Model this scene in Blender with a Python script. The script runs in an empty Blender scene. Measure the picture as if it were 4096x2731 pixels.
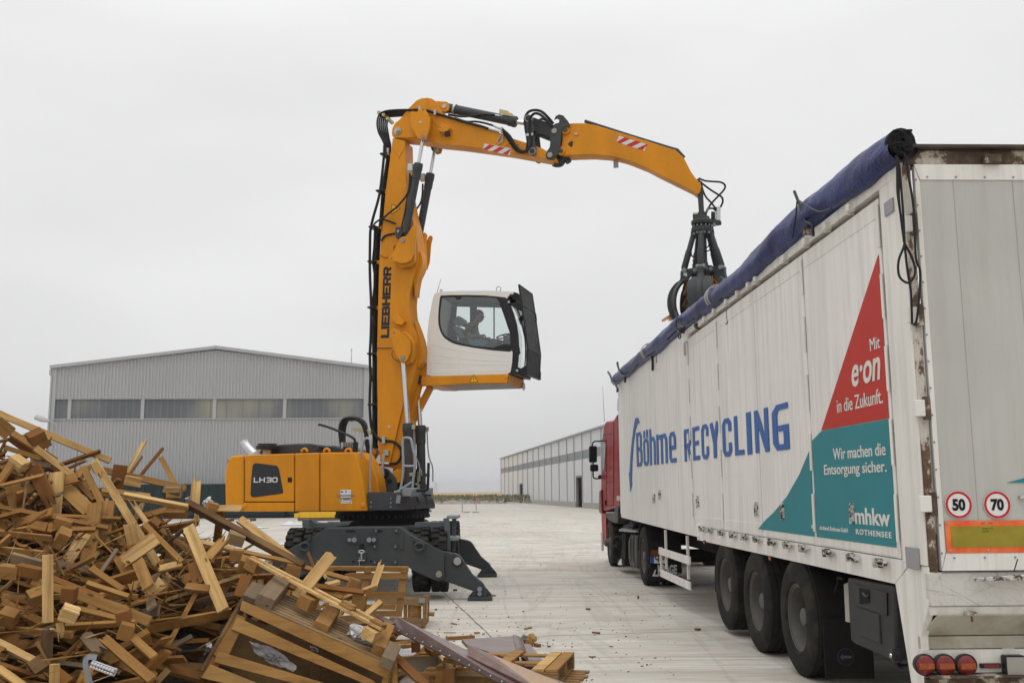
import bpy, bmesh, math, random
from mathutils import Vector, Matrix, Euler
V = Vector
sc = bpy.context.scene
FPX = 4096*35/36.0
PITCH = math.atan((1965-1365.5)/FPX)
CAMH = 1.68
cam_d = bpy.data.cameras.new('camera'); cam_d.lens = 35; cam_d.sensor_width = 36
cam_d.sensor_fit = 'HORIZONTAL'; cam_d.clip_start = .05; cam_d.clip_end = 6000
cam = bpy.data.objects.new('camera', cam_d); sc.collection.objects.link(cam)
CR = (Matrix.Rotation(math.pi/2+PITCH, 3, 'X') @ Matrix.Rotation(math.radians(-.4), 3, 'Z'))
cam.matrix_world = Matrix.Translation((0, 0, CAMH)) @ CR.to_4x4()
sc.camera = cam
sc.view_settings.view_transform = 'Standard'; sc.view_settings.look = 'None'
sc.view_settings.exposure = 0.0; sc.view_settings.gamma = 1.0
sc.render.resolution_x = 1024; sc.render.resolution_y = 682
sc.render.engine = 'CYCLES'
try:
    sc.cycles.volume_bounces = 0; sc.cycles.max_bounces = 6; sc.cycles.transparent_max_bounces = 12
    sc.cycles.diffuse_bounces = 3; sc.cycles.glossy_bounces = 3
except Exception: pass
SUN_EL, SUN_ROT = math.radians(70), math.radians(215)
world = bpy.data.worlds.new("World"); sc.world = world; world.use_nodes = True
nt = world.node_tree; nt.nodes.clear()
wo = nt.nodes.new('ShaderNodeOutputWorld'); bg1 = nt.nodes.new('ShaderNodeBackground'); bg2 = nt.nodes.new('ShaderNodeBackground')
addw = nt.nodes.new('ShaderNodeAddShader')
sky = nt.nodes.new('ShaderNodeTexSky'); sky.sky_type = 'NISHITA'; sky.sun_disc = False
sky.sun_elevation = SUN_EL; sky.sun_rotation = SUN_ROT; sky.dust_density = 6; sky.air_density = 1
hs = nt.nodes.new('ShaderNodeHueSaturation'); hs.inputs['Saturation'].default_value = .12
nt.links.new(sky.outputs[0], hs.inputs['Color']); nt.links.new(hs.outputs[0], bg1.inputs[0]); bg1.inputs[1].default_value = .006
tc = nt.nodes.new('ShaderNodeTexCoord'); sx = nt.nodes.new('ShaderNodeSeparateXYZ')
nt.links.new(tc.outputs['Generated'], sx.inputs[0])
cr_ = nt.nodes.new('ShaderNodeValToRGB'); el = cr_.color_ramp.elements
el[0].position = 0.0; el[0].color = (.66, .66, .665, 1)
el[1].position = 1.0; el[1].color = (1.5, 1.5, 1.52, 1)
for p_, c_ in ((.06, .70), (.13, .745), (.24, .80), (.42, .84), (.62, 1.1)):
    e_ = el.new(p_); e_.color = (c_, c_, c_*1.008, 1)
nt.links.new(sx.outputs['Z'], cr_.inputs[0])
mp = nt.nodes.new('ShaderNodeMapping'); mp.inputs['Scale'].default_value = (1.2, 1.2, 3.5)
nz = nt.nodes.new('ShaderNodeTexNoise'); nz.inputs['Scale'].default_value = 1.6; nz.inputs['Detail'].default_value = 3
nt.links.new(tc.outputs['Generated'], mp.inputs[0]); nt.links.new(mp.outputs[0], nz.inputs['Vector'])
mr = nt.nodes.new('ShaderNodeMapRange'); mr.inputs['From Min'].default_value = .3; mr.inputs['From Max'].default_value = .7
mr.inputs['To Min'].default_value = .915; mr.inputs['To Max'].default_value = 1.05
nt.links.new(nz.outputs[0], mr.inputs[0])
vm = nt.nodes.new('ShaderNodeVectorMath'); vm.operation = 'SCALE'
nt.links.new(cr_.outputs[0], vm.inputs[0]); nt.links.new(mr.outputs[0], vm.inputs['Scale'])
nt.links.new(vm.outputs[0], bg2.inputs[0]); bg2.inputs[1].default_value = 1.02
nt.links.new(bg1.outputs[0], addw.inputs[0]); nt.links.new(bg2.outputs[0], addw.inputs[1]); nt.links.new(addw.outputs[0], wo.inputs[0])
sun_d = bpy.data.lights.new('sun', 'SUN'); sun_d.energy = .5; sun_d.angle = math.radians(30); sun_d.color = (1, .97, .93)
sun = bpy.data.objects.new('sun', sun_d); sc.collection.objects.link(sun)
sdir = V((math.sin(math.radians(200))*math.cos(SUN_EL), math.cos(math.radians(200))*math.cos(SUN_EL), math.sin(SUN_EL)))
sky.sun_rotation = math.radians(200)
sun.rotation_euler = sdir.to_track_quat('Z', 'Y').to_euler(); sun.location = (0, -5, 30)
CROPS = dict(A=(1400,350,900/2171), B=(2100,350,900/1485), C=(1400,900,800/1792), D=(850,1500,1200/1981), E=(0,1600,1000/1386),
 F=(800,2050,1550/2352), G=(2300,1400,1400/1649), H=(3200,500,896/630), I=(2300,1550,600/1045), J=(2800,2050,900/2072),
 K=(3400,2050,696/1603), L=(3100,500,996/1952), M=(2400,1100,900/2352), N=(1600,1400,850/1777), O=(1500,2150,900/2352),
 P=(150,1350,1400/2352), Q=(2600,700,350/915), S=(1420,1700,360/1344), U=(1700,1120,480/1711), V=(0,1600,600/1882),
 W=(0,2050,600/1381), X=(500,1850,600/1711), Y=(950,2150,700/1889), Z=(0,0,1.0), T=(0,0,4096/2352))
def px(c, x, y):
    o = CROPS[c]; return (o[0]+x*o[2], o[1]+y*o[2])
CAM = V((0, 0, CAMH))
def ray(p): return CR @ V(((p[0]-2048)/FPX, -(p[1]-1365.5)/FPX, -1))
def hit(p, P, n):
    d = ray(p); return CAM + d*((P-CAM).dot(n)/d.dot(n))
def onY(p, Y): return hit(p, V((0, Y, 0)), V((0, 1, 0)))
def onZ(p, z=0.): return hit(p, V((0, 0, z)), V((0, 0, 1)))
ORG = {}
def catmull(P, n=6):
    P = [V(p) for p in P]
    if len(P) < 3 or n <= 1: return P
    out = []
    Q = [P[0]*2-P[1]] + P + [P[-1]*2-P[-2]]
    for i in range(1, len(Q)-2):
        a, b, c, d = Q[i-1:i+3]
        for k in range(n):
            t = k/n
            out.append(.5*((2*b)+(c-a)*t+(2*a-5*b+4*c-d)*t*t+(3*b-a-3*c+d)*t**3))
    out.append(P[-1]); return out
def frame(d):
    d = d.normalized(); u = V((0, 0, 1)) if abs(d.z) < .9 else V((1, 0, 0))
    a = d.cross(u).normalized(); return a, a.cross(d).normalized()
class MB:
    def __init__(s): s.v = []; s.f = []; s.mi = []; s.cm = 0
    def add(s, vs, fs):
        o = len(s.v); s.v += [V(v) for v in vs]; s.f += [[i+o for i in f] for f in fs]; s.mi += [s.cm]*len(fs); return s
    def prism(s, pts, vec):
        n = len(pts); vec = V(vec)
        return s.add(list(pts)+[V(p)+vec for p in pts], [list(range(n)), list(range(2*n-1, n-1, -1))]+[[i, (i+1) % n, n+(i+1) % n, n+i] for i in range(n)])
    def boxf(s, c, a, b, d):
        c, a, b, d = V(c), V(a), V(b), V(d)
        vs = [c+a*i+b*j+d*k for i in (-1, 1) for j in (-1, 1) for k in (-1, 1)]
        return s.add(vs, [[0,1,3,2],[4,6,7,5],[0,4,5,1],[2,3,7,6],[0,2,6,4],[1,5,7,3]])
    def box(s, lo, hi):
        lo, hi = V(lo), V(hi); c = (lo+hi)/2; h = (hi-lo)/2
        return s.boxf(c, (h.x,0,0), (0,h.y,0), (0,0,h.z))
    def bar(s, p0, p1, w, t, up=None):
        p0, p1 = V(p0), V(p1); d = (p1-p0); a, b = frame(d)
        if up is not None:
            b = V(up); b = (b-d*(b.dot(d)/d.dot(d))).normalized(); a = d.normalized().cross(b)
        return s.boxf((p0+p1)/2, d/2, a*w/2, b*t/2)
    def cyl(s, p0, p1, r, r2=None, n=20, cap=True):
        p0, p1 = V(p0), V(p1); r2 = r if r2 is None else r2; a, b = frame(p1-p0)
        vs = []
        for p, q in ((p0, r), (p1, r2)):
            vs += [p+(a*math.cos(2*math.pi*i/n)+b*math.sin(2*math.pi*i/n))*q for i in range(n)]
        fs = [[i, (i+1) % n, n+(i+1) % n, n+i] for i in range(n)]
        if cap: fs += [list(range(n-1, -1, -1)), list(range(n, 2*n))]
        return s.add(vs, fs)
    def lathe(s, p0, ax, prof, n=32, closed=False):
        p0, ax = V(p0), V(ax).normalized(); a, b = frame(ax); vs = []; m = len(prof)
        for t, r in prof:
            vs += [p0+ax*t+(a*math.cos(2*math.pi*i/n)+b*math.sin(2*math.pi*i/n))*max(r, 1e-4) for i in range(n)]
        fs = []
        for j in range(m if closed else m-1):
            k = (j+1) % m
            fs += [[j*n+i, j*n+(i+1) % n, k*n+(i+1) % n, k*n+i] for i in range(n)]
        if not closed: fs += [list(range(n-1, -1, -1)), list(range((m-1)*n, m*n))]
        return s.add(vs, fs)
    def tube(s, pts, r, n=8, sm=6, cap=True):
        P = catmull(pts, sm); vs = []; a = None
        for i, p in enumerate(P):
            d = (P[min(i+1, len(P)-1)]-P[max(i-1, 0)])
            if d.length < 1e-9: d = V((0, 0, 1))
            d.normalize()
            if a is None: a, b = frame(d)
            else:
                a = (a-d*a.dot(d)); a = a.normalized() if a.length > 1e-6 else frame(d)[0]
            b = d.cross(a); rr = r(i/(len(P)-1)) if callable(r) else r
            vs += [p+(a*math.cos(2*math.pi*k/n)+b*math.sin(2*math.pi*k/n))*rr for k in range(n)]
        fs = [[i*n+k, i*n+(k+1) % n, (i+1)*n+(k+1) % n, (i+1)*n+k] for i in range(len(P)-1) for k in range(n)]
        if cap: fs += [list(range(n-1, -1, -1)), list(range(len(vs)-n, len(vs)))]
        return s.add(vs, fs)
    def ring(s, outer, inner, vec):
        n = len(outer); vec = V(vec); o = [V(p) for p in outer]; i_ = [V(p) for p in inner]
        vs = o+i_+[p+vec for p in o]+[p+vec for p in i_]; fs = []
        for k in range(n):
            q = (k+1) % n
            fs += [[k, q, n+q, n+k], [2*n+k, 3*n+k, 3*n+q, 2*n+q], [k, 2*n+k, 2*n+q, q], [n+k, n+q, 3*n+q, 3*n+k]]
        return s.add(vs, fs)
    def build(s, name, mats, parent=None, bevel=0, seg=2, ang=38, flat=False, local=False, recalc=True, origin=None, smooth_bevel=True):
        me = bpy.data.meshes.new(name)
        base = V((0, 0, 0))
        if origin is not None: base = V(origin)
        elif parent is not None and not local: base = ORG.get(parent.as_pointer(), V((0, 0, 0)))
        me.from_pydata([tuple(v-base) for v in s.v], [], s.f)
        mats = mats if isinstance(mats, (list, tuple)) else [mats]
        for m in mats: me.materials.append(m)
        if len(mats) > 1:
            for p, k in zip(me.polygons, s.mi): p.material_index = k
        if recalc:
            bm = bmesh.new(); bm.from_mesh(me); bmesh.ops.recalc_face_normals(bm, faces=bm.faces); bm.to_mesh(me); bm.free()
        if not flat:
            me.shade_smooth(); me.set_sharp_from_angle(angle=math.radians(ang))
        me.validate()
        o = bpy.data.objects.new(name, me); sc.collection.objects.link(o)
        if bevel:
            md = o.modifiers.new('bevel', 'BEVEL'); md.width = bevel; md.segments = seg; md.limit_method = 'ANGLE'
            md.angle_limit = math.radians(30); md.harden_normals = not flat
            md.use_clamp_overlap = True
        if parent is not None: o.parent = parent
        if origin is not None: o.location = base; ORG[o.as_pointer()] = base
        else: ORG[o.as_pointer()] = base
        return o
def thing(name, label, cat, loc=(0, 0, 0), group=None, rot=None):
    o = bpy.data.objects.new(name, None); sc.collection.objects.link(o); o.empty_display_size = .2
    o.location = loc; ORG[o.as_pointer()] = V(loc)
    if rot is not None: o.rotation_euler = rot
    return tag(o, label, cat, group)
def tag(o, label=None, cat=None, group=None, kind=None):
    if label: o['label'] = label
    if cat: o['category'] = cat
    if group: o['group'] = group
    if kind: o['kind'] = kind
    return o
def dup(o, parent=None):
    c = o.copy(); sc.collection.objects.link(c)
    if parent is not None: c.parent = parent
    for ch in list(o.children): dup(ch, c)
    return c
def resamp(poly, n):
    poly = [V(p) for p in poly]; L = [0]
    for i in range(len(poly)): L.append(L[-1]+(poly[(i+1) % len(poly)]-poly[i]).length)
    out = []
    for k in range(n):
        t = L[-1]*k/n; j = max(i for i in range(len(L)-1) if L[i] <= t+1e-9)
        a, b = poly[j], poly[(j+1) % len(poly)]; out.append(a.lerp(b, (t-L[j])/max(L[j+1]-L[j], 1e-9)))
    return out
def angsamp(poly, c, angs):
    out = []; c = V(c)
    for a in angs:
        d = V((math.cos(a), math.sin(a))); best = None
        for i in range(len(poly)):
            p, q = V(poly[i])-c, V(poly[(i+1) % len(poly)])-c; e = q-p
            den = d.x*e.y-d.y*e.x
            if abs(den) < 1e-9: continue
            t = (p.x*e.y-p.y*e.x)/den; u = (p.x*d.y-p.y*d.x)/den
            if t > 0 and -1e-6 <= u <= 1+1e-6 and (best is None or t > best): best = t
        out.append(tuple(c+d*(best or 0)))
    return out
def text_mesh(txt, width, height, bold=0.0, shear=0.0, depth=.003, space=1.0):
    """flat lettering in local x (reading) / y (up), scaled to a given size, returned as verts+faces"""
    cu = bpy.data.curves.new('lettering', 'FONT'); cu.body = txt; cu.size = 1; cu.offset = bold; cu.shear = shear
    cu.space_character = space; cu.resolution_u = 4; cu.fill_mode = 'BOTH'; cu.extrude = .01
    o = bpy.data.objects.new('tmp', cu); sc.collection.objects.link(o)
    bpy.context.view_layer.update()
    dg = bpy.context.evaluated_depsgraph_get(); me = bpy.data.meshes.new_from_object(o.evaluated_get(dg))
    vs = [v.co.copy() for v in me.vertices]; fs = [list(p.vertices) for p in me.polygons]
    bpy.data.objects.remove(o); bpy.data.curves.remove(cu); bpy.data.meshes.remove(me)
    x0, x1 = min(v.x for v in vs), max(v.x for v in vs); y0, y1 = min(v.y for v in vs), max(v.y for v in vs)
    vs = [V(((v.x-x0)/(x1-x0)*width, (v.y-y0)/(y1-y0)*height, (v.z+.01)/.02*depth)) for v in vs]
    return vs, fs
def put_text(mb, txt, P, ux, uy, width, height, **k):
    """P = lower-left corner, ux reading direction, uy up, both unit"""
    vs, fs = text_mesh(txt, width, height, **k); ux, uy = V(ux), V(uy); n = ux.cross(uy)
    mb.add([V(P)+ux*v.x+uy*v.y+n*v.z for v in vs], fs)
MATS = {}
class NT:
    def __init__(s, name):
        s.m = bpy.data.materials.new(name); s.m.use_nodes = True; s.t = s.m.node_tree
        s.b = s.t.nodes['Principled BSDF']; s.o = s.t.nodes['Material Output']; s.c = None
    def n(s, typ, **k):
        nd = s.t.nodes.new(typ)
        for a, b in k.items():
            if a in nd.inputs: nd.inputs[a].default_value = b
            else: setattr(nd, a, b)
        return nd
    def l(s, a, b): s.t.links.new(a, b)
    def coord(s, scale=(1, 1, 1), kind='Object', rot=None, loc_rand=False):
        if s.c is None: s.c = s.n('ShaderNodeTexCoord')
        m = s.n('ShaderNodeMapping'); m.inputs['Scale'].default_value = scale; s.l(s.c.outputs[kind], m.inputs[0])
        if rot: m.inputs['Rotation'].default_value = rot
        if loc_rand:
            oi = s.n('ShaderNodeObjectInfo'); vm = s.n('ShaderNodeVectorMath', operation='SCALE'); cb = s.n('ShaderNodeCombineXYZ')
            s.l(oi.outputs['Random'], cb.inputs[0]); s.l(oi.outputs['Random'], cb.inputs[2]); s.l(cb.outputs[0], vm.inputs[0]); vm.inputs['Scale'].default_value = 37.
            s.l(vm.outputs[0], m.inputs['Location'])
        return m.outputs[0]
    def rcoord(s, scale, rot):
        m = s.n('ShaderNodeMapping', vector_type='TEXTURE'); m.inputs['Scale'].default_value = [1/x for x in scale]; m.inputs['Rotation'].default_value = rot
        if s.c is None: s.c = s.n('ShaderNodeTexCoord')
        s.l(s.c.outputs['Object'], m.inputs[0]); return m.outputs[0]
    def noise(s, scale, detail=4, rough=.5, vec=None, dist=0):
        nd = s.n('ShaderNodeTexNoise', Scale=scale, Detail=detail, Roughness=rough, Distortion=dist)
        s.l(vec if vec is not None else s.coord(), nd.inputs['Vector']); return nd.outputs[0]
    def ramp(s, fac, stops):
        r = s.n('ShaderNodeValToRGB'); e = r.color_ramp.elements
        while len(e) < len(stops): e.new(.5)
        for x, (p, c) in zip(e, stops):
            x.position = p; x.color = (*c, 1) if len(c) == 3 else c
        s.l(fac, r.inputs[0]); return r.outputs[0]
    def gr(s, fac, a, b, lo=0., hi=1.):
        r = s.n('ShaderNodeMapRange'); r.inputs['From Min'].default_value = a; r.inputs['From Max'].default_value = b
        r.inputs['To Min'].default_value = lo; r.inputs['To Max'].default_value = hi; s.l(fac, r.inputs[0]); return r.outputs[0]
    def mix(s, fac, a, b, mode='MIX'):
        m = s.n('ShaderNodeMix', data_type='RGBA', blend_type=mode)
        for i, v in ((0, fac), (6, a), (7, b)):
            if hasattr(v, 'links') or hasattr(v, 'is_output'): s.l(v, m.inputs[i])
            elif i == 0: m.inputs[i].default_value = v
            else: m.inputs[i].default_value = (*v, 1) if len(v) == 3 else v
        return m.outputs[2]
    def math(s, op, a, b=0.):
        m = s.n('ShaderNodeMath', operation=op)
        for i, v in ((0, a), (1, b)):
            if hasattr(v, 'is_output'): s.l(v, m.inputs[i])
            else: m.inputs[i].default_value = v
        return m.outputs[0]
    def set(s, col=None, rough=None, metal=None, bump=None, bd=.02, bs=.5, spec=None):
        for nm, v in (('Base Color', col), ('Roughness', rough), ('Metallic', metal), ('Specular IOR Level', spec)):
            if v is None: continue
            if hasattr(v, 'is_output'): s.l(v, s.b.inputs[nm])
            else: s.b.inputs[nm].default_value = (*v, 1) if isinstance(v, tuple) else v
        if bump is not None:
            b = s.n('ShaderNodeBump'); b.inputs['Distance'].default_value = bd; b.inputs['Strength'].default_value = bs
            s.l(bump, b.inputs['Height']); s.l(b.outputs[0], s.b.inputs['Normal'])
        return s.m
def paint(name, col, rough=.4, dirt=(.12, .1, .08), amt=.25, scale=3., metal=0, bump=.0, streak=1., spec=.22):
    t = NT(name); v = t.coord((1, 1, 1/streak)); n1 = t.noise(scale, 6, .6, v); n2 = t.noise(scale*9, 3, .6)
    f = t.math('MULTIPLY', t.gr(n1, .45, .8), amt); f2 = t.math('MULTIPLY', t.gr(n2, .5, .8), amt*.5)
    c = t.mix(f, col, dirt); c = t.mix(f2, c, tuple(x*.75 for x in col))
    return t.set(c, t.gr(n1, .3, .7, rough*.85, min(1, rough*1.25)), metal, n2 if bump else None, .004, bump, spec=spec)
YEL = paint('yellow_paint', (.66, .255, .006), .40, (.26, .10, .012), .6, 1.3, bump=.15, streak=2.5)
GRYM = paint('grey_machine_paint', (.046, .051, .055), .5, (.12, .105, .09), .3, 2.2, bump=.2)
GRYL = paint('light_grey_metal', (.24, .26, .28), .45, (.12, .12, .12), .4, 3)
BLK = paint('black_rubber_hose', (.012, .012, .013), .45, (.05, .045, .04), .3, 6)
BLKP = paint('black_plastic', (.016, .016, .018), .35, (.05, .05, .05), .3, 4)
CHROME = paint('chrome_rod', (.62, .63, .65), .16, (.5, .5, .5), .1, 5, metal=1)
ZINC = paint('zinc_metal', (.45, .46, .47), .4, (.25, .24, .22), .4, 12, metal=.8)
BRASS = paint('passivated_zinc', (.45, .40, .22), .35, (.25, .2, .1), .3, 14, metal=.8)
DARK = paint('dark_interior', (.012, .012, .013), .8, (.02, .02, .02), .2, 3)
WHT = paint('white_cab_paint', (.74, .715, .67), .3, (.5, .47, .42), .2, 1.5)
RUB = paint('tyre_rubber', (.017, .016, .015), .8, (.10, .085, .065), .6, 4, bump=.6, spec=.12)
REDP = paint('red_truck_paint', (.25, .005, .006), .32, (.15, .01, .01), .3, 2, spec=.08)
def plain(name, col, rough=.5, metal=0, amt=.2, scale=8): return paint(name, col, rough, tuple(x*.6 for x in col), amt, scale, metal)
def glass_mat(name, tint, refl=.1, rough=.02):
    t = NT(name); t.t.nodes.remove(t.b); tr = t.n('ShaderNodeBsdfTransparent'); tr.inputs[0].default_value = (*tint, 1)
    gl = t.n('ShaderNodeBsdfGlossy'); gl.inputs['Roughness'].default_value = rough; lw = t.n('ShaderNodeLayerWeight'); lw.inputs[0].default_value = .35
    f = t.gr(lw.outputs[0], 0, 1, refl, .9); mx = t.n('ShaderNodeMixShader'); t.l(f, mx.inputs[0]); t.l(tr.outputs[0], mx.inputs[1]); t.l(gl.outputs[0], mx.inputs[2])
    t.l(mx.outputs[0], t.o.inputs[0]); return t.m
GLASS = glass_mat('cab_glass', (.86, .92, .91), .04)
def lens(name, col): 
    t = NT(name); n = t.noise(60, 2); return t.set(t.mix(t.gr(n, .4, .7), col, tuple(x*.6 for x in col)), .18)

GLY = {
 'R': [[(0,0),(0,1),(.8,1),(1,.9),(1,.58),(.8,.48),(0,.48)], [(.55,.48),(1,0)]], 'E': [[(1,1),(0,1),(0,0),(1,0)], [(0,.51),(.85,.51)]],
 'C': [[(1,.74),(1,.9),(.78,1),(.22,1),(0,.88),(0,.12),(.22,0),(.78,0),(1,.1),(1,.26)]], 'Y': [[(0,1),(.5,.42)], [(1,1),(.5,.42),(.5,0)]],
 'L': [[(0,1),(0,0),(1,0)]], 'I': [[(.5,0),(.5,1)]], 'N': [[(0,0),(0,1)], [(0,1),(1,0)], [(1,0),(1,1)]],
 'G': [[(1,1),(.3,1),(0,.86),(0,.14),(.22,0),(1,0),(1,.47),(.55,.47)]], 'H': [[(0,0),(0,1)], [(1,0),(1,1)], [(0,.51),(1,.51)]],
 'B': [[(0,.5),(0,1),(.75,1),(.95,.9),(.95,.6),(.75,.51),(0,.51)], [(.7,.51),(1,.42),(1,.1),(.8,0),(0,0),(0,.5)]],
 '3': [[(0,1),(.8,1),(1,.9),(1,.6),(.8,.5),(.25,.5)], [(.8,.5),(1,.42),(1,.1),(.8,0),(0,0)]], '0': [[(.2,0),(0,.12),(0,.88),(.2,1),(.8,1),(1,.88),(1,.12),(.8,0),(.2,0)]],
 'o': [[(.2,0),(0,.1),(0,.66),(.2,.74),(.8,.74),(1,.66),(1,.1),(.8,0),(.2,0)]], 'ö': [[(.2,0),(0,.1),(0,.66),(.2,.74),(.8,.74),(1,.66),(1,.1),(.8,0),(.2,0)], [(.1,.88),(.1,1.0)], [(.9,.88),(.9,1.0)]],
 'h': [[(0,0),(0,1)], [(0,.74),(.75,.74),(1,.62),(1,0)]], 'm': [[(0,0),(0,.78)], [(0,.74),(.42,.74),(.5,.62),(.5,0)], [(.5,.74),(.88,.74),(1,.62),(1,0)]],
 'e': [[(.05,.36),(1,.36),(1,.62),(.8,.74),(.2,.74),(0,.64),(0,.1),(.2,0),(1,0)]], 'n': [[(0,0),(0,.78)], [(0,.74),(.75,.74),(1,.62),(1,0)]],
 '·': [[(.3,.28),(.3,.48)]]}
WID = {'I': .02, 'm': 1.55, '·': .35, 'L': .85}
def block_text(mb, txt, P, ux, uy, width, height, tv=.26, th=.13, gap=.34, shear=0., depth=.004):
    """tv/th = stroke thickness of vertical / horizontal strokes as fractions of letter width / height"""
    ws = [WID.get(c, 1.) if c != ' ' else .5 for c in txt]; tot = sum(ws)+(gap+tv)*(len(txt)-1)+tv; k = width/tot
    P, ux, uy = V(P), V(ux), V(uy); n = ux.cross(uy); x0 = tv/2; hh = 1-th
    for q, (c, w) in enumerate(zip(txt, ws)):
        for pi, pl in enumerate(GLY.get(c, [])):
            pts = [V((x0+(a*w if w > .05 else 0), b)) for a, b in pl]; m = len(pts); closed = (pts[0]-pts[-1]).length < 1e-6
            if closed: pts = pts[:-1]; m -= 1
            L_, R_ = [], []
            for i in range(m):
                dirs = []
                if closed or i > 0: dirs.append((pts[i]-pts[i-1]))
                if closed or i < m-1: dirs.append((pts[(i+1) % m]-pts[i]))
                dd = [V((d.x*1.0, d.y*1.9)).normalized() for d in dirs]; nn = sum((V((-d.y, d.x)) for d in dd), V((0, 0))); nn.normalize()
                f = 1/max(.5, nn.dot(V((-dd[0].y, dd[0].x)))); o = V((nn.x*tv/2*f, nn.y*th/2*f))
                L_.append(pts[i]+o); R_.append(pts[i]-o)
            if not closed:
                for e, j in ((0, 1), (m-1, m-2)):
                    d = pts[e]-pts[j]; d.normalize()
                    if abs(d.x) > .9: ex = V((d.x*tv/2, 0))
                    elif abs(d.y) > .5: ex = V((0, d.y*th/2))
                    else: ex = V((0, 0))
                    if c == '·': ex = V((0, 0))
                    L_[e] += ex; R_[e] += ex
            def w3(v, z): return P+ux*((v.x+shear*v.y)*k)+uy*((th/2+v.y*hh)*height)+n*z
            zo = pi*.0004+(q % 2)*.0002; vs = []
            for a, b in zip(L_, R_): vs += [w3(a, zo), w3(b, zo), w3(a, depth+zo), w3(b, depth+zo)]
            cnt = m if closed else m-1; fs = []
            for i in range(cnt):
                a = 4*i; b = 4*((i+1) % m); fs += [[a+2, a+3, b+3, b+2], [a, b, b+1, a+1], [a, a+2, b+2, b], [a+1, b+1, b+3, a+3]]
            if not closed: fs += [[0, 1, 3, 2], [4*m-4, 4*m-2, 4*m-1, 4*m-3]]
            mb.add(vs, fs)
        x0 += w+gap+tv
def concrete():
    t = NT('concrete_yard'); a = math.radians(9.9)
    v = t.coord((1, 1, 1), rot=(0, 0, -a)); sp = t.n('ShaderNodeSeparateXYZ'); t.l(v, sp.inputs[0])
    big = t.noise(.09, 4, .55, v); mid = t.noise(.55, 6, .65, v, .6)
    st = t.coord((.22, 3.2, 1), rot=(0, 0, -a)); s1 = t.noise(1.0, 5, .62, st, .8)
    st2 = t.coord((1.2, 26, 1), rot=(0, 0, -a+.05)); s2 = t.noise(1.0, 4, .6, st2)
    fine = t.noise(38, 3, .7, v); sand = t.noise(220, 2, .6, v)
    c = t.ramp(s1, [(.30, (.31, .285, .24)), (.43, (.49, .46, .40)), (.56, (.59, .555, .49)), (.70, (.72, .695, .64))])
    c = t.mix(t.gr(mid, .48, .70, 0, .55), c, (.40, .31, .205))
    c = t.mix(t.gr(big, .42, .62, 0, .5), c, (.58, .555, .50))
    c = t.mix(t.gr(s2, .50, .70, 0, .6), c, (.22, .20, .165))
    pat = t.noise(.32, 5, .6, t.coord((1, 2.2, 1), rot=(0, 0, -a-.1)), 1.2)
    c = t.mix(t.gr(pat, .55, .66, 0, .55), c, (.29, .26, .21))
    tr = t.noise(1., 4, .6, t.coord((.9, .07, 1), rot=(0, 0, .25)), 1.6); c = t.mix(t.gr(t.math('ABSOLUTE', t.math('SUBTRACT', tr, .5)), 0, .03, .22, 0), c, (.17, .155, .135))
    c = t.mix(t.gr(fine, .62, .76, 0, .35), c, (.14, .12, .10))
    c = t.mix(t.gr(sand, .4, .7, 0, .22), c, (.23, .21, .18))
    wob = t.math('MULTIPLY', t.noise(1.1, 4, .6, v), .16)
    tot = None
    for ax, per, off, w in (('X', 6.1, 1.85, .011), ('Y', 4.2, 3.48, .013)):
        q = t.math('ADD', t.math('SUBTRACT', sp.outputs[ax], off), t.math('MULTIPLY', wob, .5))
        fr = t.math('FRACT', t.math('DIVIDE', q, per)); d = t.math('MULTIPLY', t.math('MINIMUM', fr, t.math('SUBTRACT', 1., fr)), per)
        lw = t.gr(t.noise(3., 3, .6, v), .3, .7, w*.5, w*1.7)
        m = t.math('LESS_THAN', d, lw); tot = m if tot is None else t.math('MAXIMUM', tot, m)
    c = t.mix(t.math('MULTIPLY', tot, .8), c, (.075, .068, .058))
    h = t.math('SUBTRACT', t.math('ADD', t.math('MULTIPLY', fine, .5), t.math('MULTIPLY', s2, .6)), tot)
    return t.set(c, t.gr(s1, .3, .7, .62, .9), 0, h, .006, .35)
m = MB(); m.add([(-260, -40, 0), (300, -40, 0), (300, 141, 0), (-260, 141, 0)], [[0, 1, 2, 3]])
for yy in (141,):
    m.add([(-260, 141, 0), (300, 141, 0), (300, 330, -.02), (-260, 330, -.02)], [[0, 1, 2, 3]])
yard = m.build('concrete_yard', concrete(), recalc=False); tag(yard, kind='structure', label='pale worn concrete yard with saw-cut joints')
def earth():
    t = NT('field_soil'); n = t.noise(.05, 5, .6); n2 = t.noise(.9, 5, .7, t.coord((1, .15, 1)))
    c = t.ramp(n2, [(.35, (.27, .19, .085)), (.6, (.36, .265, .125))]); return t.set(t.mix(t.gr(n, .45, .6, 0, .6), c, (.22, .19, .09)), .95)
m = MB(); N_ = 40
rows = [(331, -.05), (340, -.3), (2500, -20)]
m.add([(-2500, -200, -.06), (2500, -200, -.06), (2500, 2600, -.06), (-2500, 2600, -.06)], [[0, 1, 2, 3]])
tag(m.build('ground', earth(), recalc=False), kind='structure', label='flat earth plain around the concrete yard')
rnd = random.Random(5)
m = MB(); xs = [-260+i*1.25 for i in range(0, 208)]
prof = [(0, .004), (.9, .32), (1.7, .42), (3.2, .72), (5.5, .86), (9, .9), (40, .95), (160, 1.05), (700, 1.4)]
grid = []
for i, x in enumerate(xs):
    j = rnd.uniform(-.6, .6); row = []
    for k, (dy, z) in enumerate(prof):
        e = rnd.uniform(-.12, .16) if 0 < k < 6 else 0
        row.append(V((x, 139.5+j*(k < 5)+dy, z+e)))
    grid.append(row)
P_ = len(prof); m.v = [v for r in grid for v in r]
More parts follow.
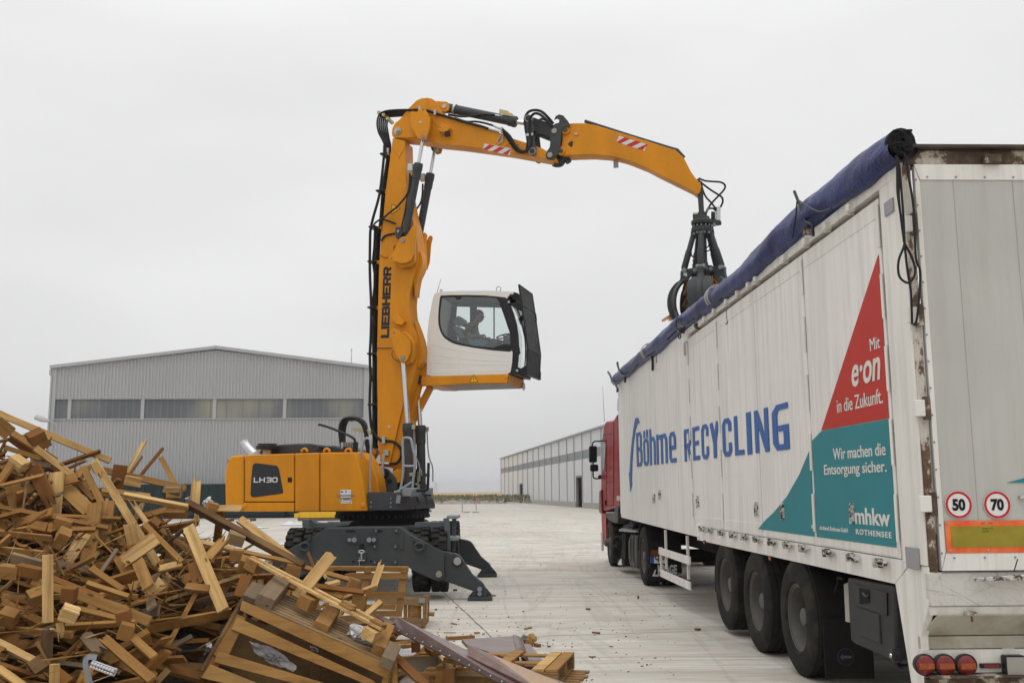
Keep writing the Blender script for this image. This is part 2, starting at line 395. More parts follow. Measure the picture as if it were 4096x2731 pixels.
for i in range(len(xs)-1):
    for k in range(P_-1):
        m.f.append([i*P_+k, (i+1)*P_+k, (i+1)*P_+k+1, i*P_+k+1]); m.mi.append(0)
def bankm():
    t = NT('earth_bank'); v = t.coord(); sp = t.n('ShaderNodeSeparateXYZ'); t.l(v, sp.inputs[0])
    z = t.math('ADD', sp.outputs['Z'], t.math('MULTIPLY', t.math('SUBTRACT', t.noise(.8, 4, .6), .5), .5))
    n = t.noise(1.6, 6, .7)
    soil = t.ramp(n, [(.35, (.20, .175, .15)), (.55, (.32, .285, .25)), (.7, (.42, .39, .35))])
    weed = t.ramp(n, [(.35, (.15, .14, .08)), (.6, (.26, .22, .13))])
    field = t.ramp(t.noise(.5, 4, .6, t.coord((.3, 2, 1))), [(.35, (.30, .21, .09)), (.65, (.44, .32, .16))])
    c = t.mix(t.gr(z, .35, .5), soil, weed)
    y = t.gr(t.math('ADD', sp.outputs['Y'], t.math('MULTIPLY', n, 6.)), 146., 150.)
    return t.set(t.mix(y, c, field), .95, 0, n, .3, .6)
BANK = bankm(); tag(m.build('field', BANK, ang=180), kind='structure', label='low earth bank and dry golden field beyond the yard')
def leafm(a, b, name='weeds'):
    t = NT(name); n = t.noise(.9, 4, .6); return t.set(t.ramp(n, [(.35, a), (.65, b)]), .9)
m = MB(); rnd = random.Random(8)
for i in range(3000):
    x = rnd.uniform(-24, 5) if i < 2400 else rnd.uniform(-60, -20); y = 139.5+rnd.betavariate(2, 2)*7.5; d = y-139.5
    z = .1+min(.8, d*.2); h = rnd.uniform(.12, .5)*(1 if d > 1.5 else .5); w = rnd.uniform(.05, .2); a = rnd.uniform(0, 3.1)
    u = V((math.cos(a), math.sin(a), 0))*w; l = V((rnd.uniform(-.15, .15), rnd.uniform(-.1, .1), h)); b = V((x, y, z))
    m.add([b-u, b+u, b+u*.3+l, b-u*.4+l*.9], [[0, 1, 2, 3]])
tag(m.build('weeds', leafm((.12, .125, .065), (.30, .25, .14)), recalc=False, flat=True), 'low green and straw coloured weeds growing on the earth bank', 'weeds', kind='stuff')
def cladding(name, col, sc_=.6):
    t = NT(name); n = t.noise(sc_, 4, .6, t.coord((1, 1, .25))); n2 = t.noise(6, 3, .6)
    return t.set(t.mix(t.gr(n, .35, .7, 0, .35), col, tuple(x*.82 for x in col)), .45, .15, n2, .01, .1)
CLAD = cladding('grey_cladding', (.38, .385, .395)); CLADT = cladding('pale_trim', (.40, .405, .41)); CLADR = cladding('pale_panel', (.70, .71, .72))
PL = onY((213, 1463), 70.); PR = onY((1474, 1463), 71.25)
PR = V((PR.x, PR.y, 0)); PL0 = V((PL.x, PL.y, 0)); hz = PL.z
hd = (PR-PL0); HW = hd.length; hd.normalize(); hn = V((hd.y, -hd.x, 0))
if hn.y > 0: hn = -hn
def hl(c, x, y): # photo point on the facade -> (s, z)
    w = hit(px(c, x, y), PL0, hn); return ((w-PL0).dot(hd), w.z)
peak = hl('P', 1203, 72); st0 = hl('P', 1200, 548)[1]; st1 = hl('P', 1200, 410)[1]
hall = thing('industrial_hall', 'big grey ribbed metal hall with low gable and long strip window', 'industrial hall', PL0)
def HP(s, z, o=0): return PL0+hd*s+V((0, 0, z))+hn*o
def topz(s): return hz+(peak[1]-hz)*(s/peak[0] if s < peak[0] else (HW-s)/(HW-peak[0]))
def ribwall(m, s0, s1, zf0, zf1, pitch=.235, dep=.045):
    s = s0; prev = None
    pr = []
    while s < s1-.01:
        for ds, o in ((0, dep), (.10, dep), (.135, 0), (.20, 0)):
            if s+ds < s1: pr.append((s+ds, o))
        s += pitch
    pr.append((s1, 0)); vs = []
    for (q, o) in pr: vs += [HP(q, zf0(q), o), HP(q, zf1(q), o)]
    m.add(vs, [[2*i, 2*i+2, 2*i+3, 2*i+1] for i in range(len(pr)-1)])
m = MB(); ribwall(m, .25, HW-.25, lambda s: 0.02, lambda s: st0); m.build('lower_wall', CLAD, hall, flat=True, recalc=False)
m = MB(); ribwall(m, .25, HW-.25, lambda s: st1, lambda s: topz(s)-.12); m.build('upper_wall', CLAD, hall, flat=True, recalc=False)
def stripm():
    t = NT('strip_glazing'); t.b.inputs['Roughness'].default_value = .3
    n = t.noise(.16, 3, .6, t.coord((1, 1, .5))); v = t.coord((1, 1, 1)); sp = t.n('ShaderNodeSeparateXYZ'); t.l(v, sp.inputs[0])
    c = t.ramp(n, [(.35, (.075, .088, .10)), (.54, (.115, .128, .138)), (.70, (.27, .26, .21))])
    w = t.math('FRACT', t.math('MULTIPLY', sp.outputs['X'], 2.1)); c = t.mix(t.gr(w, .8, 1, 0, .35), c, (.28, .29, .30))
    return t.set(c, .35, 0)
win = MB(); win.prism([HP(.3, st0, -.06), HP(HW-.3, st0, -.06), HP(HW-.3, st1, -.06), HP(.3, st1, -.06)], -hn*.08); wn = win.build('strip_window', stripm(), hall)
for xx, ww in ((215, 22), (706, 22), (1189, 22), (1661, 22)):
    s = hl('P', xx, 480)[0]; w2 = ww*.59524/55/2
    m = MB(); m.boxf(HP(s, (st0+st1)/2, -.02), hd*w2, hn*.05, V((0, 0, (st1-st0)/2))); m.build('window_post', CLADT, wn)
GBAR = plain('glazing_bar_grey', (.22, .23, .235)); q = .9
while q < HW-.5:
    m = MB(); m.boxf(HP(q, (st0+st1)/2, -.045), hd*.012, hn*.015, V((0, 0, (st1-st0)/2))); q += 1.13; m.build('glazing_bar', GBAR, wn)
m = MB(); m.boxf(HP(HW/2, st0+.03, .05), hd*(HW/2-.3), hn*.06, V((0, 0, .035))); m.boxf(HP(HW/2, st1-.0, .03), hd*(HW/2-.3), hn*.04, V((0, 0, .02))); m.build('window_sill', CLADT, hall)
for s in (.1, HW-.1): m = MB(); m.boxf(HP(s, (hz-.1)/2, .0), hd*.2, hn*.09, V((0, 0, (hz-.1)/2))); m.build('corner_trim', CLADT, hall)
m = MB(); pk = HP(peak[0], peak[1]); a0 = HP(-.15, topz(0)-.1, .12); a1 = HP(HW+.15, topz(HW)-.1, .12); pk_ = HP(peak[0], peak[1]+.05, .12)
for a, b in ((a0, pk_), (pk_, a1)): m.bar(a, b, .3, .24, (0, 0, 1))
m.build('verge_trim', CLADT, hall, bevel=.02)
m = MB(); D_ = 62
for a, b in ((a0, pk_), (pk_, a1)): m.add([a+V((0, 0, .14)), b+V((0, 0, .14)), b-hn*D_+V((0, 0, .14)), a-hn*D_+V((0, 0, .14))], [[0, 1, 2, 3]])
m.build('roof', CLADT, hall, flat=True, recalc=False)
m = MB()
for s in (0, HW): m.add([HP(s, 0, -.1), HP(s, topz(s)-.2, -.1), HP(s, topz(s)-.2, -D_), HP(s, 0, -D_)], [[0, 1, 2, 3]])
m.add([HP(0, 0, -D_), HP(HW, 0, -D_), HP(HW, hz, -D_), HP(peak[0], peak[1], -D_), HP(0, hz, -D_)], [[0, 1, 2, 3, 4]]); m.build('side_wall', CLAD, hall, flat=True, recalc=False)
m = MB(); m.tube([HP(-.1, hz-.25, .2), HP(-.12, hz-.6, .2), HP(.02, hz-.8, .15)], .05); m.cyl(HP(.0, hz-.8, .14), HP(.0, .1, .14), .045); m.build('downpipe', CLADT, hall)
lp = hit(px('V', 712, 330), PL0, hn); lamp = thing('wall_lamp', 'small street type lamp on a curved bracket at the left corner of the ribbed hall', 'lamp', lp)
m = MB(); q = [hit(px('V', x, y), PL0+hn*.4, hn) for x, y in ((714, 375), (714, 330), (700, 300), (650, 275), (615, 262))]; m.tube(q, .035); m.build('bracket', ZINC, lamp)
m = MB(); a = hit(px('V', 618, 262), PL0+hn*.4, hn); b = hit(px('V', 545, 240), PL0+hn*.4, hn); m.lathe(a, b-a, [(0, .06), (.1, .12), (.5, .22), (1.0, .19), ((b-a).length, .03)], 16); m.build('lamp_head', plain('lamp_grey', (.5, .5, .5)), lamp)
m = MB(); q = [hit(px('P', x, y), PL0-hn*3, hn) for x, y in ((2110, 175), (2110, 80))]; ant = thing('roof_mast', 'thin mast standing on the right slope of the ribbed hall roof', 'mast', q[0])
m.cyl(q[0]-V((0, 0, .6)), q[1], .045, .02, 8); m.build('pole', ZINC, ant); m = MB(); m.cyl(q[1]-V((0, 0, .1)), q[1]+V((0, 0, .12)), .08, .02, 8); m.build('tip', ZINC, ant)
A0 = onY((2004, 1833), 180.); A1 = onY((2410, 1705), 180.); 
A0g = V((A0.x, A0.y, 0)); hB = A0.z
r1 = ray((2410, 1705)); kk = (hB-CAMH)/r1.z; B1 = CAM+r1*kk; B1g = V((B1.x, B1.y, 0))
rd = (B1g-A0g); RL = rd.length; rd.normalize(); rn = V((rd.y, -rd.x, 0)); 
if rn.dot(-A0g) < 0: rn = -rn
RE = RL*1.35
rh = thing('warehouse', 'long pale grey panelled warehouse with dark doorways, behind the red truck cab', 'warehouse', A0g)
def RP(s, z, o=0): return A0g+rd*s+V((0, 0, z))+rn*o
def rl(c, x, y): w = hit(px(c, x, y), A0g, rn); return ((w-A0g).dot(rd), w.z)
bnd = sorted([rl('N', 1528, 838)[1], rl('N', 1528, 910)[1]])
seams = [rl('N', x, 1000)[0] for x in (877, 911, 946, 987, 1029, 1069, 1115, 1162, 1210, 1268, 1332, 1398, 1459, 1527, 1603, 1690)]
d1 = [rl('N', 1000, 1150)[0], rl('N', 1027, 1150)[0], rl('N', 1000, 1112)[1]]; d2 = [rl('N', 1472, 1150)[0], rl('N', 1527, 1150)[0], rl('N', 1500, 1047)[1]]
m = MB()
for s0, s1, z0, z1 in ((0, d1[0], 0, bnd[0]), (d1[0], d1[1], d1[2], bnd[0]), (d1[1], d2[0], 0, bnd[0]), (d2[0], d2[1], d2[2], bnd[0]), (d2[1], RE, 0, bnd[0]), (0, RE, bnd[1], hB-.05)):
    m.prism([RP(s0, z0), RP(s1, z0), RP(s1, z1), RP(s0, z1)], -rn*.12)
m.build('wall', CLADR, rh, flat=True)
m = MB(); m.prism([RP(0, bnd[0]-.01, -.03), RP(RE, bnd[0]-.01, -.03), RP(RE, bnd[1]+.01, -.03), RP(0, bnd[1]+.01, -.03)], -rn*.07); m.build('strip_window', plain('dull_glazing', (.22, .235, .25), .4), rh, flat=True)
SEAM = plain('seam_grey', (.40, .405, .42))
for s in seams+[0.05, RE-.05]+[seams[-1]+6.2*k for k in range(1, int((RE-seams[-1])/6.2)+1)]: m = MB(); m.boxf(RP(s, (hB-.6)/2+.5, .04), rd*.09, rn*.05, V((0, 0, (hB-.7)/2))); m.build('cover_strip', SEAM, rh)
m = MB(); m.boxf(RP(RE/2, hB, .15), rd*(RE/2+.2), rn*.15, V((0, 0, .09))); m.build('gutter', CLADT, rh, bevel=.05)
m = MB()
for s0, s1 in ((0, d1[0]), (d1[1], d2[0]), (d2[1], RE)): m.boxf(RP((s0+s1)/2, .28, .03), rd*((s1-s0)/2), rn*.06, V((0, 0, .28)))
m.build('plinth', plain('plinth_concrete', (.42, .41, .38), .8), rh)
for dd_ in (d1, d2):
    m = MB(); s0, s1, z1 = dd_; w = (s1-s0)
    m.boxf(RP(s0+.12, z1/2, -.1), rd*.1, rn*.12, V((0, 0, z1/2))); m.boxf(RP(s1-.12, z1/2, -.1), rd*.1, rn*.12, V((0, 0, z1/2)))
    m.boxf(RP((s0+s1)/2, z1-.1, -.1), rd*(w/2-.22), rn*.12, V((0, 0, .1))); f = m.build('door_frame', plain('door_frame_grey', (.2, .21, .22)), rh)
m = MB(); m.add([RP(0, hB, 0), RP(RE, hB, 0), RP(RE, hB+2.2, -24), RP(0, hB+2.2, -24)], [[0, 1, 2, 3]]); m.add([RP(0, hB+2.2, -24), RP(RE, hB+2.2, -24), RP(RE, hB, -48), RP(0, hB, -48)], [[0, 1, 2, 3]])
m.build('roof', CLADT, rh, flat=True, recalc=False)
m = MB()
m.add([RP(0, 0, -.2), RP(0, hB, -.2), RP(0, hB+2.2, -24), RP(0, hB, -48), RP(0, 0, -48)], [[0, 1, 2, 3, 4]])
m.add([RP(RE, 0, -.2), RP(RE, hB, -.2), RP(RE, hB+2.2, -24), RP(RE, hB, -48), RP(RE, 0, -48)], [[0, 1, 2, 3, 4]]); m.add([RP(0, 0, -48), RP(RE, 0, -48), RP(RE, hB, -48), RP(0, hB, -48)], [[0, 1, 2, 3]])
m.build('end_wall', CLADR, rh, flat=True, recalc=False)
pc = onY((1743, 1981), 1500.); py0 = V((pc.x, 1500, -12)); ph = onY(px('N', 298, 1103), 1500.).z+12
pyl = thing('power_pylon', 'faint lattice power pylon on the horizon between the excavator and the warehouse', 'pylon', py0)
STEEL = plain('far_steel', (.22, .23, .25)); m = MB()
def lg(t): return 3.2*(1-t)+.5
for i in range(7):
    t0, t1 = i/7, (i+1)/7
    for a, b in ((-1, -1), (1, -1), (1, 1), (-1, 1)):
        p = py0+V((a*lg(t0), b*lg(t0), ph*t0)); q = py0+V((a*lg(t1), b*lg(t1), ph*t1)); m.bar(p, q, .4, .4)
        q2 = py0+V((-b*lg(t1), a*lg(t1), ph*t1)); m.bar(p, q2, .22, .22)
m.build('tower', STEEL, pyl)
for k, (t_, l_) in enumerate(((.66, 6.2), (.78, 7.6), (.9, 5.))):
    m = MB(); m.bar(py0+V((-l_, 0, ph*t_)), py0+V((l_, 0, ph*t_)), .3, .4); m.build('cross_arm', STEEL, pyl)
def far_sign(c, x, ytop, ybot, sx0, sx1, sy0, sy1, name, lab, col):
    b = px(c, x, ybot); base = onZ(b); Y = base.y; r = thing(name, lab, 'sign' if name == 'notice_board' else 'marker', base)
    m = MB(); m.cyl(base, onY(px(c, x, ytop), Y), .035, n=8); m.build('pole', ZINC, r)
    a, d = onY(px(c, sx0, sy1), Y-.06), onY(px(c, sx1, sy0), Y-.06)
    m = MB(); m.prism([V((a.x, Y-.06, a.z)), V((d.x, Y-.06, a.z)), V((d.x, Y-.06, d.z)), V((a.x, Y-.06, d.z))], (0, .03, 0)); pn = m.build('panel', col, r)
    return r, a, d, pn
REDS = plain('sign_red', (.45, .03, .03)); WHS = plain('sign_white', (.7, .7, .7))
r_, a, d, pn = far_sign('N', 637, 1236, 1357, 641, 669, 1234, 1256, 'notice_board', 'small red notice board with white text on a thin post in the empty yard', REDS)
m = MB(); w = d.x-a.x; 
for k, tx in enumerate(('STOP', 'ACCESS')): put_text(m, tx, V((a.x+w*.15, a.y-.001, d.z-(d.z-a.z)*(.45+.42*k))), (1, 0, 0), (0, 0, 1), w*.7, (d.z-a.z)*.28, bold=.02)
m.build('lettering', WHS, pn)
far_sign('N', 521, 1250, 1357, 515, 541, 1250, 1272, 'marker_flag', 'pale green square marker on a thin stake left of the red notice board', plain('flag_green', (.28, .42, .36)))
b0, b1 = onZ(px('N', 545, 1358)), onZ(px('N', 625, 1358)); m = MB(); rnd = random.Random(3)
for p in (b0, b1):
    vs = []
    for k in range(3):
        c = p+V((rnd.uniform(-.25, .25), rnd.uniform(-.2, .2), .06)); m.lathe(c-V((.2, 0, 0)), (1, .2, 0), [(0, .02), (.1, .08), (.3, .1), (.42, .02)], 8)
for i, p in enumerate((b0, b1)):
    m = MB()
    for k in range(3):
        c = p+V((rnd.uniform(-.25, .25), rnd.uniform(-.2, .2), .09)); m.lathe(c-V((.25, 0, 0)), (1, .2, 0), [(0, .02), (.1, .08), (.35, .1), (.5, .02)], 8)
    tag(m.build('sandbag', plain('sandbag_white', (.55, .53, .48)), origin=p), 'pale sandbags heaped at the foot of the %s' % ('green marker stake', 'red notice board post')[i], 'sandbags')
GRN = paint('dark_green_paint', (.007, .026, .027), .5, (.05, .05, .045), .4, 1.2)
def container(x0, x1, yb, yt, lab):
    a = onZ(px('Z', x0, yb)); Y = a.y; b = onY(px('Z', x1, yb), Y); t_ = onY(px('Z', (x0+x1)/2, yt), Y).z; W = b.x-a.x
    r = thing('waste_container', lab, 'container', V((a.x, Y, 0)), 'dark green skip containers before the hall')
    m = MB(); th = .06; m.box((a.x, Y, .15), (b.x, Y+th, t_)); m.box((a.x, Y+2.4, .15), (b.x, Y+2.4+th, t_)); m.box((a.x, Y+th, .15), (a.x+th, Y+2.4, t_)); m.box((b.x-th, Y+th, .15), (b.x, Y+2.4, t_)); m.box((a.x+th, Y+th, .15), (b.x-th, Y+2.4, .25)); m.build('body', GRN, r)
    m = MB(); x = a.x+.2
    while x < b.x-.1: m.box((x-.045, Y-.08, .3), (x+.045, Y-.002, t_-.12)); x += .55
    m.build('rib', GRN, r); m = MB(); m.box((a.x-.04, Y-.1, t_-.11), (b.x+.04, Y+.1, t_+.02)); m.build('top_rail', GRN, r)
    m = MB(); m.box((a.x+.1, Y-.05, .02), (b.x-.1, Y+.1, .24)); m.build('skid', DARK, r); return r
container(430, 770, 2076, 1937, 'dark green skip container, leftmost, mostly hidden behind the wood heap')
container(785, 1135, 2073, 1935, 'dark green skip container behind the rear of the excavator')
container(1145, 1330, 2070, 1952, 'dark green skip container seen under the excavator body')
m = MB(); a = onY((840, 1978), 62.2)
for k in range(2): m.box((a.x+.25, 61.45, a.z-.1-k*.33), (a.x+.48, 61.46, a.z+.16-k*.33))
YE2 = paint('bright_yellow_paint', (.72, .42, .01), .4, (.3, .2, .03), .3, 4)
b0 = onZ(px('D', 555, 962)); Y = b0.y; att = thing('yellow_attachment', 'bright yellow machine beam lying on a pallet behind the undercarriage', 'machine part', b0)
def yy(x, y, o=0): return onY(px('D', x, y), Y+o)
m = MB(); m.prism([yy(568, 905), yy(880, 903), yy(908, 905), (yy(900, 925)), yy(868, 938), yy(575, 942)], (0, .9, 0)); m.build('beam', YE2, att, bevel=.02)
m = MB(); m.prism([yy(537, 915, -.05), yy(570, 908, -.05), yy(572, 938, -.05), yy(540, 940, -.05)], (0, .6, 0)); m.build('end_plate', YE2, att, bevel=.02)
m = MB(); m.prism([yy(560, 943), yy(865, 940), yy(860, 956), yy(565, 960)], (0, 1., 0)); m.build('pallet', plain('old_wood', (.12, .085, .06)), att)
PWH = plain('plastic_white', (.6, .62, .62), .3)
for k, (c, x, y, w, h, mt, lab, nm, ct) in enumerate((('D', 530, 990, 1.3, .35, PWH, 'crumpled white plastic sheet on the concrete behind the left outrigger', 'plastic_sheet', 'plastic sheet'), ('D', 250, 1010, 1.7, .16, PWH, 'white flattened sheet lying behind the wood heap', 'flat_sheet', 'sheet'), ('D', 470, 1120, .5, .25, PWH, 'scrap of white film between broken boards and outrigger', 'film_scrap', 'plastic scrap'))):
    p = onZ(px(c, x, y)); rnd = random.Random(k); m = MB(); G = 9; vs = []
    for i in range(G):
        for j in range(G): vs.append(p+V(((i/(G-1)-.5)*w, (j/(G-1)-.5)*w*.6, .02+rnd.random()*h*(1-abs(i/(G-1)*2-1))*(1-abs(j/(G-1)*2-1)))))
    m.add(vs, [[i*G+j, (i+1)*G+j, (i+1)*G+j+1, i*G+j+1] for i in range(G-1) for j in range(G-1)]); tag(m.build(nm, mt, origin=p, flat=True), lab, ct)
for c, x, y, w, lab in (('D', 180, 965, 1.5, 'weathered dark pallet lying flat before the green container'), ('D', 1398, 903, 1.1, 'flat pallet far off on the yard right of the boom foot')):
    p = onZ(px(c, x, y)); r = thing('pallet', lab, 'pallet', p); mm = plain('pallet_dark', (.10, .075, .055))
    
    for k in range(5): m = MB(); m.box(p+V((-w/2, k*.22, .13)), p+V((w/2, k*.22+.12, .155))); m.build('deck_board', mm, r)
    for k in range(3): 
        for q in range(3): m = MB(); m.box(p+V((-w/2+k*(w-.14)/2, q*.42, .0)), p+V((-w/2+.14+k*(w-.14)/2, q*.42+.12, .13))); m.build('block', mm, r)
TP = onZ((3228, 2722)); td = ray((1925, 1962)); td = V((td.x/td.y, 1, 0)).normalized()   # td points to the truck front
tn = V((-td.y, td.x, 0)); 
if tn.x > 0: tn = -tn                       # outward normal of the visible (left) side
TP = V((TP.x, TP.y, 0))
def T(c, x, y, w=0.): return hit(px(c, x, y), TP+tn*w, tn)
def ts(p): return (p-TP).dot(td)
def TT(s, z, w=0.): return TP+td*s+tn*w+V((0, 0, z))
SR = ts(T('L', 985, 330)); SF = ts(T('I', 303, 300)); TW = 2.55
RPt = TT(SR, 0)
def RF(c, x, y, o=0.): return hit(px(c, x, y), RPt-td*o, td)     # rear face plane, o = proud towards the camera
def tz(c, x, y): p = T(c, x, y); return ts(p), p.z
UZ = V((0, 0, 1))
def trailer_paint(name, base, rust=.3, ribs=True, streak=.55):
    t = NT(name); v = t.coord(); st = t.coord((7, 7, .35)); n = t.noise(1.5, 6, .7, st); n2 = t.noise(1.1, 5, .6, v); n3 = t.noise(9, 6, .75, t.coord((2.2, 2.2, .55)))
    c = t.mix(t.gr(n, .45, .8, 0, streak), base, (.33, .30, .26)); c = t.mix(t.gr(n2, .45, .75, 0, .45), c, tuple(x*.80 for x in base))
    fn = t.noise(40, 3, .7, v); c = t.mix(t.gr(fn, .62, .8, 0, .35), c, (.30, .27, .23))
    c = t.mix(t.gr(n3, .70, .76, 0, rust), c, (.085, .06, .045))
    h = n2
    if ribs:
        sp = t.n('ShaderNodeSeparateXYZ'); t.l(v, sp.inputs[0]); w = t.math('FRACT', t.math('DIVIDE', sp.outputs['Y'], .165))
        g = t.gr(t.math('ABSOLUTE', t.math('SUBTRACT', w, .5)), .0, .06); h = t.math('ADD', t.math('MULTIPLY', g, .5), t.math('MULTIPLY', n2, .25))
    return t.set(c, t.gr(n2, .3, .7, .4, .62), 0, h, .005, .3)
TWH = trailer_paint('trailer_white', (.78, .765, .73)); TWP = trailer_paint('trailer_white_plain', (.76, .74, .69), .6, False)
TAL = trailer_paint('trailer_rear_grey', (.47, .465, .435), .2, False, .5)
def rustm():
    t = NT('rusty_white_steel'); n = t.noise(5, 7, .7); n2 = t.noise(22, 4, .6)
    c = t.ramp(n, [(.44, (.05, .032, .02)), (.53, (.11, .065, .035)), (.57, (.42, .37, .30)), (.72, (.55, .52, .46))])
    return t.set(t.mix(t.gr(n2, .5, .75, 0, .5), c, (.12, .08, .05)), .75, 0, n, .006, .5)
RUST = rustm()
def rustl():
    t = NT('rust_edged_white'); n = t.noise(4, 7, .75, t.coord((1, 1, .5))); n2 = t.noise(22, 4, .6)
    c = t.ramp(n, [(.40, (.07, .035, .018)), (.47, (.14, .08, .045)), (.50, (.50, .46, .40)), (.72, (.60, .57, .52))]); return t.set(t.mix(t.gr(n2, .55, .75, 0, .4), c, (.16, .11, .07)), .7, 0, n, .005, .4)
RUSTL = rustl()
def inkm(name, col, chip=(.55, .53, .50)):
    t = NT(name); n = t.noise(13, 6, .75, t.coord((1.6, 1.6, .5))); n2 = t.noise(2.5, 5, .6)
    c = t.mix(t.gr(n2, .4, .75, 0, .3), col, tuple(x*.75 for x in col)); return t.set(t.mix(t.gr(n, .72, .75), c, chip), .5, spec=.15)
INKB = inkm('blue_lettering', (.045, .13, .37)); INKR = inkm('red_field', (.47, .038, .028)); INKT = inkm('teal_field', (.035, .215, .245)); INKW = inkm('white_lettering', (.66, .65, .62), (.2, .3, .3))
trl = thing('semi_trailer', 'long white box semi-trailer with blue rolled tarpaulin and red and teal corner design', 'trailer', TT(5, 0, -1.2))
ZT = T('M', 2352, 0).z
z_top = (T('L', 830, 435).z+T('M', 915, 570).z)/2+.02
z_dt = T('L', 500, 800).z                                   # door top
z_db = tz('J', 1070, 300)[1]; z_bb = tz('J', 1430, 575)[1]   # door bottom, beam bottom
s_fr = ts(T('M', 918, 700))                                  # front fixed wall ends
print('TRAILER', SR, SF, 'ztop', z_top, z_dt, z_db, z_bb, 's_fr', s_fr)
m = MB()
zf = tz('I', 330, 905)[1]; zf2 = tz('I', 810, 1030)[1]; sf0 = SF-.02; 
m.prism([TT(sf0, zf+.1, -.001), TT(sf0-.12, zf, -.001), TT(s_fr+.02, zf2, -.001), TT(s_fr+.02, z_top, -.001), TT(sf0, z_top, -.001)], -tn*.04)
m.build('front_side_wall', TWH, trl, bevel=.006)
m = MB(); m.prism([TT(SR+.02, z_db-.05, -.03), TT(s_fr+.01, z_db-.05, -.03), TT(s_fr+.01, z_top-.1, -.03), TT(SR+.02, z_top-.1, -.03)], -tn*.03); m.build('inner_wall', plain('dirty_inner', (.2, .18, .16), .7), trl)
m = MB(); m.prism([TT(SR, z_db-.1, -TW+.05), TT(sf0, z_db-.1, -TW+.05), TT(sf0, z_top, -TW+.05), TT(SR, z_top, -TW+.05)], tn*.05*-1); m.build('right_side_wall', TWH, trl)
m = MB(); m.prism([TT(sf0, zf+.05, -.05), TT(sf0, zf+.05, -TW+.04), TT(sf0, z_top, -TW+.04), TT(sf0, z_top, -.05)], -td*.05); m.build('front_wall', TWP, trl)
m = MB(); m.prism([TT(SR+.1, z_db-.1, -.05), TT(sf0-.1, z_db-.1, -.05), TT(sf0-.1, z_db-.1, -TW+.1), TT(SR+.1, z_db-.1, -TW+.1)], V((0, 0, .05))); m.build('load_floor', DARK, trl)
hl_ = [s_fr, ts(T('M', 1228, 800)), ts(T('M', 1612, 600)), ts(T('M', 2152, 600)), ts(T('L', 835, 1000))]
doors = []
for i in range(4):
    a, b = hl_[i]-.009, hl_[i+1]+.009; m = MB()
    m.prism([TT(a, z_db), TT(a, z_dt), TT(b, z_dt), TT(b, z_db)], -tn*.028); d = m.build('side_door', TWH, trl, bevel=.005); doors.append(d)
    m = MB(); m.prism([TT(a-.03, z_dt-.14, .004), TT(a-.03, z_dt-.02, .004), TT(b+.03, z_dt-.02, .004), TT(b+.03, z_dt-.14, .004)], -tn*.006); m.build('top_strip', TWP, d, bevel=.003)
    m = MB(); m.prism([TT(a-.02, z_db+.01, .004), TT(a-.02, z_db+.13, .004), TT(b+.02, z_db+.13, .004), TT(b+.02, z_db+.01, .004)], -tn*.006); m.build('bottom_strip', TWP, d, bevel=.003)
for i, s in enumerate(hl_):
    z = z_db+.12; k = 0
    while z < z_dt-.1:
        if i != 2: m = MB(); m.cyl(TT(s, z, .012), TT(s, min(z+.32, z_dt-.05), .012), .013, n=8); m.build('hinge_rod', TWP, trl)
        z += .52
m = MB(); b = SR+.012; m.prism([TT(hl_[4]-.03, z_db-.02, .004), TT(hl_[4]-.03, z_top, .004), TT(b, z_top, .004), TT(b, z_db-.02, .004)], -tn*.04); m.build('corner_post', TWP, trl, bevel=.006)
m = MB(); m.prism([TT(SR+.15, z_top-.09, .01), TT(s_fr, z_top-.09, .01), TT(s_fr, z_top, .01), TT(SR+.15, z_top, .01)], -tn*.06); m.build('top_rail', TWP, trl, bevel=.006)
for c, x, y in (('L', 610, 650), ('L', 428, 790), ('L', 262, 915), ('L', 95, 1042), ('M', 1655, 45), ('M', 1578, 105), ('M', 1465, 190), ('M', 1345, 280), ('M', 1215, 375), ('M', 1115, 455), ('M', 1025, 525)):
    s, z = tz(c, x, y); m = MB(); m.boxf(TT(s, z, .02), td*.035, tn*.03, UZ*.03); m.boxf(TT(s+.045, z-.01, .0), td*.012, tn*.03, UZ*.035); m.build('rail_clip', RUST if x < 1100 and c == 'M' else TWP, trl, bevel=.006)
m = MB(); s1 = ts(T('J', 1790, 650)); sb = ts(T('I', 850, 1040))
m.prism([TT(sb, z_bb, .0), TT(sb, z_db-.006, .0), TT(SR+.25, z_db-.006, .0), TT(s1, z_bb, .0)], -tn*.05); m.build('side_beam', TWP, trl, bevel=.006)
m = MB(); m.prism([T('I', 812, 1030, .03), T('I', 812, 968, .03), T('I', 850, 950, .03), T('I', 856, 1040, .03)], -tn*.1); m.build('bracket', TWP, trl, bevel=.008)
def latch(s, z):
    r = random.Random(int(s*100)); m = MB()
    m.boxf(TT(s+.075, z, .03), td*.018, tn*.03, UZ*.034); m.boxf(TT(s+.045, z-.005, .02), td*.012, tn*.02, UZ*.03)
    a = r.uniform(-.012, .004)
    m.prism([TT(s+.04, z+.022, .045), TT(s-.08, z+.02+a, .045), TT(s-.1, z+a, .045), TT(s-.08, z-.02+a, .045), TT(s+.04, z-.02, .045)], -tn*.025)
    m.build('latch', LATM, trl, bevel=.006)
    m = MB(); m.prism([TT(s+.025, z+.008, .05), TT(s-.055, z+.006+a, .05), TT(s-.055, z-.008+a, .05), TT(s+.025, z-.008, .05)], -tn*.003); m.build('latch_slot', DARK, trl)
def latm():
    t = NT('chipped_white_steel'); n = t.noise(28, 5, .7); return t.set(t.ramp(n, [(.44, (.055, .04, .03)), (.52, (.5, .48, .44)), (.7, (.62, .6, .56))]), .5)
LATM = latm()
for x, y in ((40, 147), (112, 163), (218, 183), (332, 206), (436, 225), (555, 246), (695, 272), (842, 301), (992, 330), (1222, 372), (1446, 414), (1706, 464)):
    latch(*tz('J', x, y))
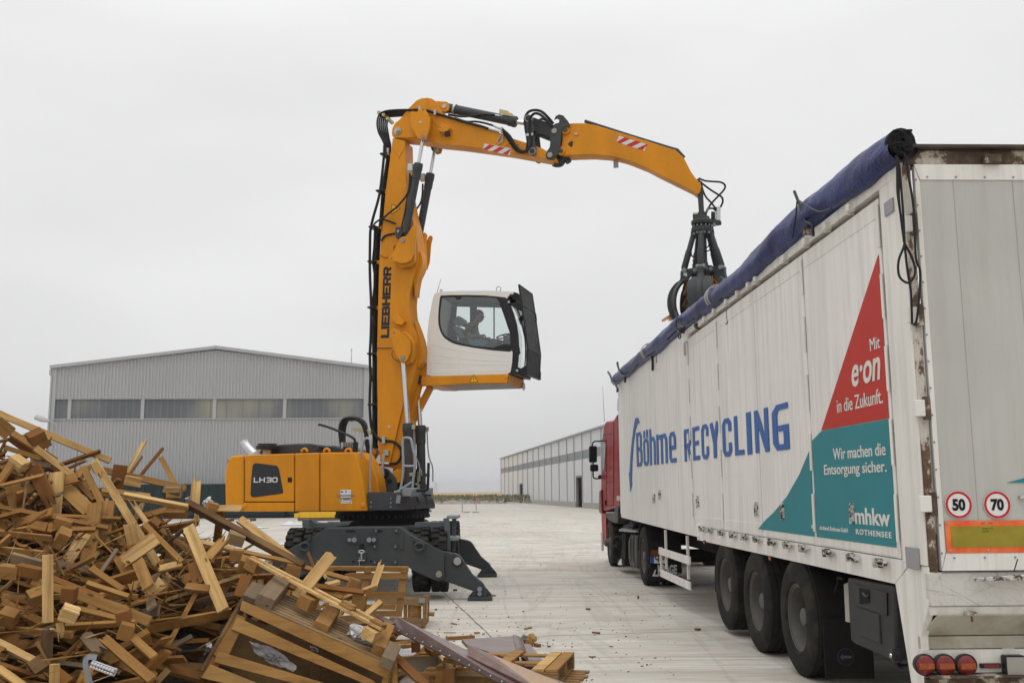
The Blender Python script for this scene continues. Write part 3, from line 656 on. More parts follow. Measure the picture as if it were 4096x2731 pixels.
for c, x, y in (('G', 376, 697), ('G', 404, 677), ('G', 583, 712), ('G', 860, 745), ('G', 985, 755), ('G', 1315, 763)):
    s, z = tz(c, x, y); m = MB(); m.boxf(TT(s, z, .012), td*.03, tn*.014, UZ*.07); m.boxf(TT(s, z-.03, .03), td*.008, tn*.01, UZ*.06); m.build('door_lock', LATM, trl, bevel=.004)
for c, x, y, w, h in (('M', 900, 765, .1, .09), ('L', 905, 645, .075, .05), ('J', 1972, 415, .1, .07)):
    s, z = tz(c, x, y); m = MB(); m.boxf(TT(s, z, .011), td*w, tn*.006, UZ*h); m.build('wear_plate', plain('grey_plate', (.3, .3, .31), .45), trl, bevel=.004)
for c, x, y in (('M', 1325, 450), ('M', 590, 868)):
    s, z = tz(c, x, y); m = MB(); m.prism([TT(s+.05, z-.07, .006), TT(s-.05, z-.07, .006), TT(s, z+.12, .006)], -tn*.004); f = m.build('triangle_sticker', DARK, trl); m = MB(); m.prism([TT(s+.035, z-.06, .009), TT(s-.035, z-.06, .009), TT(s, z+.09, .009)], -tn*.002); m.build('sticker_face', WHS, f)
def field(pts, mat, name, par, o=.0065):
    m = MB(); m.prism([T(c, x, y, o) for c, x, y in pts], -tn*.004); return m.build(name, mat, par, flat=True)
sd = hl_[3]
def at_s(s, za): return TT(s, za, .0065)
r0 = tz('L', 812, 1020); r1_ = tz('G', 1163, 372); r2 = tz('G', 1477, 327); t2 = tz('J', 1830, 333); t3 = tz('G', 865, 838)
zr = (r1_[1]+r2[1])/2; z_tb = (t2[1]+t3[1])/2; s_e = (r2[0]+t2[0]+r0[0])/3
zred = zr
m = MB(); m.prism([TT(s_e, r0[1], .0065), TT(s_e, zr, .0065), TT(r1_[0], zr, .0065)], -tn*.004); redf = m.build('red_field', INKR, trl, flat=True)
cv = [tz('G', *q) for q in ((1163, 372), (1148, 400), (1141, 420))]
m = MB(); m.prism([TT(cv[0][0], zr-.006, .0065), TT(s_e, zr-.006, .0065), TT(s_e, z_tb, .0065), TT(sd-.03, z_tb, .0065), TT(sd-.03, tz('G', 1135, 425)[1], .0065)], -tn*.004); tealf = m.build('teal_field', INKT, trl, flat=True)
cv = [tz('G', *q) for q in ((1113, 475), (1060, 585), (1000, 690), (940, 762), (895, 805), (865, 838))]
m = MB(); m.prism([TT(sd+.03, cv[0][1]+.02, .0065)]+[TT(a, b, .0065) for a, b in cv[:-1]]+[TT(cv[-1][0], z_tb, .0065), TT(sd+.03, z_tb, .0065)], -tn*.004); teal2 = m.build('teal_field', INKT, trl, flat=True)
def side_text(txt, c0, c1, ybase_h, par, mat, o=.0105, name='lettering', **k):
    """c0 = lower-left pixel, c1 = lower-right pixel, ybase_h = upper-left pixel"""
    a, b, h = T(*c0), T(*c1), T(*ybase_h); s0, s1 = ts(a), ts(b); z0 = (a.z+b.z)/2
    m = MB(); put_text(m, txt, TT(s0, z0, o-.003), -td, UZ, s0-s1, h.z-a.z, **k); return m.build(name, mat, par, flat=True)
CROPS['LT'] = (2480, 1520, 720/1344)
def letters(items, za, zb, za2, zb2, s0, s1, tv, th):
    for ch, x0, x1, y in items:
        a, b = ts(T('LT', x0, y)), ts(T('LT', x1, y)); f = (s0-a)/(s0-s1); z0, z1 = za+(za2-za)*f, zb+(zb2-zb)*f; m = MB()
        t_ = tv*(.8 if ch in 'Nm' else 1)
        if ch == 'I': m.prism([TT(a, z0, .0065), TT(b, z0, .0065), TT(b, z1, .0065), TT(a, z1, .0065)], tn*.0012)
        else: block_text(m, ch, TT(a, z0, .0065), -td, UZ, a-b, z1-z0, tv=t_, th=th, depth=.0012)
        m.build('letter', INKB, trl, flat=True)
letters((('B', 125, 168, 520), ('ö', 177, 217, 540), ('h', 224, 268, 520), ('m', 275, 357, 515), ('e', 369, 421, 505)), 2.111, 2.739, 2.09, 2.70, 9.33, 6.5, .46, .12)
letters((('R', 482, 534, 490), ('E', 546, 598, 475), ('C', 611, 665, 460), ('Y', 675, 748, 445), ('C', 768, 837, 430), ('L', 858, 928, 420), ('I', 950, 985, 405), ('N', 1010, 1114, 380), ('G', 1142, 1264, 350)), 2.077, 2.533, 2.047, 2.497, 5.03, .19, .48, .145)
side_text('Mit', ('H', 201, 634), ('H', 229, 628), ('H', 199, 600), redf, INKW, bold=.0)
side_text('e·on', ('H', 150, 733), ('H', 232, 720), ('H', 149, 672), redf, INKW, bold=.018, shear=.25)
side_text('in die Zukunft.', ('H', 108, 806), ('H', 237, 786), ('H', 107, 768), redf, INKW, bold=.002)
side_text('Wir machen die', ('H', 97, 938), ('H', 245, 932), ('H', 97, 906), tealf, INKW, bold=.008)
side_text('Entsorgung sicher.', ('H', 72, 990), ('H', 248, 988), ('H', 72, 953), tealf, INKW, bold=.008)
side_text('mhkw', ('G', 1327, 820), ('G', 1493, 830), ('G', 1323, 742), tealf, INKW, bold=.02)
side_text('ROTHENSEE', ('G', 1330, 868), ('G', 1498, 884), ('G', 1330, 842), tealf, INKW, bold=.02, space=1.25)
side_text('zkraftwerk Rothensee GmbH', ('G', 1158, 846), ('G', 1291, 858), ('G', 1158, 826), tealf, INKW)
side_text('Müllhei', ('G', 1119, 838), ('G', 1133, 840), ('G', 1119, 822), teal2, INKW)
m = MB(); O_ = [('I', 448, 247), ('I', 440, 215), ('I', 430, 207), ('I', 420, 215), ('I', 412, 245), ('I', 396, 360), ('I', 385, 480), ('I', 378, 597), ('I', 374, 592), ('I', 383, 726), ('I', 398, 665), ('I', 393, 660), ('I', 397, 520), ('I', 405, 400), ('I', 420, 290), ('I', 432, 252)]
m.prism([T(*q, .0105) for q in O_], -tn*.004); m.build('arrow_emblem', INKB, trl, flat=True)
TE = TT(SR, 0)
def RR(w, z, o=0.): return RPt-tn*w-td*o+V((0, 0, z))     # w from the left side to the right
def rw(c, x, y): p = RF(c, x, y); return (p-RPt).dot(-tn), p.z
zc1 = RF('L', 1300, 168).z; zc0 = RF('L', 1300, 195).z; zrb = RF('L', 1500, 316).z
m = MB(); m.prism([RR(.01, zc0, .05), RR(TW, zc0, .05), RR(TW, zc1, .05), RR(.01, zc1, .05)], td*.2); m.build('top_cap', paint('dark_brown_steel', (.06, .045, .035), .7, (.2, .16, .12), .5, 5), trl, bevel=.005)
m = MB(); m.prism([RR(.02, zrb, .0), RR(TW-.02, zrb, .0), RR(TW-.02, zc0-.003, .0), RR(.02, zc0-.003, .0)], td*.12); m.build('rear_header', RUST, trl, bevel=.005)
m = MB(); w_, z_ = rw('L', 1680, 282); m.boxf(RR(w_, z_, .03), -tn*.06, td*.03, UZ*.03); m.build('header_bracket', RUST, trl, bevel=.008)
wl, zbt = rw('K', 712, 535); w0 = rw('L', 1045, 600)[0]
m = MB(); m.prism([RR(.012, zbt-.01, .0), RR(.07, zbt-.01, .0), RR(.07, zrb, .0), RR(.012, zrb, .0)], td*.1); m.build('rear_post', RUSTL, trl, bevel=.006)
wd = .085
m = MB(); m.prism([RR(wd, zbt, .012), RR(TW-.08, zbt, .012), RR(TW-.08, zrb-.006, .012), RR(wd, zrb-.006, .012)], td*.04); rdoor = m.build('rear_door', TAL, trl, bevel=.005)
wi, zi = rw('K', 875, 370); zi2 = rw('L', 1125, 437)[1]
for pts in ([(wd, zbt), (TW-.08, zbt), (TW-.3, zi), (wi, zi)], [(wd, zrb), (wi, zi2), (TW-.3, zi2), (TW-.08, zrb)], [(wd, zbt+.008), (wi-.003, zi+.008), (wi-.003, zi2-.008), (wd, zrb-.012)]):
    m = MB(); m.prism([RR(a, b, .019) for a, b in pts], td*.006); m.build('door_frame', TWP, rdoor, bevel=.003)
for xx in ((1422, 447), (1890, 447)):
    a = rw('L', xx[0], 900)[0]; m = MB(); m.boxf(RR(a, (zi+zi2)/2, .0125), tn*.001, td*.002, UZ*((zi2-zi)/2)); m.build('panel_seam', plain('seam_dark', (.36, .355, .33)), rdoor)
rnd = random.Random(2)
def rivet(w, z): m = MB(); m.cyl(RR(w, z, .018), RR(w, z, .024), .007, n=8); m.build('rivet', GRYL, rdoor)
for k in range(15):
    rivet(wi-.03, zi+(zi2-zi)*k/14)
for k in range(5): rivet(wi+.05+k*.2, zi2+.02); rivet(wi+.05+k*.2, zi-.03)
for c, x0, y0, x1, y1 in (('L', 1000, 720, 1070, 845), ('L', 1030, 1432, 1118, 1555), ('H', 318, 773, 350, 820), ('H', 334, 1041, 368, 1088)):
    a, b = rw(c, x0, y1), rw(c, x1, y0); m = MB(); m.prism([RR(a[0], a[1], .035), RR(b[0], a[1], .035), RR(b[0], b[1], .035), RR(a[0], b[1], .035)], td*.03); hg = m.build('hinge_plate', TWP, rdoor, bevel=.006)
    m = MB(); m.cyl(RR(.055, a[1]-.02, .02), RR(.055, b[1]+.02, .02), .022, n=12); m.build('hinge_pin', RUST, hg)
def disc(P, n_, r, t, mat, par, name, seg=40):
    m = MB(); m.cyl(P, P+n_*t, r, n=seg); return m.build(name, mat, par)
SREDM = plain('sign_ring_red', (.50, .022, .03), .35); SWH = plain('sign_face_white', (.72, .71, .69), .35)
for (x, tx) in ((442, '50'), (550, '70')):
    a, z = rw('H', x, 1067); r = (rw('H', x+38, 1067)[0]-a)
    s_ = disc(RR(a, z, .019), -td, r, .002, SWH, rdoor, 'speed_sign'); 
    m = MB(); n_ = 40; o_ = [RR(a+math.cos(6.2832*i/n_)*r*.97, z+math.sin(6.2832*i/n_)*r*.97, .0215) for i in range(n_)]; i_ = [RR(a+math.cos(6.2832*i/n_)*r*.8, z+math.sin(6.2832*i/n_)*r*.8, .0215) for i in range(n_)]
    m.ring(o_, i_, -td*.001); m.build('red_ring', SREDM, s_)
    m = MB(); put_text(m, tx, RR(a-r*.48, z-r*.43, .0225), -tn, UZ, r*.96, r*.86, bold=.045, depth=.001); m.build('numerals', DARK, s_)
def reflm(name, a, b):
    t = NT(name); n = t.noise(7, 4, .6); return t.set(t.mix(t.gr(n, .35, .65), a, b), .3)
def plate(w0, w1, lab=True):
    za, zb = rw('K', 1200, 366)[1], rw('K', 1200, 70)[1]
    m = MB(); m.prism([RR(w0, za, .022), RR(w1, za, .022), RR(w1, zb, .022), RR(w0, zb, .022)], td*.003); p = m.build('marker_plate', reflm('orange_reflector', (.72, .07, .008), (.80, .20, .05)), rdoor)
    bw = .036; m = MB(); m.prism([RR(w0+bw, za+bw, .0245), RR(w1-bw, za+bw, .0245), RR(w1-bw, zb-bw, .0245), RR(w0+bw, zb-bw, .0245)], td*.002); m.build('yellow_field', reflm('olive_reflector', (.24, .19, .008), (.31, .25, .012)), p)
    for i, (u, v_) in enumerate(((.02, .018), (.27, .018), (.54, .018), (.02, zb-za-.018), (.27, zb-za-.018), (.54, zb-za-.018))): m = MB(); m.cyl(RR(w0+u, za+v_, .022), RR(w0+u, za+v_, .027), .006, n=8); m.build('screw', ZINC, p)
    for zz, ww, tx in ((zb-.021, .07, 'ECE 70'), (zb-.055, .07, '70 RA 017'), (zb-.073, .045, 'KLASSE')): m = MB(); put_text(m, tx, RR(w0+.24, zz, .0255), -tn, UZ, ww, .007, depth=.0006); m.build('lettering', DARK, p)
wp = rw('K', 868, 200)[0]; plate(wp, wp+.565); plate(TW-.15-.565, TW-.15)
a, b, c_ = rw('H', 580, 1005), rw('H', 640, 1005), rw('H', 640, 986); m = MB(); m.prism([RR(a[0], a[1], .018), RR(b[0]+.7, b[1], .018), RR(b[0]+.7, c_[1]+.17, .018)], td*.004); m.build('teal_field', INKT, rdoor, flat=True)
w_, z_ = rw('H', 618, 1046); m = MB(); m.boxf(RR(w_, z_, .03), tn*.02, td*.012, UZ*.01); m.boxf(RR(w_+.04, z_, .03), tn*.01, td*.012, UZ*.014); m.build('door_lock', LATM, rdoor, bevel=.003)
a, b = rw('K', 1120, 610), rw('K', 1603, 580); m = MB(); m.prism([RR(a[0], a[1]-.012, .05), RR(a[0]+.07, a[1]-.01, .05), RR(b[0]+.1, b[1]-.02, .05), RR(b[0]+.1, b[1]+.02, .05), RR(a[0]+.08, a[1]+.015, .05), RR(a[0], a[1]+.012, .05)], td*.025)
m.build('locking_bar', LATM, trl, bevel=.006)
m = MB(); q = rw('K', 1467, 525); q2 = rw('K', 1500, 420); m.tube([RR(q[0], q[1], .06), RR(q2[0], q2[1], .06)], .0035, 6); m.build('lever_wire', DARK, trl)
z1_ = zbt-.012; z2_ = rw('K', 1200, 860)[1]; wch = rw('K', 750, 860)[0]
m = MB(); m.prism([RR(0.0, z1_, .0), RR(TW, z1_, .0), RR(TW, z2_+.05, .0), RR(TW-.08, z2_, .0), RR(wch, z2_, .0), RR(0.0, z2_+.06, .0)], td*.06)
def scratched():
    t = NT('scratched_white'); c = (.56, .54, .50)
    n = t.noise(6, 7, .8, t.coord((1, 1, 1)), 2.5); n2 = t.noise(2, 5, .6)
    for ry in (.5, -.9, .15, 1.4, -.35, 1.0):
        q = t.noise(1, 3, .65, t.rcoord((2.6, 1, 75), (0, ry, 0)), .5); c = t.mix(t.gr(q, .63, .70, 0, .5), c, (.17, .16, .16))
    c = t.mix(t.gr(n, .52, .68, 0, .5), c, (.27, .25, .22))
    return t.set(t.mix(t.gr(n2, .45, .75, 0, .5), c, (.36, .33, .28)), .5)
m.build('lower_panel', scratched(), trl, bevel=.01)
m = MB(); q = [(0.0, z2_+.05, 0.), (0.0, z1_-.02, 0.)]
p_ = [T('K', 412, 650), T('K', 548, 470), T('K', 560, 770), T('K', 625, 835), T('K', 610, 1160), T('K', 625, 1568), T('K', 560, 1568)]
ss = [(ts(p), p.z) for p in p_]
zt_ = ss[1][1]
m = MB(); m.prism([TT(ss[0][0], ss[0][1], -.002), TT(SR+.26, zt_, -.002), TT(SR+.005, zt_, -.002), TT(SR+.005, z2_+.05, -.002), TT(SR+.17, rw('K', 640, 1170)[1], -.002), TT(SR+.17, .38, -.002), TT(ss[6][0]-.0, .38, -.002), TT(ss[6][0], ss[6][1], -.002)], -tn*.05); m.build('rear_side_plate', TWP, trl, bevel=.008)
zr1 = rw('K', 1200, 945)[1]; zr2 = rw('K', 1200, 1165)[1]; zr3 = rw('K', 1200, 1290)[1]; zr4 = rw('K', 1200, 1512)[1]
m = MB(); m.prism([RR(.01, z2_-.004, -.02), RR(TW-.01, z2_-.004, -.02), RR(TW-.01, zr1, -.04), RR(.02, zr1, -.04)], td*.03); m.build('recess_lip', TWP, trl)
sl = paint('stained_cream_panel', (.46, .44, .36), .6, (.16, .09, .04), .85, 2.4)
m = MB(); m.prism([RR(.06, zr1, -.02), RR(TW-.05, zr1, -.02), RR(TW-.0, zr2, -.19), RR(.0+.01, zr2, -.19)], td*.03); m.build('slanted_panel', sl, trl, bevel=.006)
m = MB(); m.prism([RR(.0, zr2-.006, -.19), RR(TW, zr2-.006, -.19), RR(TW, zr3, -.19), RR(.0, zr3, -.19)], td*.03); m.build('skirt_panel', sl, trl)
m = MB(); m.prism([RR(.0, zr3-.004, -.16), RR(TW, zr3-.004, -.16), RR(TW, zr4, -.16), RR(.0, zr4, -.16)], td*.03); lp_ = m.build('lamp_panel', TWP, trl)
m = MB(); m.prism([RR(-.0, zr4-.02, -.06), RR(TW, zr4-.02, -.06), RR(TW, zr4-.004, -.06), RR(-.0, zr4-.004, -.06)], td*.14); m.prism([RR(0, .42, -.12), RR(TW, .42, -.12), RR(TW, zr4-.03, -.12), RR(0, zr4-.03, -.12)], td*.05); m.build('bumper', RUST, trl, bevel=.004)
w_, z_ = rw('K', 1120, 930); m = MB(); m.boxf(RR(w_, z_, -.01), tn*.035, td*.02, UZ*.012); m.cyl(RR(w_, z_+.01, -.0), RR(w_, z_-.05, -.0), .008); m.build('toggle', RUST, trl, bevel=.004)
def hitr(c, x, y, o): p = hit(px(c, x, y), RPt+td*o, td); return (p-RPt).dot(-tn), p.z
LR = lens('lamp_red', (.19, .01, .008)); LO = lens('lamp_amber', (.33, .065, .008))
for i, x in enumerate((700, 885, 1083)):
    w_, z_ = hitr('K', x, 1403, .10); r = .070; m = MB(); m.lathe(RR(w_, z_, -.16), -td, [(0, r*.9), (.03, r), (.05, r), (.055, r*.94), (.055, r*.9), (.02, r*.88)], 32); lm = m.build('tail_lamp', BLKP, trl)
    m = MB(); m.lathe(RR(w_, z_, -.155), -td, [(0, r*.88), (.05, r*.88), (.066, r*.6), (.07, 0)], 32); m.build('lens', LR, lm)
    m = MB(); m.boxf(RR(w_, z_-.005, -.0865), -tn*r*.72, td*.004, UZ*r*.27); m.build('amber_band', LO, lm, bevel=.003)
a, b = hitr('K', 1205, 1430, .14), hitr('K', 1385, 1385, .14); m = MB(); m.prism([RR(a[0], a[1], -.13), RR(b[0], a[1], -.13), RR(b[0], b[1], -.13), RR(a[0], b[1], -.13)], td*.03); q = m.build('marker_lamp', BLKP, trl, bevel=.004); m = MB(); m.prism([RR(a[0]+.016, a[1]+.004, -.125), RR(b[0]-.016, a[1]+.004, -.125), RR(b[0]-.016, b[1]-.004, -.125), RR(a[0]+.016, b[1]-.004, -.125)], td*.005); m.build('lens', LR, q)
a, b = hitr('K', 1425, 1505, .12), hitr('K', 1598, 1308, .12); m = MB(); m.prism([RR(a[0], a[1], -.1), RR(b[0], a[1], -.1), RR(b[0], b[1], -.1), RR(a[0], b[1], -.1)], td*.06); q = m.build('reversing_lamp', BLKP, trl, bevel=.01); m = MB(); m.prism([RR(a[0]+.01, a[1]+.01, -.095), RR(b[0]-.01, a[1]+.01, -.095), RR(b[0]-.01, b[1]-.01, -.095), RR(a[0]+.01, b[1]-.01, -.095)], td*.005); m.build('lens', plain('lamp_grey_lens', (.35, .33, .29), .2), q, bevel=.008)
def cab(pts, o, r=.009): return [RF('L', x, y, o) for x, y in pts]
for pts, o in (([(985, 215), (1010, 230), (1035, 300), (1050, 420), (1075, 560), (1090, 700), (1098, 900), (1108, 1060), (1138, 1150), (1130, 1350), (1110, 1530), (1085, 1568)], .06),
   ([(950, 240), (975, 330), (990, 500), (1005, 700), (1018, 950), (1040, 1150), (1065, 1300), (1075, 1560)], .07),
   ([(955, 250), (958, 400), (960, 520), (975, 640), (1000, 800), (1015, 930), (970, 1060), (970, 1170), (1010, 1225), (1060, 1230), (1100, 1150), (1070, 1030), (1015, 930)], .08),
   ([(965, 260), (972, 420), (970, 560), (990, 750), (1012, 920)], .055)):
    m = MB(); m.tube(cab(pts, o), .0085, 8, 5); m.build('hanging_rope', BLK, trl)
def tarpm():
    t = NT('blue_tarpaulin'); n = t.noise(2.2, 5, .6, t.coord((1, .5, 1))); n2 = t.noise(14, 4, .7)
    c = t.ramp(n, [(.3, (.006, .012, .062)), (.55, (.014, .029, .145)), (.75, (.055, .075, .21))]); c = t.mix(t.gr(n2, .55, .75, 0, .3), c, (.13, .14, .19))
    n3 = t.noise(5, 4, .6, t.coord((2, 1.2, 2), rot=(.4, .3, .2)), 1.5); h = t.math('ABSOLUTE', t.math('SUBTRACT', n3, .5)); return t.set(c, .38, 0, t.math('ADD', h, t.math('MULTIPLY', n2, .1)), .05, .35, spec=.25)
TARP = tarpm(); rnd = random.Random(11)
ptop = [('L', 905, 175), ('L', 720, 315), ('L', 480, 480), ('L', 230, 665), ('L', 0, 900), ('M', 1500, 90), ('M', 1250, 180), ('M', 1000, 360), ('M', 820, 470), ('M', 620, 700), ('M', 480, 800), ('M', 300, 965), ('M', 150, 1080)]
pc_ = []
for c, x, y in ptop:
    p = T(c, x, y, .02); pc_.append((ts(p), p.z))
pc_ = [(a, z_top+.13+(max(b-z_top, .09)-.14)*.6) for a, b in pc_]; pc_[0] = (SR-.04, pc_[0][1]); rl_ = [.105, .125, .12, .125, .13, .12, .115, .12, .105, .125, .11, .12, .10]
segs = []; 
m = MB(); NS, NR = 150, 26; vs = []
for i in range(NS+1):
    t_ = i/NS*(len(pc_)-1); k = min(int(t_), len(pc_)-2); u = t_-k
    s = pc_[k][0]*(1-u)+pc_[k+1][0]*u; z = max(pc_[k][1]*(1-u)+pc_[k+1][1]*u-.02, z_top+.02); r = rl_[k]*(1-u)+rl_[k+1]*u
    for j in range(NR):
        a = 2*math.pi*j/NR
        f = 1+.07*math.sin(a*3+s*1.7+2*math.sin(s*2.1))+.03*math.sin(a*5-s*3.9)+.035*abs(math.sin(s*5.5+a*1.5+math.sin(s*2)*2))+.02*math.sin(s*17+a*4)
        if a > math.pi and a < 1.75*math.pi: f *= 1.08
        vs.append(TT(s, z+math.sin(a)*r*f*1.02, .0+math.cos(a)*r*f*.92))
m.add(vs, [[i*NR+j, i*NR+(j+1) % NR, (i+1)*NR+(j+1) % NR, (i+1)*NR+j] for i in range(NS) for j in range(NR)]+[list(range(NS*NR, NS*NR+NR))])
tarp = m.build('rolled_tarpaulin', TARP, trl, ang=70)
for k, mm in ((0, DARK),):
    m = MB(); s, z = pc_[0]; 
    m.cyl(TT(s+.03, z), TT(s-.005, z), .095, n=20)
    for q in range(2):
        r = .098-.024*q; o = [TT(s-.002-.004*q, z+math.sin(a)*r*(1.02+.09*math.sin(a*3+q)), math.cos(a)*r*(.92+.08*math.cos(a*2+q*2))) for a in [2*math.pi*i/20 for i in range(20)]]; i_ = [TT(s-.002-.004*q, z+math.sin(a)*(r-.011), math.cos(a)*(r-.011)*.92) for a in [2*math.pi*i/20 for i in range(20)]]; m.ring(o, i_, td*.05)
    r_ = random.Random(4)
    for q in range(9): a_ = [TT(s-.01-r_.random()*.02, z+r_.uniform(-.075, .075), r_.uniform(-.07, .07)) for _ in range(4)]; m.tube(a_, r_.uniform(.006, .014), 6, 5)
    m.build('roll_end', DARK, tarp)
m = MB(); m.tube([TT(a, max(b-.115, z_top-.0), .05+.01*math.sin(a*5)) for a, b in pc_], .012, 6, 6); m.build('hem', DARK, tarp)
for c, x, y, mt, nm in (('M', 1225, 170, plain('strap_silver', (.42, .41, .37), .4), 'strap'), ('M', 515, 780, plain('strap_silver', (.42, .41, .37), .4), 'strap'), ('L', 880, 190, BLKP, 'strap')):
    s, z = tz(c, x, y); 
    best = min(range(len(pc_)-1), key=lambda i: abs((pc_[i][0]+pc_[i+1][0])/2-s)); u = (s-pc_[best][0])/(pc_[best+1][0]-pc_[best][0]); zc = pc_[best][1]*(1-u)+pc_[best+1][1]*u; r = .138
    if nm == 'strap' and mt is BLKP: continue
    m = MB()
    for off in (0, .11): 
        o = [TT(s+off, zc+math.sin(a)*r, math.cos(a)*r*.94) for a in [2*math.pi*i/28 for i in range(28)]]; i_ = [TT(s+off, zc+math.sin(a)*(r-.012), math.cos(a)*(r-.012)*.94) for a in [2*math.pi*i/28 for i in range(28)]]; m.ring(o, i_, td*.035)
    m.build(nm, mt, tarp)
def hook(pts, r=.012, o=.1, name='lashing', mt=BLKP): m = MB(); m.tube([T(c, x, y, o) for c, x, y in pts], r, 8, 5); m.build(name, mt, tarp)
hook([('L', 152, 522), ('L', 175, 580), ('L', 215, 680), ('L', 245, 755), ('L', 290, 780), ('L', 300, 870)], .014)
hook([('L', 185, 590), ('L', 260, 640), ('L', 350, 680), ('L', 440, 655)], .007, .14); hook([('L', 172, 600), ('L', 165, 700), ('L', 150, 800), ('L', 140, 890)], .007, .14)
hook([('M', 785, 380), ('M', 800, 440), ('M', 825, 520), ('M', 880, 545)], .016, .13); hook([('M', 795, 470), ('M', 800, 560), ('M', 830, 600), ('M', 845, 640), ('M', 830, 662), ('M', 820, 640), ('M', 832, 600)], .010, .15)
hook([('M', 182, 912), ('M', 190, 960), ('M', 225, 1050), ('M', 262, 1060), ('M', 262, 1120)], .022, .12); hook([('M', 85, 1012), ('M', 108, 1050), ('M', 130, 1110), ('M', 165, 1150), ('M', 185, 1200), ('M', 178, 1215)], .024, .1)
hook([('M', 545, 828), ('M', 547, 900), ('M', 549, 1000)], .018, .03); hook([('M', 558, 830), ('M', 560, 990)], .006, .03)
for c, x0, x1, y0, y1 in (('L', 265, 325, 780, 890), ('M', 862, 905, 540, 630)):
    a, b = tz(c, x0, y1), tz(c, x1, y0); m = MB(); m.boxf(TT((a[0]+b[0])/2, (a[1]+b[1])/2, .03), td*.02, tn*.05, UZ*abs(b[1]-a[1])/2*.8); m.build('stanchion', RUST, trl, bevel=.004)
def tyre_profile(R, W, rim): 
    h = W/2; return [(-h*.80, rim), (-h*.97, rim+.03), (-h, (R+rim)/2), (-h*.96, R-.045), (-h*.86, R-.014), (-h*.80, R), (-h*.42, R), (-h*.40, R-.012), (-h*.34, R-.012), (-h*.32, R), (-h*.05, R+.002), (-h*.03, R-.012), (h*.03, R-.012), (h*.05, R+.002), (h*.32, R), (h*.34, R-.012), (h*.40, R-.012), (h*.42, R), (h*.80, R), (h*.86, R-.014), (h*.96, R-.045), (h, (R+rim)/2), (h*.97, rim+.03), (h*.80, rim)]
RIMM = paint('dirty_steel_rim', (.10, .093, .085), .55, (.06, .05, .04), .5, 4); RIMW = paint('grey_rim', (.12, .115, .108), .5, (.07, .06, .05), .55, 5)
def wheel(par, C, n_, R=.52, W=.36, rim=.292, deep=True, name='wheel'):
    """n_ = outward axle direction; tyre > rim, hub"""
    C = V(C); m = MB(); m.lathe(C, n_, tyre_profile(R, W, rim), 72, closed=True); w = m.build(name, RUB, par, ang=30); h = W/2
    m = MB()
    if deep: pr = [(-h*.8, rim-.002), (h*.84, rim-.002), (h*.86, rim+.012), (h*.80, rim+.012), (h*.78, rim-.02), (h*.55, rim-.035), (-h*.2, rim-.05), (-h*.35, rim-.08), (-h*.35, .14), (-h*.30, .1), (-h*.30, .0)]
    else: pr = [(-h*.8, rim-.002), (h*.84, rim-.002), (h*.86, rim+.012), (h*.80, rim+.012), (h*.78, rim-.02), (h*.5, rim-.04), (h*.45, rim-.09), (h*.62, .19), (h*.66, .15), (h*.6, .12), (h*.6, 0)]
    m.lathe(C, n_, pr, 48); r = m.build('rim', RIMM, w, ang=30)
    m = MB(); hh = -h*.3 if deep else h*.6
    m.lathe(C+n_*hh, n_, [(0, .13), (.05, .125), (.07, .085), (.16, .08), (.17, .065), (.175, 0)], 24); a, b = frame(n_)
    for i in range(10):
        q = C+n_*hh+(a*math.cos(i*.628)+b*math.sin(i*.628))*.165; m.cyl(q-n_*.02, q+n_*.035, .014, n=6)
    m.build('hub', RIMW, w)
    return w
cs = []
for x, y in ((880, 1003), (507, 852), (222, 681)):
    p = T('J', x, y, -.0); cs.append((ts(p), p.z))
print('WHEELS', cs)
for i, (s, z) in enumerate(cs):
    for side in (0, 1):
        wheel(trl, TT(s, .52+(.05 if i == 2 else 0), -.18 if side == 0 else -TW+.18), tn if side == 0 else -tn, R=.52, name='wheel')
    m = MB(); m.cyl(TT(s, .52+(.05 if i == 2 else 0), -.3), TT(s, .52+(.05 if i == 2 else 0), -TW+.3), .07); m.build('axle', DARK, trl)
m = MB()
for w in (-.75, -1.8): m.boxf(TT((SR+SF-2)/2, z_db-.3, w), td*((SF-2-SR)/2), tn*.05, UZ*.18)
m.build('chassis_frame', paint('chassis_black', (.010, .010, .009), .7, (.03, .025, .02), .4, 3, spec=.1), trl, bevel=.01)
CHB = bpy.data.materials['chassis_black']
m = MB()
for k in range(11): m.boxf(TT(SR+.6+k*1.15, z_db-.28, -1.27), td*.04, tn*.48, UZ*.1)
m.build('cross_member', CHB, trl)
for s, z in cs: m = MB(); m.boxf(TT(s-.35, .62, -.75), td*.35, tn*.06, UZ*.07); m.cyl(TT(s+.1, .5, -.7), TT(s+.1, .95, -.7), .12); m.cyl(TT(s-.3, .62, -.5), TT(s-.3, .62, -.78), .11); m.build('suspension', CHB, trl)

m = MB(); s = sb+.1
for w in (-.55, -2.0): m.boxf(TT(s, .72, w), td*.07, tn*.07, UZ*.38); m.boxf(TT(s, .33, w), td*.14, tn*.12, UZ*.03)
m.build('landing_leg', CHB, trl)
m = MB(); m.boxf(TT(s-1.2, .8, -.6), td*.5, tn*.25, UZ*.25); m.boxf(TT(s-.3, .78, -.9), td*.25, tn*.2, UZ*.25); m.build('equipment_box', CHB, trl, bevel=.02)
def arc(s, z, R, a0, a1, w0, w1, th, n=16):
    m = MB(); vs = []
    for i in range(n+1):
        a = math.radians(a0+(a1-a0)*i/n); 
        for r in (R, R+th):
            for w in (w0, w1): vs.append(TT(s+math.cos(a)*r, z+math.sin(a)*r, w))
    fs = []
    for i in range(n):
        b = i*4; c = b+4; fs += [[b, b+1, c+1, c], [b+2, c+2, c+3, b+3], [b, c, c+2, b+2], [b+1, b+3, c+3, c+1]]
    fs += [[0, 2, 3, 1], [n*4, n*4+1, n*4+3, n*4+2]]; m.add(vs, fs); return m
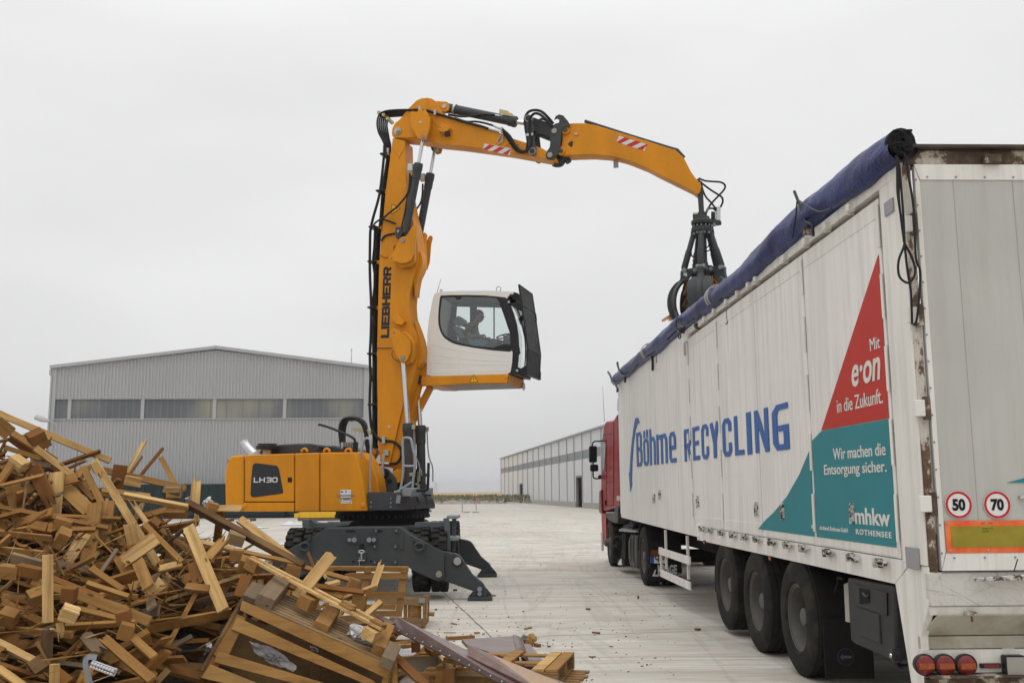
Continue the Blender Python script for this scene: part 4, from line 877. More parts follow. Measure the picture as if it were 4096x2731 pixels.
PLM = paint('mudguard_plastic', (.013, .012, .012), .7, (.06, .05, .04), .4, 3, spec=.1)
arc(cs[0][0], .5, .60, 100, 205, -.03, -.40, .012).build('mudguard', PLM, trl)
arc(cs[2][0], .55, .60, -12, 70, -.03, -.40, .012).build('mudguard', PLM, trl)
sm = cs[0][0]-.66
m = MB(); m.boxf(TT(sm, .34, -.24), td*.008, tn*.21, UZ*.25); flap = m.build('mud_flap', PLM, trl)
ap = hit(px('J', 1340, 1325), TT(sm-.01, 0), td); apz = ap.z; apw = (ap-TP).dot(tn)
m = MB(); m.cyl(ap, ap-td*.003, .072, n=32); q = m.build('arrow_roundel', plain('roundel_grey', (.05, .05, .05)), flap); m = MB(); m.cyl(ap-td*.003, ap-td*.005, .066, n=32); m.build('roundel_blue', plain('roundel_navy', (.008, .009, .022)), q)
m = MB(); U_ = -tn; c0 = ap-td*.005; m.prism([c0+U_*x+UZ*y for x, y in ((-.052, 0), (-.022, .024), (-.022, .011), (.05, .011), (.05, -.011), (-.022, -.011), (-.022, -.024))], -td*.002); m.build('arrow', plain('arrow_grey', (.10, .095, .08)), q)
bp = [('J', 1352, 592), ('J', 1770, 668), ('J', 1790, 720), ('J', 1800, 1300), ('J', 1775, 1362), ('J', 1425, 1212), ('J', 1385, 1180)]
m = MB(); bxp = [T(*q, -.02) for q in bp]; m.prism(bxp, -tn*.45); BXM = paint('storage_box_plastic', (.030, .030, .031), .5, (.10, .09, .08), .4, 3); bx = m.build('storage_box', BXM, trl, bevel=.025, seg=3)
m = MB(); m.prism([T(*q, -.008) for q in (('J', 1440, 880), ('J', 1645, 935), ('J', 1660, 1210), ('J', 1465, 1130))], -tn*.014); m.build('raised_panel', BXM, bx, bevel=.008)
m = MB(); m.prism([T(*q, -.008) for q in (('J', 1400, 655), ('J', 1715, 735), ('J', 1720, 950), ('J', 1425, 850))], -tn*.014); m.build('raised_panel', BXM, bx, bevel=.008)
m = MB(); m.prism([T(*q, -.004) for q in (('J', 1465, 690), ('J', 1560, 705), ('J', 1560, 830), ('J', 1470, 840))], -tn*.01); m.build('latch_recess', DARK, bx)
m = MB(); m.tube([T('J', 1500, 740, .0), T('J', 1530, 770, .02), T('J', 1550, 760, .0)], .008); m.build('latch', GRYM, bx)
m = MB(); m.prism([T(*q, -.12) for q in (('J', 1322, 655), ('J', 1362, 640), ('J', 1376, 1010), ('J', 1338, 1000))], -tn*.3); m.build('side_panel', plain('cream_panel', (.4, .38, .33)), trl, bevel=.004)
m = MB(); q = T('J', 1810, 1312, -.0); m.lathe(q-tn*.02, tn, [(0, .05), (.05, .045), (.06, .03), (.06, 0)], 20); m.tube([T('J', 1800, 1340, -.02), T('J', 1820, 1400, -.04), T('J', 1880, 1420, -.08), T('J', 1960, 1400, -.1)], .022, 8); m.build('hose_elbow', BLKP, trl); m = MB(); m.lathe(q+tn*.035, tn, [(0, .018), (.012, .014), (.017, 0)], 14); m.build('cap_bolt', CHROME, trl)
m = MB(); q = T('J', 1240, 620, -.1); m.tube([T('J', 1320, 610, -.05), T('J', 1270, 600, -.05), T('J', 1270, 650, -.05), T('J', 1245, 730, -.05)], .012); m.cyl(T('J', 1085, 612, -.3), T('J', 1085, 612, -.12), .028); m.build('pipe', CHB, trl)
for c, x, y in (('J', 655, 418), ('J', 48, 270), ('I', 905, 1075)):
    p = T(c, x, y, .0); m = MB(); m.boxf(p, td*.04, tn*.012, UZ*.022); q = m.build('side_marker', BLKP, trl); m = MB(); m.boxf(p+tn*.014, td*.03, tn*.004, UZ*.017); m.build('lens', plain('amber_lens', (.34, .09, .02), .3), q)
for (p0, p1, h) in ((('I', 587, 1104), ('I', 800, 1180), 0), (('I', 597, 1258), ('I', 803, 1356), 0)):
    a, b = T(*p0), T(*p1); zz = (a.z+b.z)/2-.06; m = MB(); m.boxf(TT((ts(a)+ts(b))/2, zz, .0), td*abs(ts(a)-ts(b))/2, tn*.015, UZ*.055); m.build('side_guard_rail', TWP, trl, bevel=.004)
for x, y0, y1 in ((628, 990, 1260), (780, 1030, 1330), (596, 1110, 1290)):
    a, b = T('I', x, y0, -.03), T('I', x, y1, -.03); m = MB(); m.boxf(TT(ts(a), (a.z+b.z)/2, -.035), td*.025, tn*.018, UZ*abs(a.z-b.z)/2); m.build('side_guard_post', TWP, trl, bevel=.003)
s_cf = ts(T('I', 183, 500, -.05)); s_cb = SF+.35
trk = thing('tractor_unit', 'red truck tractor with black mirrors coupled to the white trailer', 'truck', TT((s_cf+s_cb)/2, 0, -1.2))
def K_(c, x, y, w=-.03): return T(c, x, y, w)
def clampx(pts, w=-.03):
    out = []
    for c, x, y in pts:
        p = T(c, x, y, w); out.append(p)
    return out
zt = T('I', 300, 165, -.03).z; zt = min(zt, 3.95)
s0 = s_cb; sil = [('I', 208, 235), ('I', 196, 275), ('I', 188, 345), ('I', 182, 480), ('I', 180, 600), ('I', 178, 700), ('I', 168, 720), ('I', 172, 870)]
sp_ = [(ts(T(*q, -.03)), T(*q, -.03).z) for q in sil]
print('TRUCK', s_cf, s_cb, zt, sp_)
Z = lambda y, x=300: T('I', x, y, -.03).z
zb1 = T('I', 275, 825, -.03).z
CW = 2.4
m = MB(); pf = [(s_cb, zb1), (s_cb, zt-.25), (s_cb+.15, zt-.03), (s_cb+.8, zt-.12), (sp_[0][0], sp_[0][1]), (sp_[1][0], sp_[1][1]), (sp_[2][0], sp_[2][1]), (sp_[3][0], sp_[3][1]), (sp_[5][0], sp_[5][1]), (sp_[7][0], sp_[7][1])]
m.prism([TT(a, b, -.04) for a, b in pf], -tn*CW); cabb = m.build('cab_body', REDP, trk, bevel=.05, seg=3)
for q0, q1, r in ((('I', 270, 240), ('I', 268, 815), .008), (('I', 196, 330), ('I', 272, 320), .008), (('I', 218, 350), ('I', 219, 820), .006), (('I', 190, 823), ('I', 272, 820), .008), (('I', 219, 662), ('I', 262, 655), .006)):
    m = MB(); m.bar(T(*q0, -.036), T(*q1, -.036), r, r); m.build('panel_gap', DARK, trk)
m = MB(); m.prism(clampx([('I', 186, 372), ('I', 214, 366), ('I', 215, 430), ('I', 205, 570), ('I', 190, 584)], -.034), -tn*.01); m.build('door_window', plain('dark_window', (.03, .035, .04), .08), trk)
m = MB(); m.prism(clampx([('I', 197, 384), ('I', 210, 380), ('I', 210, 440), ('I', 202, 562), ('I', 194, 570)], -.030), -tn*.006); m.build('window_pane', plain('window_reflect', (.20, .21, .21), .06), trk)
m = MB(); m.prism(clampx([('I', 290, 752), ('I', 312, 752), ('I', 312, 787), ('I', 290, 787)], -.02), -tn*.02); m.build('label_plate', plain('plate_grey', (.45, .45, .4)), trk)
m = MB(); m.boxf(T('I', 212, 800, -.025), td*.05, tn*.02, UZ*.06); m.build('door_handle', BLKP, trk, bevel=.01)
m = MB(); m.prism(clampx([('I', 274, 828), ('I', 300, 832), ('I', 296, 945), ('I', 270, 940), ('I', 235, 925), ('I', 215, 900), ('I', 222, 878), ('I', 272, 878)], -.01), -tn*.25); m.build('wheel_arch', GRYM, trk, bevel=.02)
fw = T('I', 240, 1128, -.02); dw = T('I', 470, 1198, -.02); sfw, sdw = ts(fw), ts(dw)
zb7 = sp_[7][1]
m = MB(); m.prism([TT(sfw+.62, .95, -.03), TT(sfw+.62, .42, -.03), TT(s_cf-.02, .42, -.03), TT(s_cf+.03, 1.0, -.03), TT(s_cf, zb7, -.03), TT(sfw+.4, zb7, -.03), TT(sfw+.55, 1.15, -.03)], -tn*CW); m.build('bumper', REDP, trk, bevel=.04)
m = MB(); m.boxf(TT(s_cf-.12, .48, -.02), td*.12, tn*.02, UZ*.22); m.build('bumper_corner', plain('bumper_grey', (.45, .45, .44)), trk, bevel=.01)
m = MB(); m.prism(clampx([('I', 180, 708), ('I', 168, 720), ('I', 166, 860), ('I', 172, 876), ('I', 186, 870)], -.0), -tn*.12); m.build('side_deflector', paint('dark_red', (.10, .008, .008), .3), trk, bevel=.02)
for side in (0, 1):
    w = -.17 if side == 0 else -CW-.0+.1; n_ = tn if side == 0 else -tn
    wheel(trk, TT(sfw, .515, w), n_, R=.515, W=.3, deep=False)
    wheel(trk, TT(sdw, .515, -.17 if side == 0 else -CW+.1), n_, R=.515, W=.29, deep=True)
    wheel(trk, TT(sdw, .515, -.50 if side == 0 else -CW+.43), n_, R=.515, W=.29, deep=True)
m = MB()
for w in (-.8, -1.6): m.boxf(TT((s_cf+sdw-.7)/2, .85, w), td*((s_cf-sdw+.7)/2-.1), tn*.04, UZ*.13)
m.boxf(TT(sdw, 1.03, -1.2), td*.45, tn*.4, UZ*.05); m.cyl(TT(sfw, .51, -.3), TT(sfw, .51, -2.1), .07); m.cyl(TT(sdw, .51, -.3), TT(sdw, .51, -2.1), .12); m.build('chassis_frame', CHB, trk)
m = MB(); m.prism(clampx([('I', 378, 1030), ('I', 428, 1025), ('I', 428, 1262), ('I', 390, 1250), ('I', 372, 1200), ('I', 370, 1060)], -.06), -tn*.55); m.build('fuel_tank', paint('tank_grey', (.06, .058, .055), .4), trk, bevel=.06, seg=3)
for x in (385, 404): m = MB(); m.tube([T('I', x+10, 1025, -.04), T('I', x, 1060, -.04), T('I', x, 1200, -.04), T('I', x+12, 1245, -.04)], .018, 6); m.build('tank_strap', RIMW, trk)
m = MB(); m.prism(clampx([('I', 318, 1020), ('I', 350, 1015), ('I', 352, 1200), ('I', 322, 1195)], -.06), -tn*.45); m.build('air_box', CHB, trk, bevel=.02)
m = MB(); m.prism(clampx([('I', 306, 985), ('I', 325, 978), ('I', 430, 998), ('I', 425, 1008), ('I', 308, 1000)], -.05), -tn*.5); m.build('deck_plate', GRYL, trk, bevel=.005)
m = MB(); m.tube([T('I', 360, 975, -.3), T('I', 385, 955, -.3), T('I', 415, 955, -.3), T('I', 425, 985, -.3)], .09, 8); m.build('air_hose', BLK, trk)
m = MB(); m.tube([T('I', 280, 1150, 0), T('I', 272, 1060, 0), T('I', 300, 1035, 0), T('I', 320, 1060, 0), T('I', 318, 1140, 0)], .02); m.tube([T('I', 275, 1100, 0), T('I', 300, 1105, 0)], .02); m.prism(clampx([('I', 298, 1190), ('I', 345, 1190), ('I', 345, 1240), ('I', 298, 1240)], -.02), -tn*.2); m.build('cab_step', CHB, trk, bevel=.01)
m = MB(); m.prism(clampx([('I', 298, 1222), ('I', 318, 1190), ('I', 322, 1235), ('I', 300, 1232)], .0), -tn*.02); m.build('step_plate', WHS, trk)
arc(sdw, .52, .58, 5, 178, -.03, -.62, .015).build('mudguard', PLM, trk)
sfl = sdw-.66
def rear2(c, x, y, o=0): return hit(px(c, x, y), TT(sfl-o, 0), td)
m = MB(); m.prism([rear2('I', x, y) for x, y in ((508, 1255), (745, 1255), (745, 1345), (512, 1345))], td*.01); fl2 = m.build('mud_flap', PLM, trk)
m = MB(); m.prism([rear2('I', x, y, .01) for x, y in ((527, 1175), (640, 1175), (640, 1222), (527, 1222))], td*.01); npl = m.build('number_plate', WHS, trk); m = MB(); m.prism([rear2('I', x, y, .014) for x, y in ((527, 1175), (550, 1175), (550, 1222), (527, 1222))], td*.003); m.build('blue_strip', plain('plate_blue', (.02, .07, .35)), npl)
a, b = rear2('I', 557, 1213, .014), rear2('I', 630, 1213, .014); m = MB(); put_text(m, 'CJ 07', a-td*.002, -tn, UZ, (b-a).length, .13, bold=.03); m.build('lettering', DARK, npl)
m = MB(); m.prism([rear2('I', x, y, .02) for x, y in ((530, 1128), (586, 1128), (586, 1172), (530, 1172))], td*.06); q = m.build('tail_lamp', BLKP, trk); m = MB(); m.prism([rear2('I', x, y, .03) for x, y in ((533, 1131), (583, 1131), (583, 1169), (533, 1169))], td*.01); m.build('lens', plain('brown_lens', (.20, .05, .02), .2), q)
a, b = rear2('I', 578, 1298, .012), rear2('I', 712, 1298, .012); m = MB(); put_text(m, 'KRAGE', a, -tn, UZ, (b-a).length, .16, bold=.05); a = rear2('I', 580, 1312, .012); put_text(m, 'NUTZFAHRZEUGE', a, -tn, UZ, .42, .045, bold=.02)
q = [rear2('I', x, y, .012) for x, y in ((538, 1312), (556, 1268), (566, 1266), (556, 1300), (580, 1300), (580, 1314))]; m.prism(q, -td*.004); m.build('lettering', plain('flap_white', (.5, .5, .5)), fl2)
def mir(c, x, y, o=0): return hit(px(c, x, y), TT(s_cf-.25-o, 0), td)
m = MB(); m.tube([mir('I', 195, 365), mir('I', 175, 372), mir('I', 135, 375), mir('I', 123, 390), mir('I', 122, 420)], .018); m.tube([mir('I', 126, 580), mir('I', 127, 620), mir('I', 140, 632), mir('I', 175, 632)], .018); m.tube([mir('I', 125, 515), mir('I', 127, 540)], .018); m.build('mirror_arm', BLKP, trk)
for x0, y0, x1, y1 in ((99, 405, 154, 521), (107, 534, 163, 583)):
    m = MB(); m.prism([mir('I', x, y) for x, y in ((x0+6, y0), (x1-6, y0), (x1, y0+8), (x1, y1-6), (x1-8, y1), (x0+8, y1), (x0, y1-8), (x0, y0+8))], td*.12); q = m.build('mirror', BLKP, trk, bevel=.02)
    m = MB(); m.prism([mir('I', x, y, .004) for x, y in ((x0+7, y0+8), (x1-7, y0+8), (x1-7, y1-8), (x0+7, y1-8))], td*.004); m.build('mirror_glass', plain('mirror_dark', (.02, .025, .028), .05, .6), q)
m = MB(); m.prism([mir('I', x, y) for x, y in ((163, 610), (185, 604), (188, 635), (165, 638))], td*.15); m.build('mirror_bracket', BLKP, trk, bevel=.02)
m = MB(); a, b = T('I', 205, 235, -.8), T('I', 193, -10, -.8); m.cyl(a, b, .008, .004, 6); m.build('antenna', BLKP, trk)
m = MB(); a, b = T('I', 298, 160, -.5), T('I', 299, 80, -.5); m.cyl(a, b, .008, n=6); m.build('antenna', BLKP, trk)
th_ = math.radians(16); Md = V((math.cos(th_), -math.sin(th_), 0)); Mn = V((-math.sin(th_), -math.cos(th_), 0))
MC = onY((1530, 2100), 18.3); MC = V((MC.x, 18.3, 0))
def M(c, x, y, w=0.): return hit(px(c, x, y), MC+Mn*w, Mn)
def ms(p): return (p-MC).dot(Md)
def MM(s, z, w=0.): return MC+Md*s+Mn*w+V((0, 0, z))
def plate_m(m, c, pts, w1, w0):
    P = []
    for q in pts:
        if len(q) == 3: P.append(M(q[0], q[1], q[2], w1))
        else: P.append(M(c, q[0], q[1], w1))
    return m.prism(P, -Mn*(w1-w0))
def mirror_w(p): w = (p-MC).dot(Mn); return p-Mn*2*w
def both(fn):
    """build the near piece and its mirror on the far side"""
    fn(lambda c, x, y, w: M(c, x, y, w), 1); fn(lambda c, x, y, w: mirror_w(M(c, x, y, w)), -1)
mh = thing('material_handler', 'yellow and grey material handler with raised white cab and long angled boom', 'excavator', MC)
boom = MB()
bo = [('A', 413, 488), ('A', 530, 515), ('A', 537, 850), ('A', 552, 1020), ('A', 590, 1220), ('C', 590, 60), ('C', 604, 200), ('C', 606, 330), ('C', 566, 470), ('C', 536, 600), ('C', 528, 700), ('C', 534, 800), ('C', 556, 890), ('C', 592, 970), ('C', 606, 1080), ('C', 592, 1230), ('C', 552, 1420), ('D', 1262, 180), ('D', 1228, 320), ('D', 1195, 470), ('D', 1165, 608), ('D', 1112, 606), ('D', 1094, 440), ('D', 1088, 0), ('C', 242, 1568), ('C', 243, 1100), ('C', 260, 400), ('C', 286, 0), ('A', 300, 1500), ('A', 345, 1000)]
plate_m(boom, 'A', bo, .20, -.20); bm_ = boom.build('boom', YEL, mh, bevel=.012)
m = MB(); plate_m(m, 'D', [(1195, 470), (1262, 180), (1275, 330), (1268, 640), (1165, 608)], .16, -.38); m.build('boom_foot', YEL, bm_, bevel=.012)
def f(P, sg):
    m = MB(); a = [P('C', x, y, .385) for x, y in ((600, 5), (606, 25), (592, 80), (578, 250), (555, 318), (510, 343), (455, 345), (400, 326), (362, 325), (348, 308), (352, 292), (372, 283), (405, 235), (432, 165), (448, 122), (478, 105), (515, 110), (536, 95), (556, 40), (575, 5))]
    m.prism(a, Mn*.03*sg); m.build('cylinder_bracket', YEL, bm_, bevel=.006)
    m = MB(); a = [P('C', x, y, .21) for x, y in ((590, 10), (604, 25), (596, 80), (600, 250), (600, 340), (560, 380), (480, 395), (420, 350), (400, 300), (440, 190), (520, 110))]; m.prism(a, Mn*.13*sg); m.build('bracket_web', YEL, bm_, bevel=.02)
    m = MB(); a = [P('C', x, y, .385) for x, y in ((372, 965), (376, 935), (398, 925), (428, 936), (470, 970), (520, 1010), (549, 1060), (547, 1140), (520, 1208), (492, 1234), (455, 1226), (418, 1170), (392, 1080))]; m.prism(a, Mn*.03*sg); m.build('cylinder_bracket', YEL, bm_, bevel=.006)
    m = MB(); a = [P('C', x, y, .21) for x, y in ((520, 960), (560, 1000), (600, 1060), (600, 1160), (575, 1240), (520, 1260), (480, 1200), (430, 1080), (440, 980))]; m.prism(a, Mn*.13*sg); m.build('bracket_web', YEL, bm_, bevel=.02)
    for (x, y) in ((475, 139), (475, 1191)):
        m = MB(); q = P('C', x, y, .415); m.cyl(q-Mn*sg*.2, q+Mn*sg*.02, .042, n=20); m.build('pin', GRYL, bm_, bevel=.004)
    for (x, y) in ((371, 299), (396, 963)):
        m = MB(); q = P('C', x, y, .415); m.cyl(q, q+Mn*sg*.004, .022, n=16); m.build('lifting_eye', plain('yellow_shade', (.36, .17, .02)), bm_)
both(f)
m = MB(); plate_m(m, 'C', [(604, 200), (640, 260), (652, 330), (640, 400), (606, 470), (588, 560), (580, 640), (566, 470), (606, 330)], .12, -.12); m.build('front_gusset', YEL, bm_, bevel=.01)
m = MB(); plate_m(m, 'C', [(575, 850), (610, 940), (640, 1030), (655, 1130), (648, 1220), (604, 1280), (592, 1230), (606, 1080), (592, 970)], .12, -.12); m.build('front_gusset', YEL, bm_, bevel=.01)
m = MB(); q = [M('C', x, y, .203) for x, y in ((395, 845), (440, 803), (462, 825), (508, 868), (486, 905), (430, 895))]; m.prism(q, -Mn*-.11); m.build('lamp_cover', YEL, bm_, bevel=.01)
m = MB(); m.tube([M('A', x, y, .202) for x, y in ((412, 580), (470, 680), (530, 575))], .009, 6, 1); m.build('weld_seam', YEL, bm_)
a, b, c_ = M('C', 354, 1010, .2), M('C', 377, 372, .2), M('C', 272, 1010, .2)
m = MB(); upv = (b-a).normalized(); lf = (c_-a); lf = (lf-upv*lf.dot(upv)); block_text(m, 'LIEBHERR', a+Mn*.0015, upv, lf.normalized(), (b-a).length, lf.length, tv=.46, th=.33, gap=.05, depth=.002)
m.build('lettering', plain('boom_ink', (.022, .024, .028)), bm_, flat=True)
def warn(P3, ux, uy, n_, r, par):
    m = MB(); m.prism([P3+ux*x*r+uy*y*r for x, y in ((-1, -.7), (1, -.7), (0, 1.05))], n_*.002); t = m.build('warning_triangle', plain('sign_black', (.02, .02, .02)), par)
    m = MB(); m.prism([P3+n_*.002+ux*x*r+uy*y*r for x, y in ((-.82, -.6), (.82, -.6), (0, .84))], n_*.0015); m.build('triangle_face', YE2, t)
    m = MB(); m.boxf(P3+n_*.004+uy*r*.12, ux*r*.07, uy*r*.3, n_*.001); m.boxf(P3+n_*.004-uy*r*.4, ux*r*.07, uy*r*.08, n_*.001); m.build('exclamation_mark', bpy.data.materials['sign_black'], t)
warn(M('A', 435, 1165, .201), V((0, 0, -1)), -Md*-1, Mn, .12, bm_) if False else warn(M('A', 437, 1170, .201), UZ*-1, Md*-1*-1, Mn, .105, bm_)
ar = [(408, 440), (412, 400), (440, 350), (490, 295), (560, 205), (640, 125), (690, 104), (745, 98), (790, 108), (822, 130), (845, 160), (880, 225), (905, 262), (1040, 315), (1200, 365), (1480, 450), (1580, 495), (1705, 535), (1860, 590), (1940, 640), (1990, 680), (2003, 715), (1975, 715), (1930, 698), (1800, 674), (1550, 630), (1250, 588), (1050, 562), (870, 545), (760, 525), (700, 512), (430, 490), (412, 470)]
m = MB(); plate_m(m, 'A', ar, .17, -.17); arm = m.build('arm', YEL, mh, bevel=.012)
def f(P, sg):
    m = MB(); m.prism([P('A', x, y, .385) for x, y in ((690, 205), (708, 196), (730, 208), (745, 248), (772, 310), (775, 400), (752, 460), (738, 505), (700, 518), (655, 490), (612, 400), (585, 330), (600, 280), (655, 240))], Mn*.035*sg); m.build('cylinder_lug', YEL, arm, bevel=.006)
    m = MB(); m.prism([P('A', x, y, .17) for x, y in ((600, 260), (760, 250), (800, 330), (785, 420), (760, 500), (660, 500), (600, 400))], Mn*.12*sg); m.build('lug_web', YEL, arm, bevel=.02)
    q = P('A', 702, 480, .42); m = MB(); m.cyl(q-Mn*sg*.2, q+Mn*sg*.015, .04, n=20); m.build('pin', GRYL, arm, bevel=.004)
    q = P('A', 708, 214, .42); m = MB(); m.cyl(q, q+Mn*sg*.003, .024, n=16); m.build('lifting_eye', bpy.data.materials['yellow_shade'], arm)
    m = MB(); m.prism([P('A', x, y, .172) for x, y in ((408, 440), (415, 395), (445, 345), (520, 290), (640, 270), (640, 488), (430, 492), (412, 470))], Mn*.03*sg); m.build('joint_plate', YEL, arm, bevel=.006)
    q = P('A', 460, 425, .205); m = MB(); m.cyl(q-Mn*sg*.1, q+Mn*sg*.02, .075, n=24); jp = m.build('pin_washer', BRASS, arm, bevel=.004); m = MB(); m.cyl(q+Mn*sg*.02, q+Mn*sg*.05, .05, n=6); m.cyl(q+Mn*sg*.05, q+Mn*sg*.075, .026, n=12); m.build('nut', ZINC, jp)
both(f)
m = MB()
for w0, w1 in ((.08, .12), (-.12, -.08)): plate_m(m, 'A', [(800, 130), (850, 132), (910, 136), (945, 155), (960, 190), (945, 222), (915, 235), (880, 230), (830, 225)], w1, w0)
m.build('cylinder_ear', YEL, arm, bevel=.006)
m = MB(); q = M('A', 909, 185, .12); m.cyl(q-Mn*.26, q+Mn*.02, .042, n=20); m.build('pin', ZINC, arm, bevel=.004)
m = MB(); q = [M('A', x, y, .172) for x, y in ((905, 362), (940, 380), (978, 400), (985, 415), (940, 460), (870, 438), (866, 410))]; m.prism(q, Mn*.12); lc = m.build('lamp_cover', YEL, arm, bevel=.01); q = M('A', 940, 448, .27); m = MB(); m.boxf(q, Md*.05, Mn*.03, UZ*.05); m.build('work_lamp', BLKP, lc, bevel=.01)
def hazard(c, pts, w, par):
    P = [M(c, x, y, w) for x, y in pts]; a, b, c3, d = P; ux, uy = (b-a), (d-a); m = MB(); m.prism(P, Mn*.002); pl = m.build('hazard_panel', plain('hazard_white', (.62, .62, .60), .35), par)
    rr = plain('hazard_red', (.52, .03, .025), .35)
    for k in range(3):
        x0 = .0+k*.385; sk = .23; m = MB(); pts_ = [(max(0, min(1, x0-.04)), 0), (min(1, x0+.155), 0), (min(1, x0+.155+sk), 1), (min(1, x0-.04+sk), 1)]
        m.prism([a+ux*u+uy*v+Mn*.002 for u, v in pts_], Mn*.0015); m.build('red_stripe', rr, pl, flat=True)
hazard('A', ((1282, 598), (1540, 655), (1558, 592), (1297, 541)), .171, arm)
def mlabel(c, x, y, w, par, ww=.07, hh=.05): q = M(c, x, y, w); m = MB(); m.boxf(q, Md*ww/2, Mn*.002, UZ*hh/2); t = m.build('label_plate', YEL, par); m = MB(); m.boxf(q+Mn*.003, Md*ww*.32, Mn*.001, UZ*hh*.2); m.build('label_print', ZINC, t)
mlabel('A', 680, 335, .421, arm, .1, .08); mlabel('B', 337, 305, .16, arm, .08, .07); mlabel('D', 1165, 340, .2, bm_, .07, .13)
m = MB(); m.tube([M('A', x, y, .19) for x, y in ((1455, 460), (1420, 520), (1432, 550), (1475, 518), (1470, 465))], .012, 6, 1); m.build('hose_guide', ZINC, arm)
m = MB(); plate_m(m, 'A', [(1480, 545), (1520, 520), (1535, 540), (1495, 565)], .185, .171); m.build('tab', YEL, arm); m = MB(); plate_m(m, 'A', [(1575, 560), (1618, 533), (1626, 545), (1585, 572)], .185, .171); m.build('tab', YEL, arm)
def cylinder(p0, p1, pr, rb, rr, name='hydraulic_cylinder', par=None, eye0=True, head=.16):
    """barrel p0->p1, rod p1->pr"""
    d = (p1-p0).normalized(); L = (p1-p0).length; m = MB(); m.lathe(p0, d, [(0, rb*.6), (.02, rb*.95), (.05, rb), (L-head, rb), (L-head+.01, rb*1.13), (L-head*.45, rb*1.13), (L-head*.42, rb*1.2), (L-.015, rb*1.2), (L, rb*1.1), (L, rr*1.3)], 28); cy = m.build(name, GRYM, par, ang=30)
    m = MB(); m.cyl(p1-d*.05, pr, rr, n=20); m.build('rod', CHROME, cy)
    a, b = frame(d)
    for P_, r_ in ((pr, rr*1.7),) + (((p0, rb*1.0),) if eye0 else ()):
        m = MB(); m.cyl(P_-Mn*r_*.9, P_+Mn*r_*.9, r_, n=24); m.build('cylinder_eye', GRYM, cy, bevel=.004)
    return cy
top = cylinder(M('A', 925, 195), M('A', 1605, 335), M('A', 1715, 350), .088, .042, par=mh)
q = M('A', 1012, 212); dq = (M('A', 1600, 335)-M('A', 920, 190)).normalized(); m = MB(); m.lathe(q-dq*.02, dq, [(0, .092), (0, .1), (.04, .1), (.04, .092)], 28, closed=True); m.build('clamp', ZINC, top)
m = MB(); m.boxf(M('A', 1490, 250, .03), dq*.09, Mn*.05, UZ*.05); m.boxf(M('A', 1545, 268, .05), dq*.05, Mn*.05, UZ*.035); m.build('valve_block', BRASS, top, bevel=.006)
m = MB(); m.tube([M('A', x, y, .09) for x, y in ((1400, 268), (1300, 262), (1180, 275), (1060, 280), (950, 262))], .022, 8); m.build('pipe', BLK, top)
m = MB(); m.cyl(M('A', 1395, 268, .09), M('A', 1440, 276, .08), .018, n=10); m.cyl(M('A', 1440, 276, .08), M('A', 1490, 262, .06), .014, n=10); m.build('fitting', ZINC, top)
lk = MB()
for sg in (1, -1): lk.prism([mirror_w(M('A', x, y, .2)) if sg < 0 else M('A', x, y, .2) for x, y in ((1700, 285), (1722, 268), (1750, 278), (1765, 330), (1782, 480), (1800, 600), (1798, 640), (1770, 668), (1738, 655), (1728, 620), (1715, 480), (1698, 340))], Mn*.035*sg); 
lk.build('rocker_link', GRYM, mh, bevel=.008)
for x, y in ((1722, 300), (1760, 618)):
    for sg in (1, -1):
        q = M('A', x, y, .235); q = q if sg > 0 else mirror_w(q); m = MB(); m.cyl(q-Mn*sg*.1, q+Mn*sg*.02, .07, n=24); pn = m.build('pin', GRYL, mh, bevel=.005)
        if sg > 0:
            m = MB(); m.cyl(q+Mn*.02, q+Mn*.022, .05, n=20); m.build('pin_cap', plain('cap_black', (.03, .03, .03)), pn)
m = MB(); plate_m(m, 'A', [(1745, 285), (1775, 290), (1940, 348), (1975, 370), (1960, 420), (1940, 450), (1930, 500), (1800, 448), (1780, 400)], .09, -.09); m.build('push_link', GRYM, mh, bevel=.01)
qc = [(195, 225), (203, 200), (228, 183), (255, 190), (285, 225), (300, 250), (296, 268), (262, 262), (245, 290), (240, 340), (235, 390), (222, 440), (200, 468), (175, 482), (148, 478), (138, 452), (146, 428), (165, 400), (172, 350), (166, 290), (175, 262), (205, 243), (212, 262-28)]
coup = MB()
for sg in (1, -1): coup.prism([(M('B', x, y, .185) if sg > 0 else mirror_w(M('B', x, y, .185))) for x, y in ((195, 218), (206, 194), (228, 183), (255, 190), (285, 225), (300, 250), (296, 268), (262, 262), (245, 290), (240, 340), (235, 390), (222, 440), (200, 468), (175, 482), (148, 478), (138, 452), (146, 428), (165, 400), (172, 350), (166, 290), (176, 262), (206, 242), (226, 238), (230, 218), (212, 208))], Mn*.04*sg)
plate_m(coup, 'B', [(190, 270), (235, 280), (228, 400), (175, 440), (180, 340)], .1, -.1)
cp = coup.build('quick_coupler', GRYM, mh, bevel=.006)
for x, y in ((194, 288), (165, 447)): 
    q = M('B', x, y, .225); m = MB(); m.cyl(q-Mn*.45, q+Mn*.02, .05, n=20); m.build('pin', plain('pin_brass', (.32, .30, .24), .4, .6), cp, bevel=.004)
m = MB(); q0, q1 = M('A', 2020, 700), M('A', 2110, 700); m.tube([M('A', 1975, 735), M('A', 2030, 730), M('A', 2060, 680)], .07, 10); m.build('knuckle', GRYM, cp)
m = MB(); m.cyl(M('B', 255, 440), M('B', 290, 495), .055, n=16); m.build('coupler_lock', GRYM, cp)
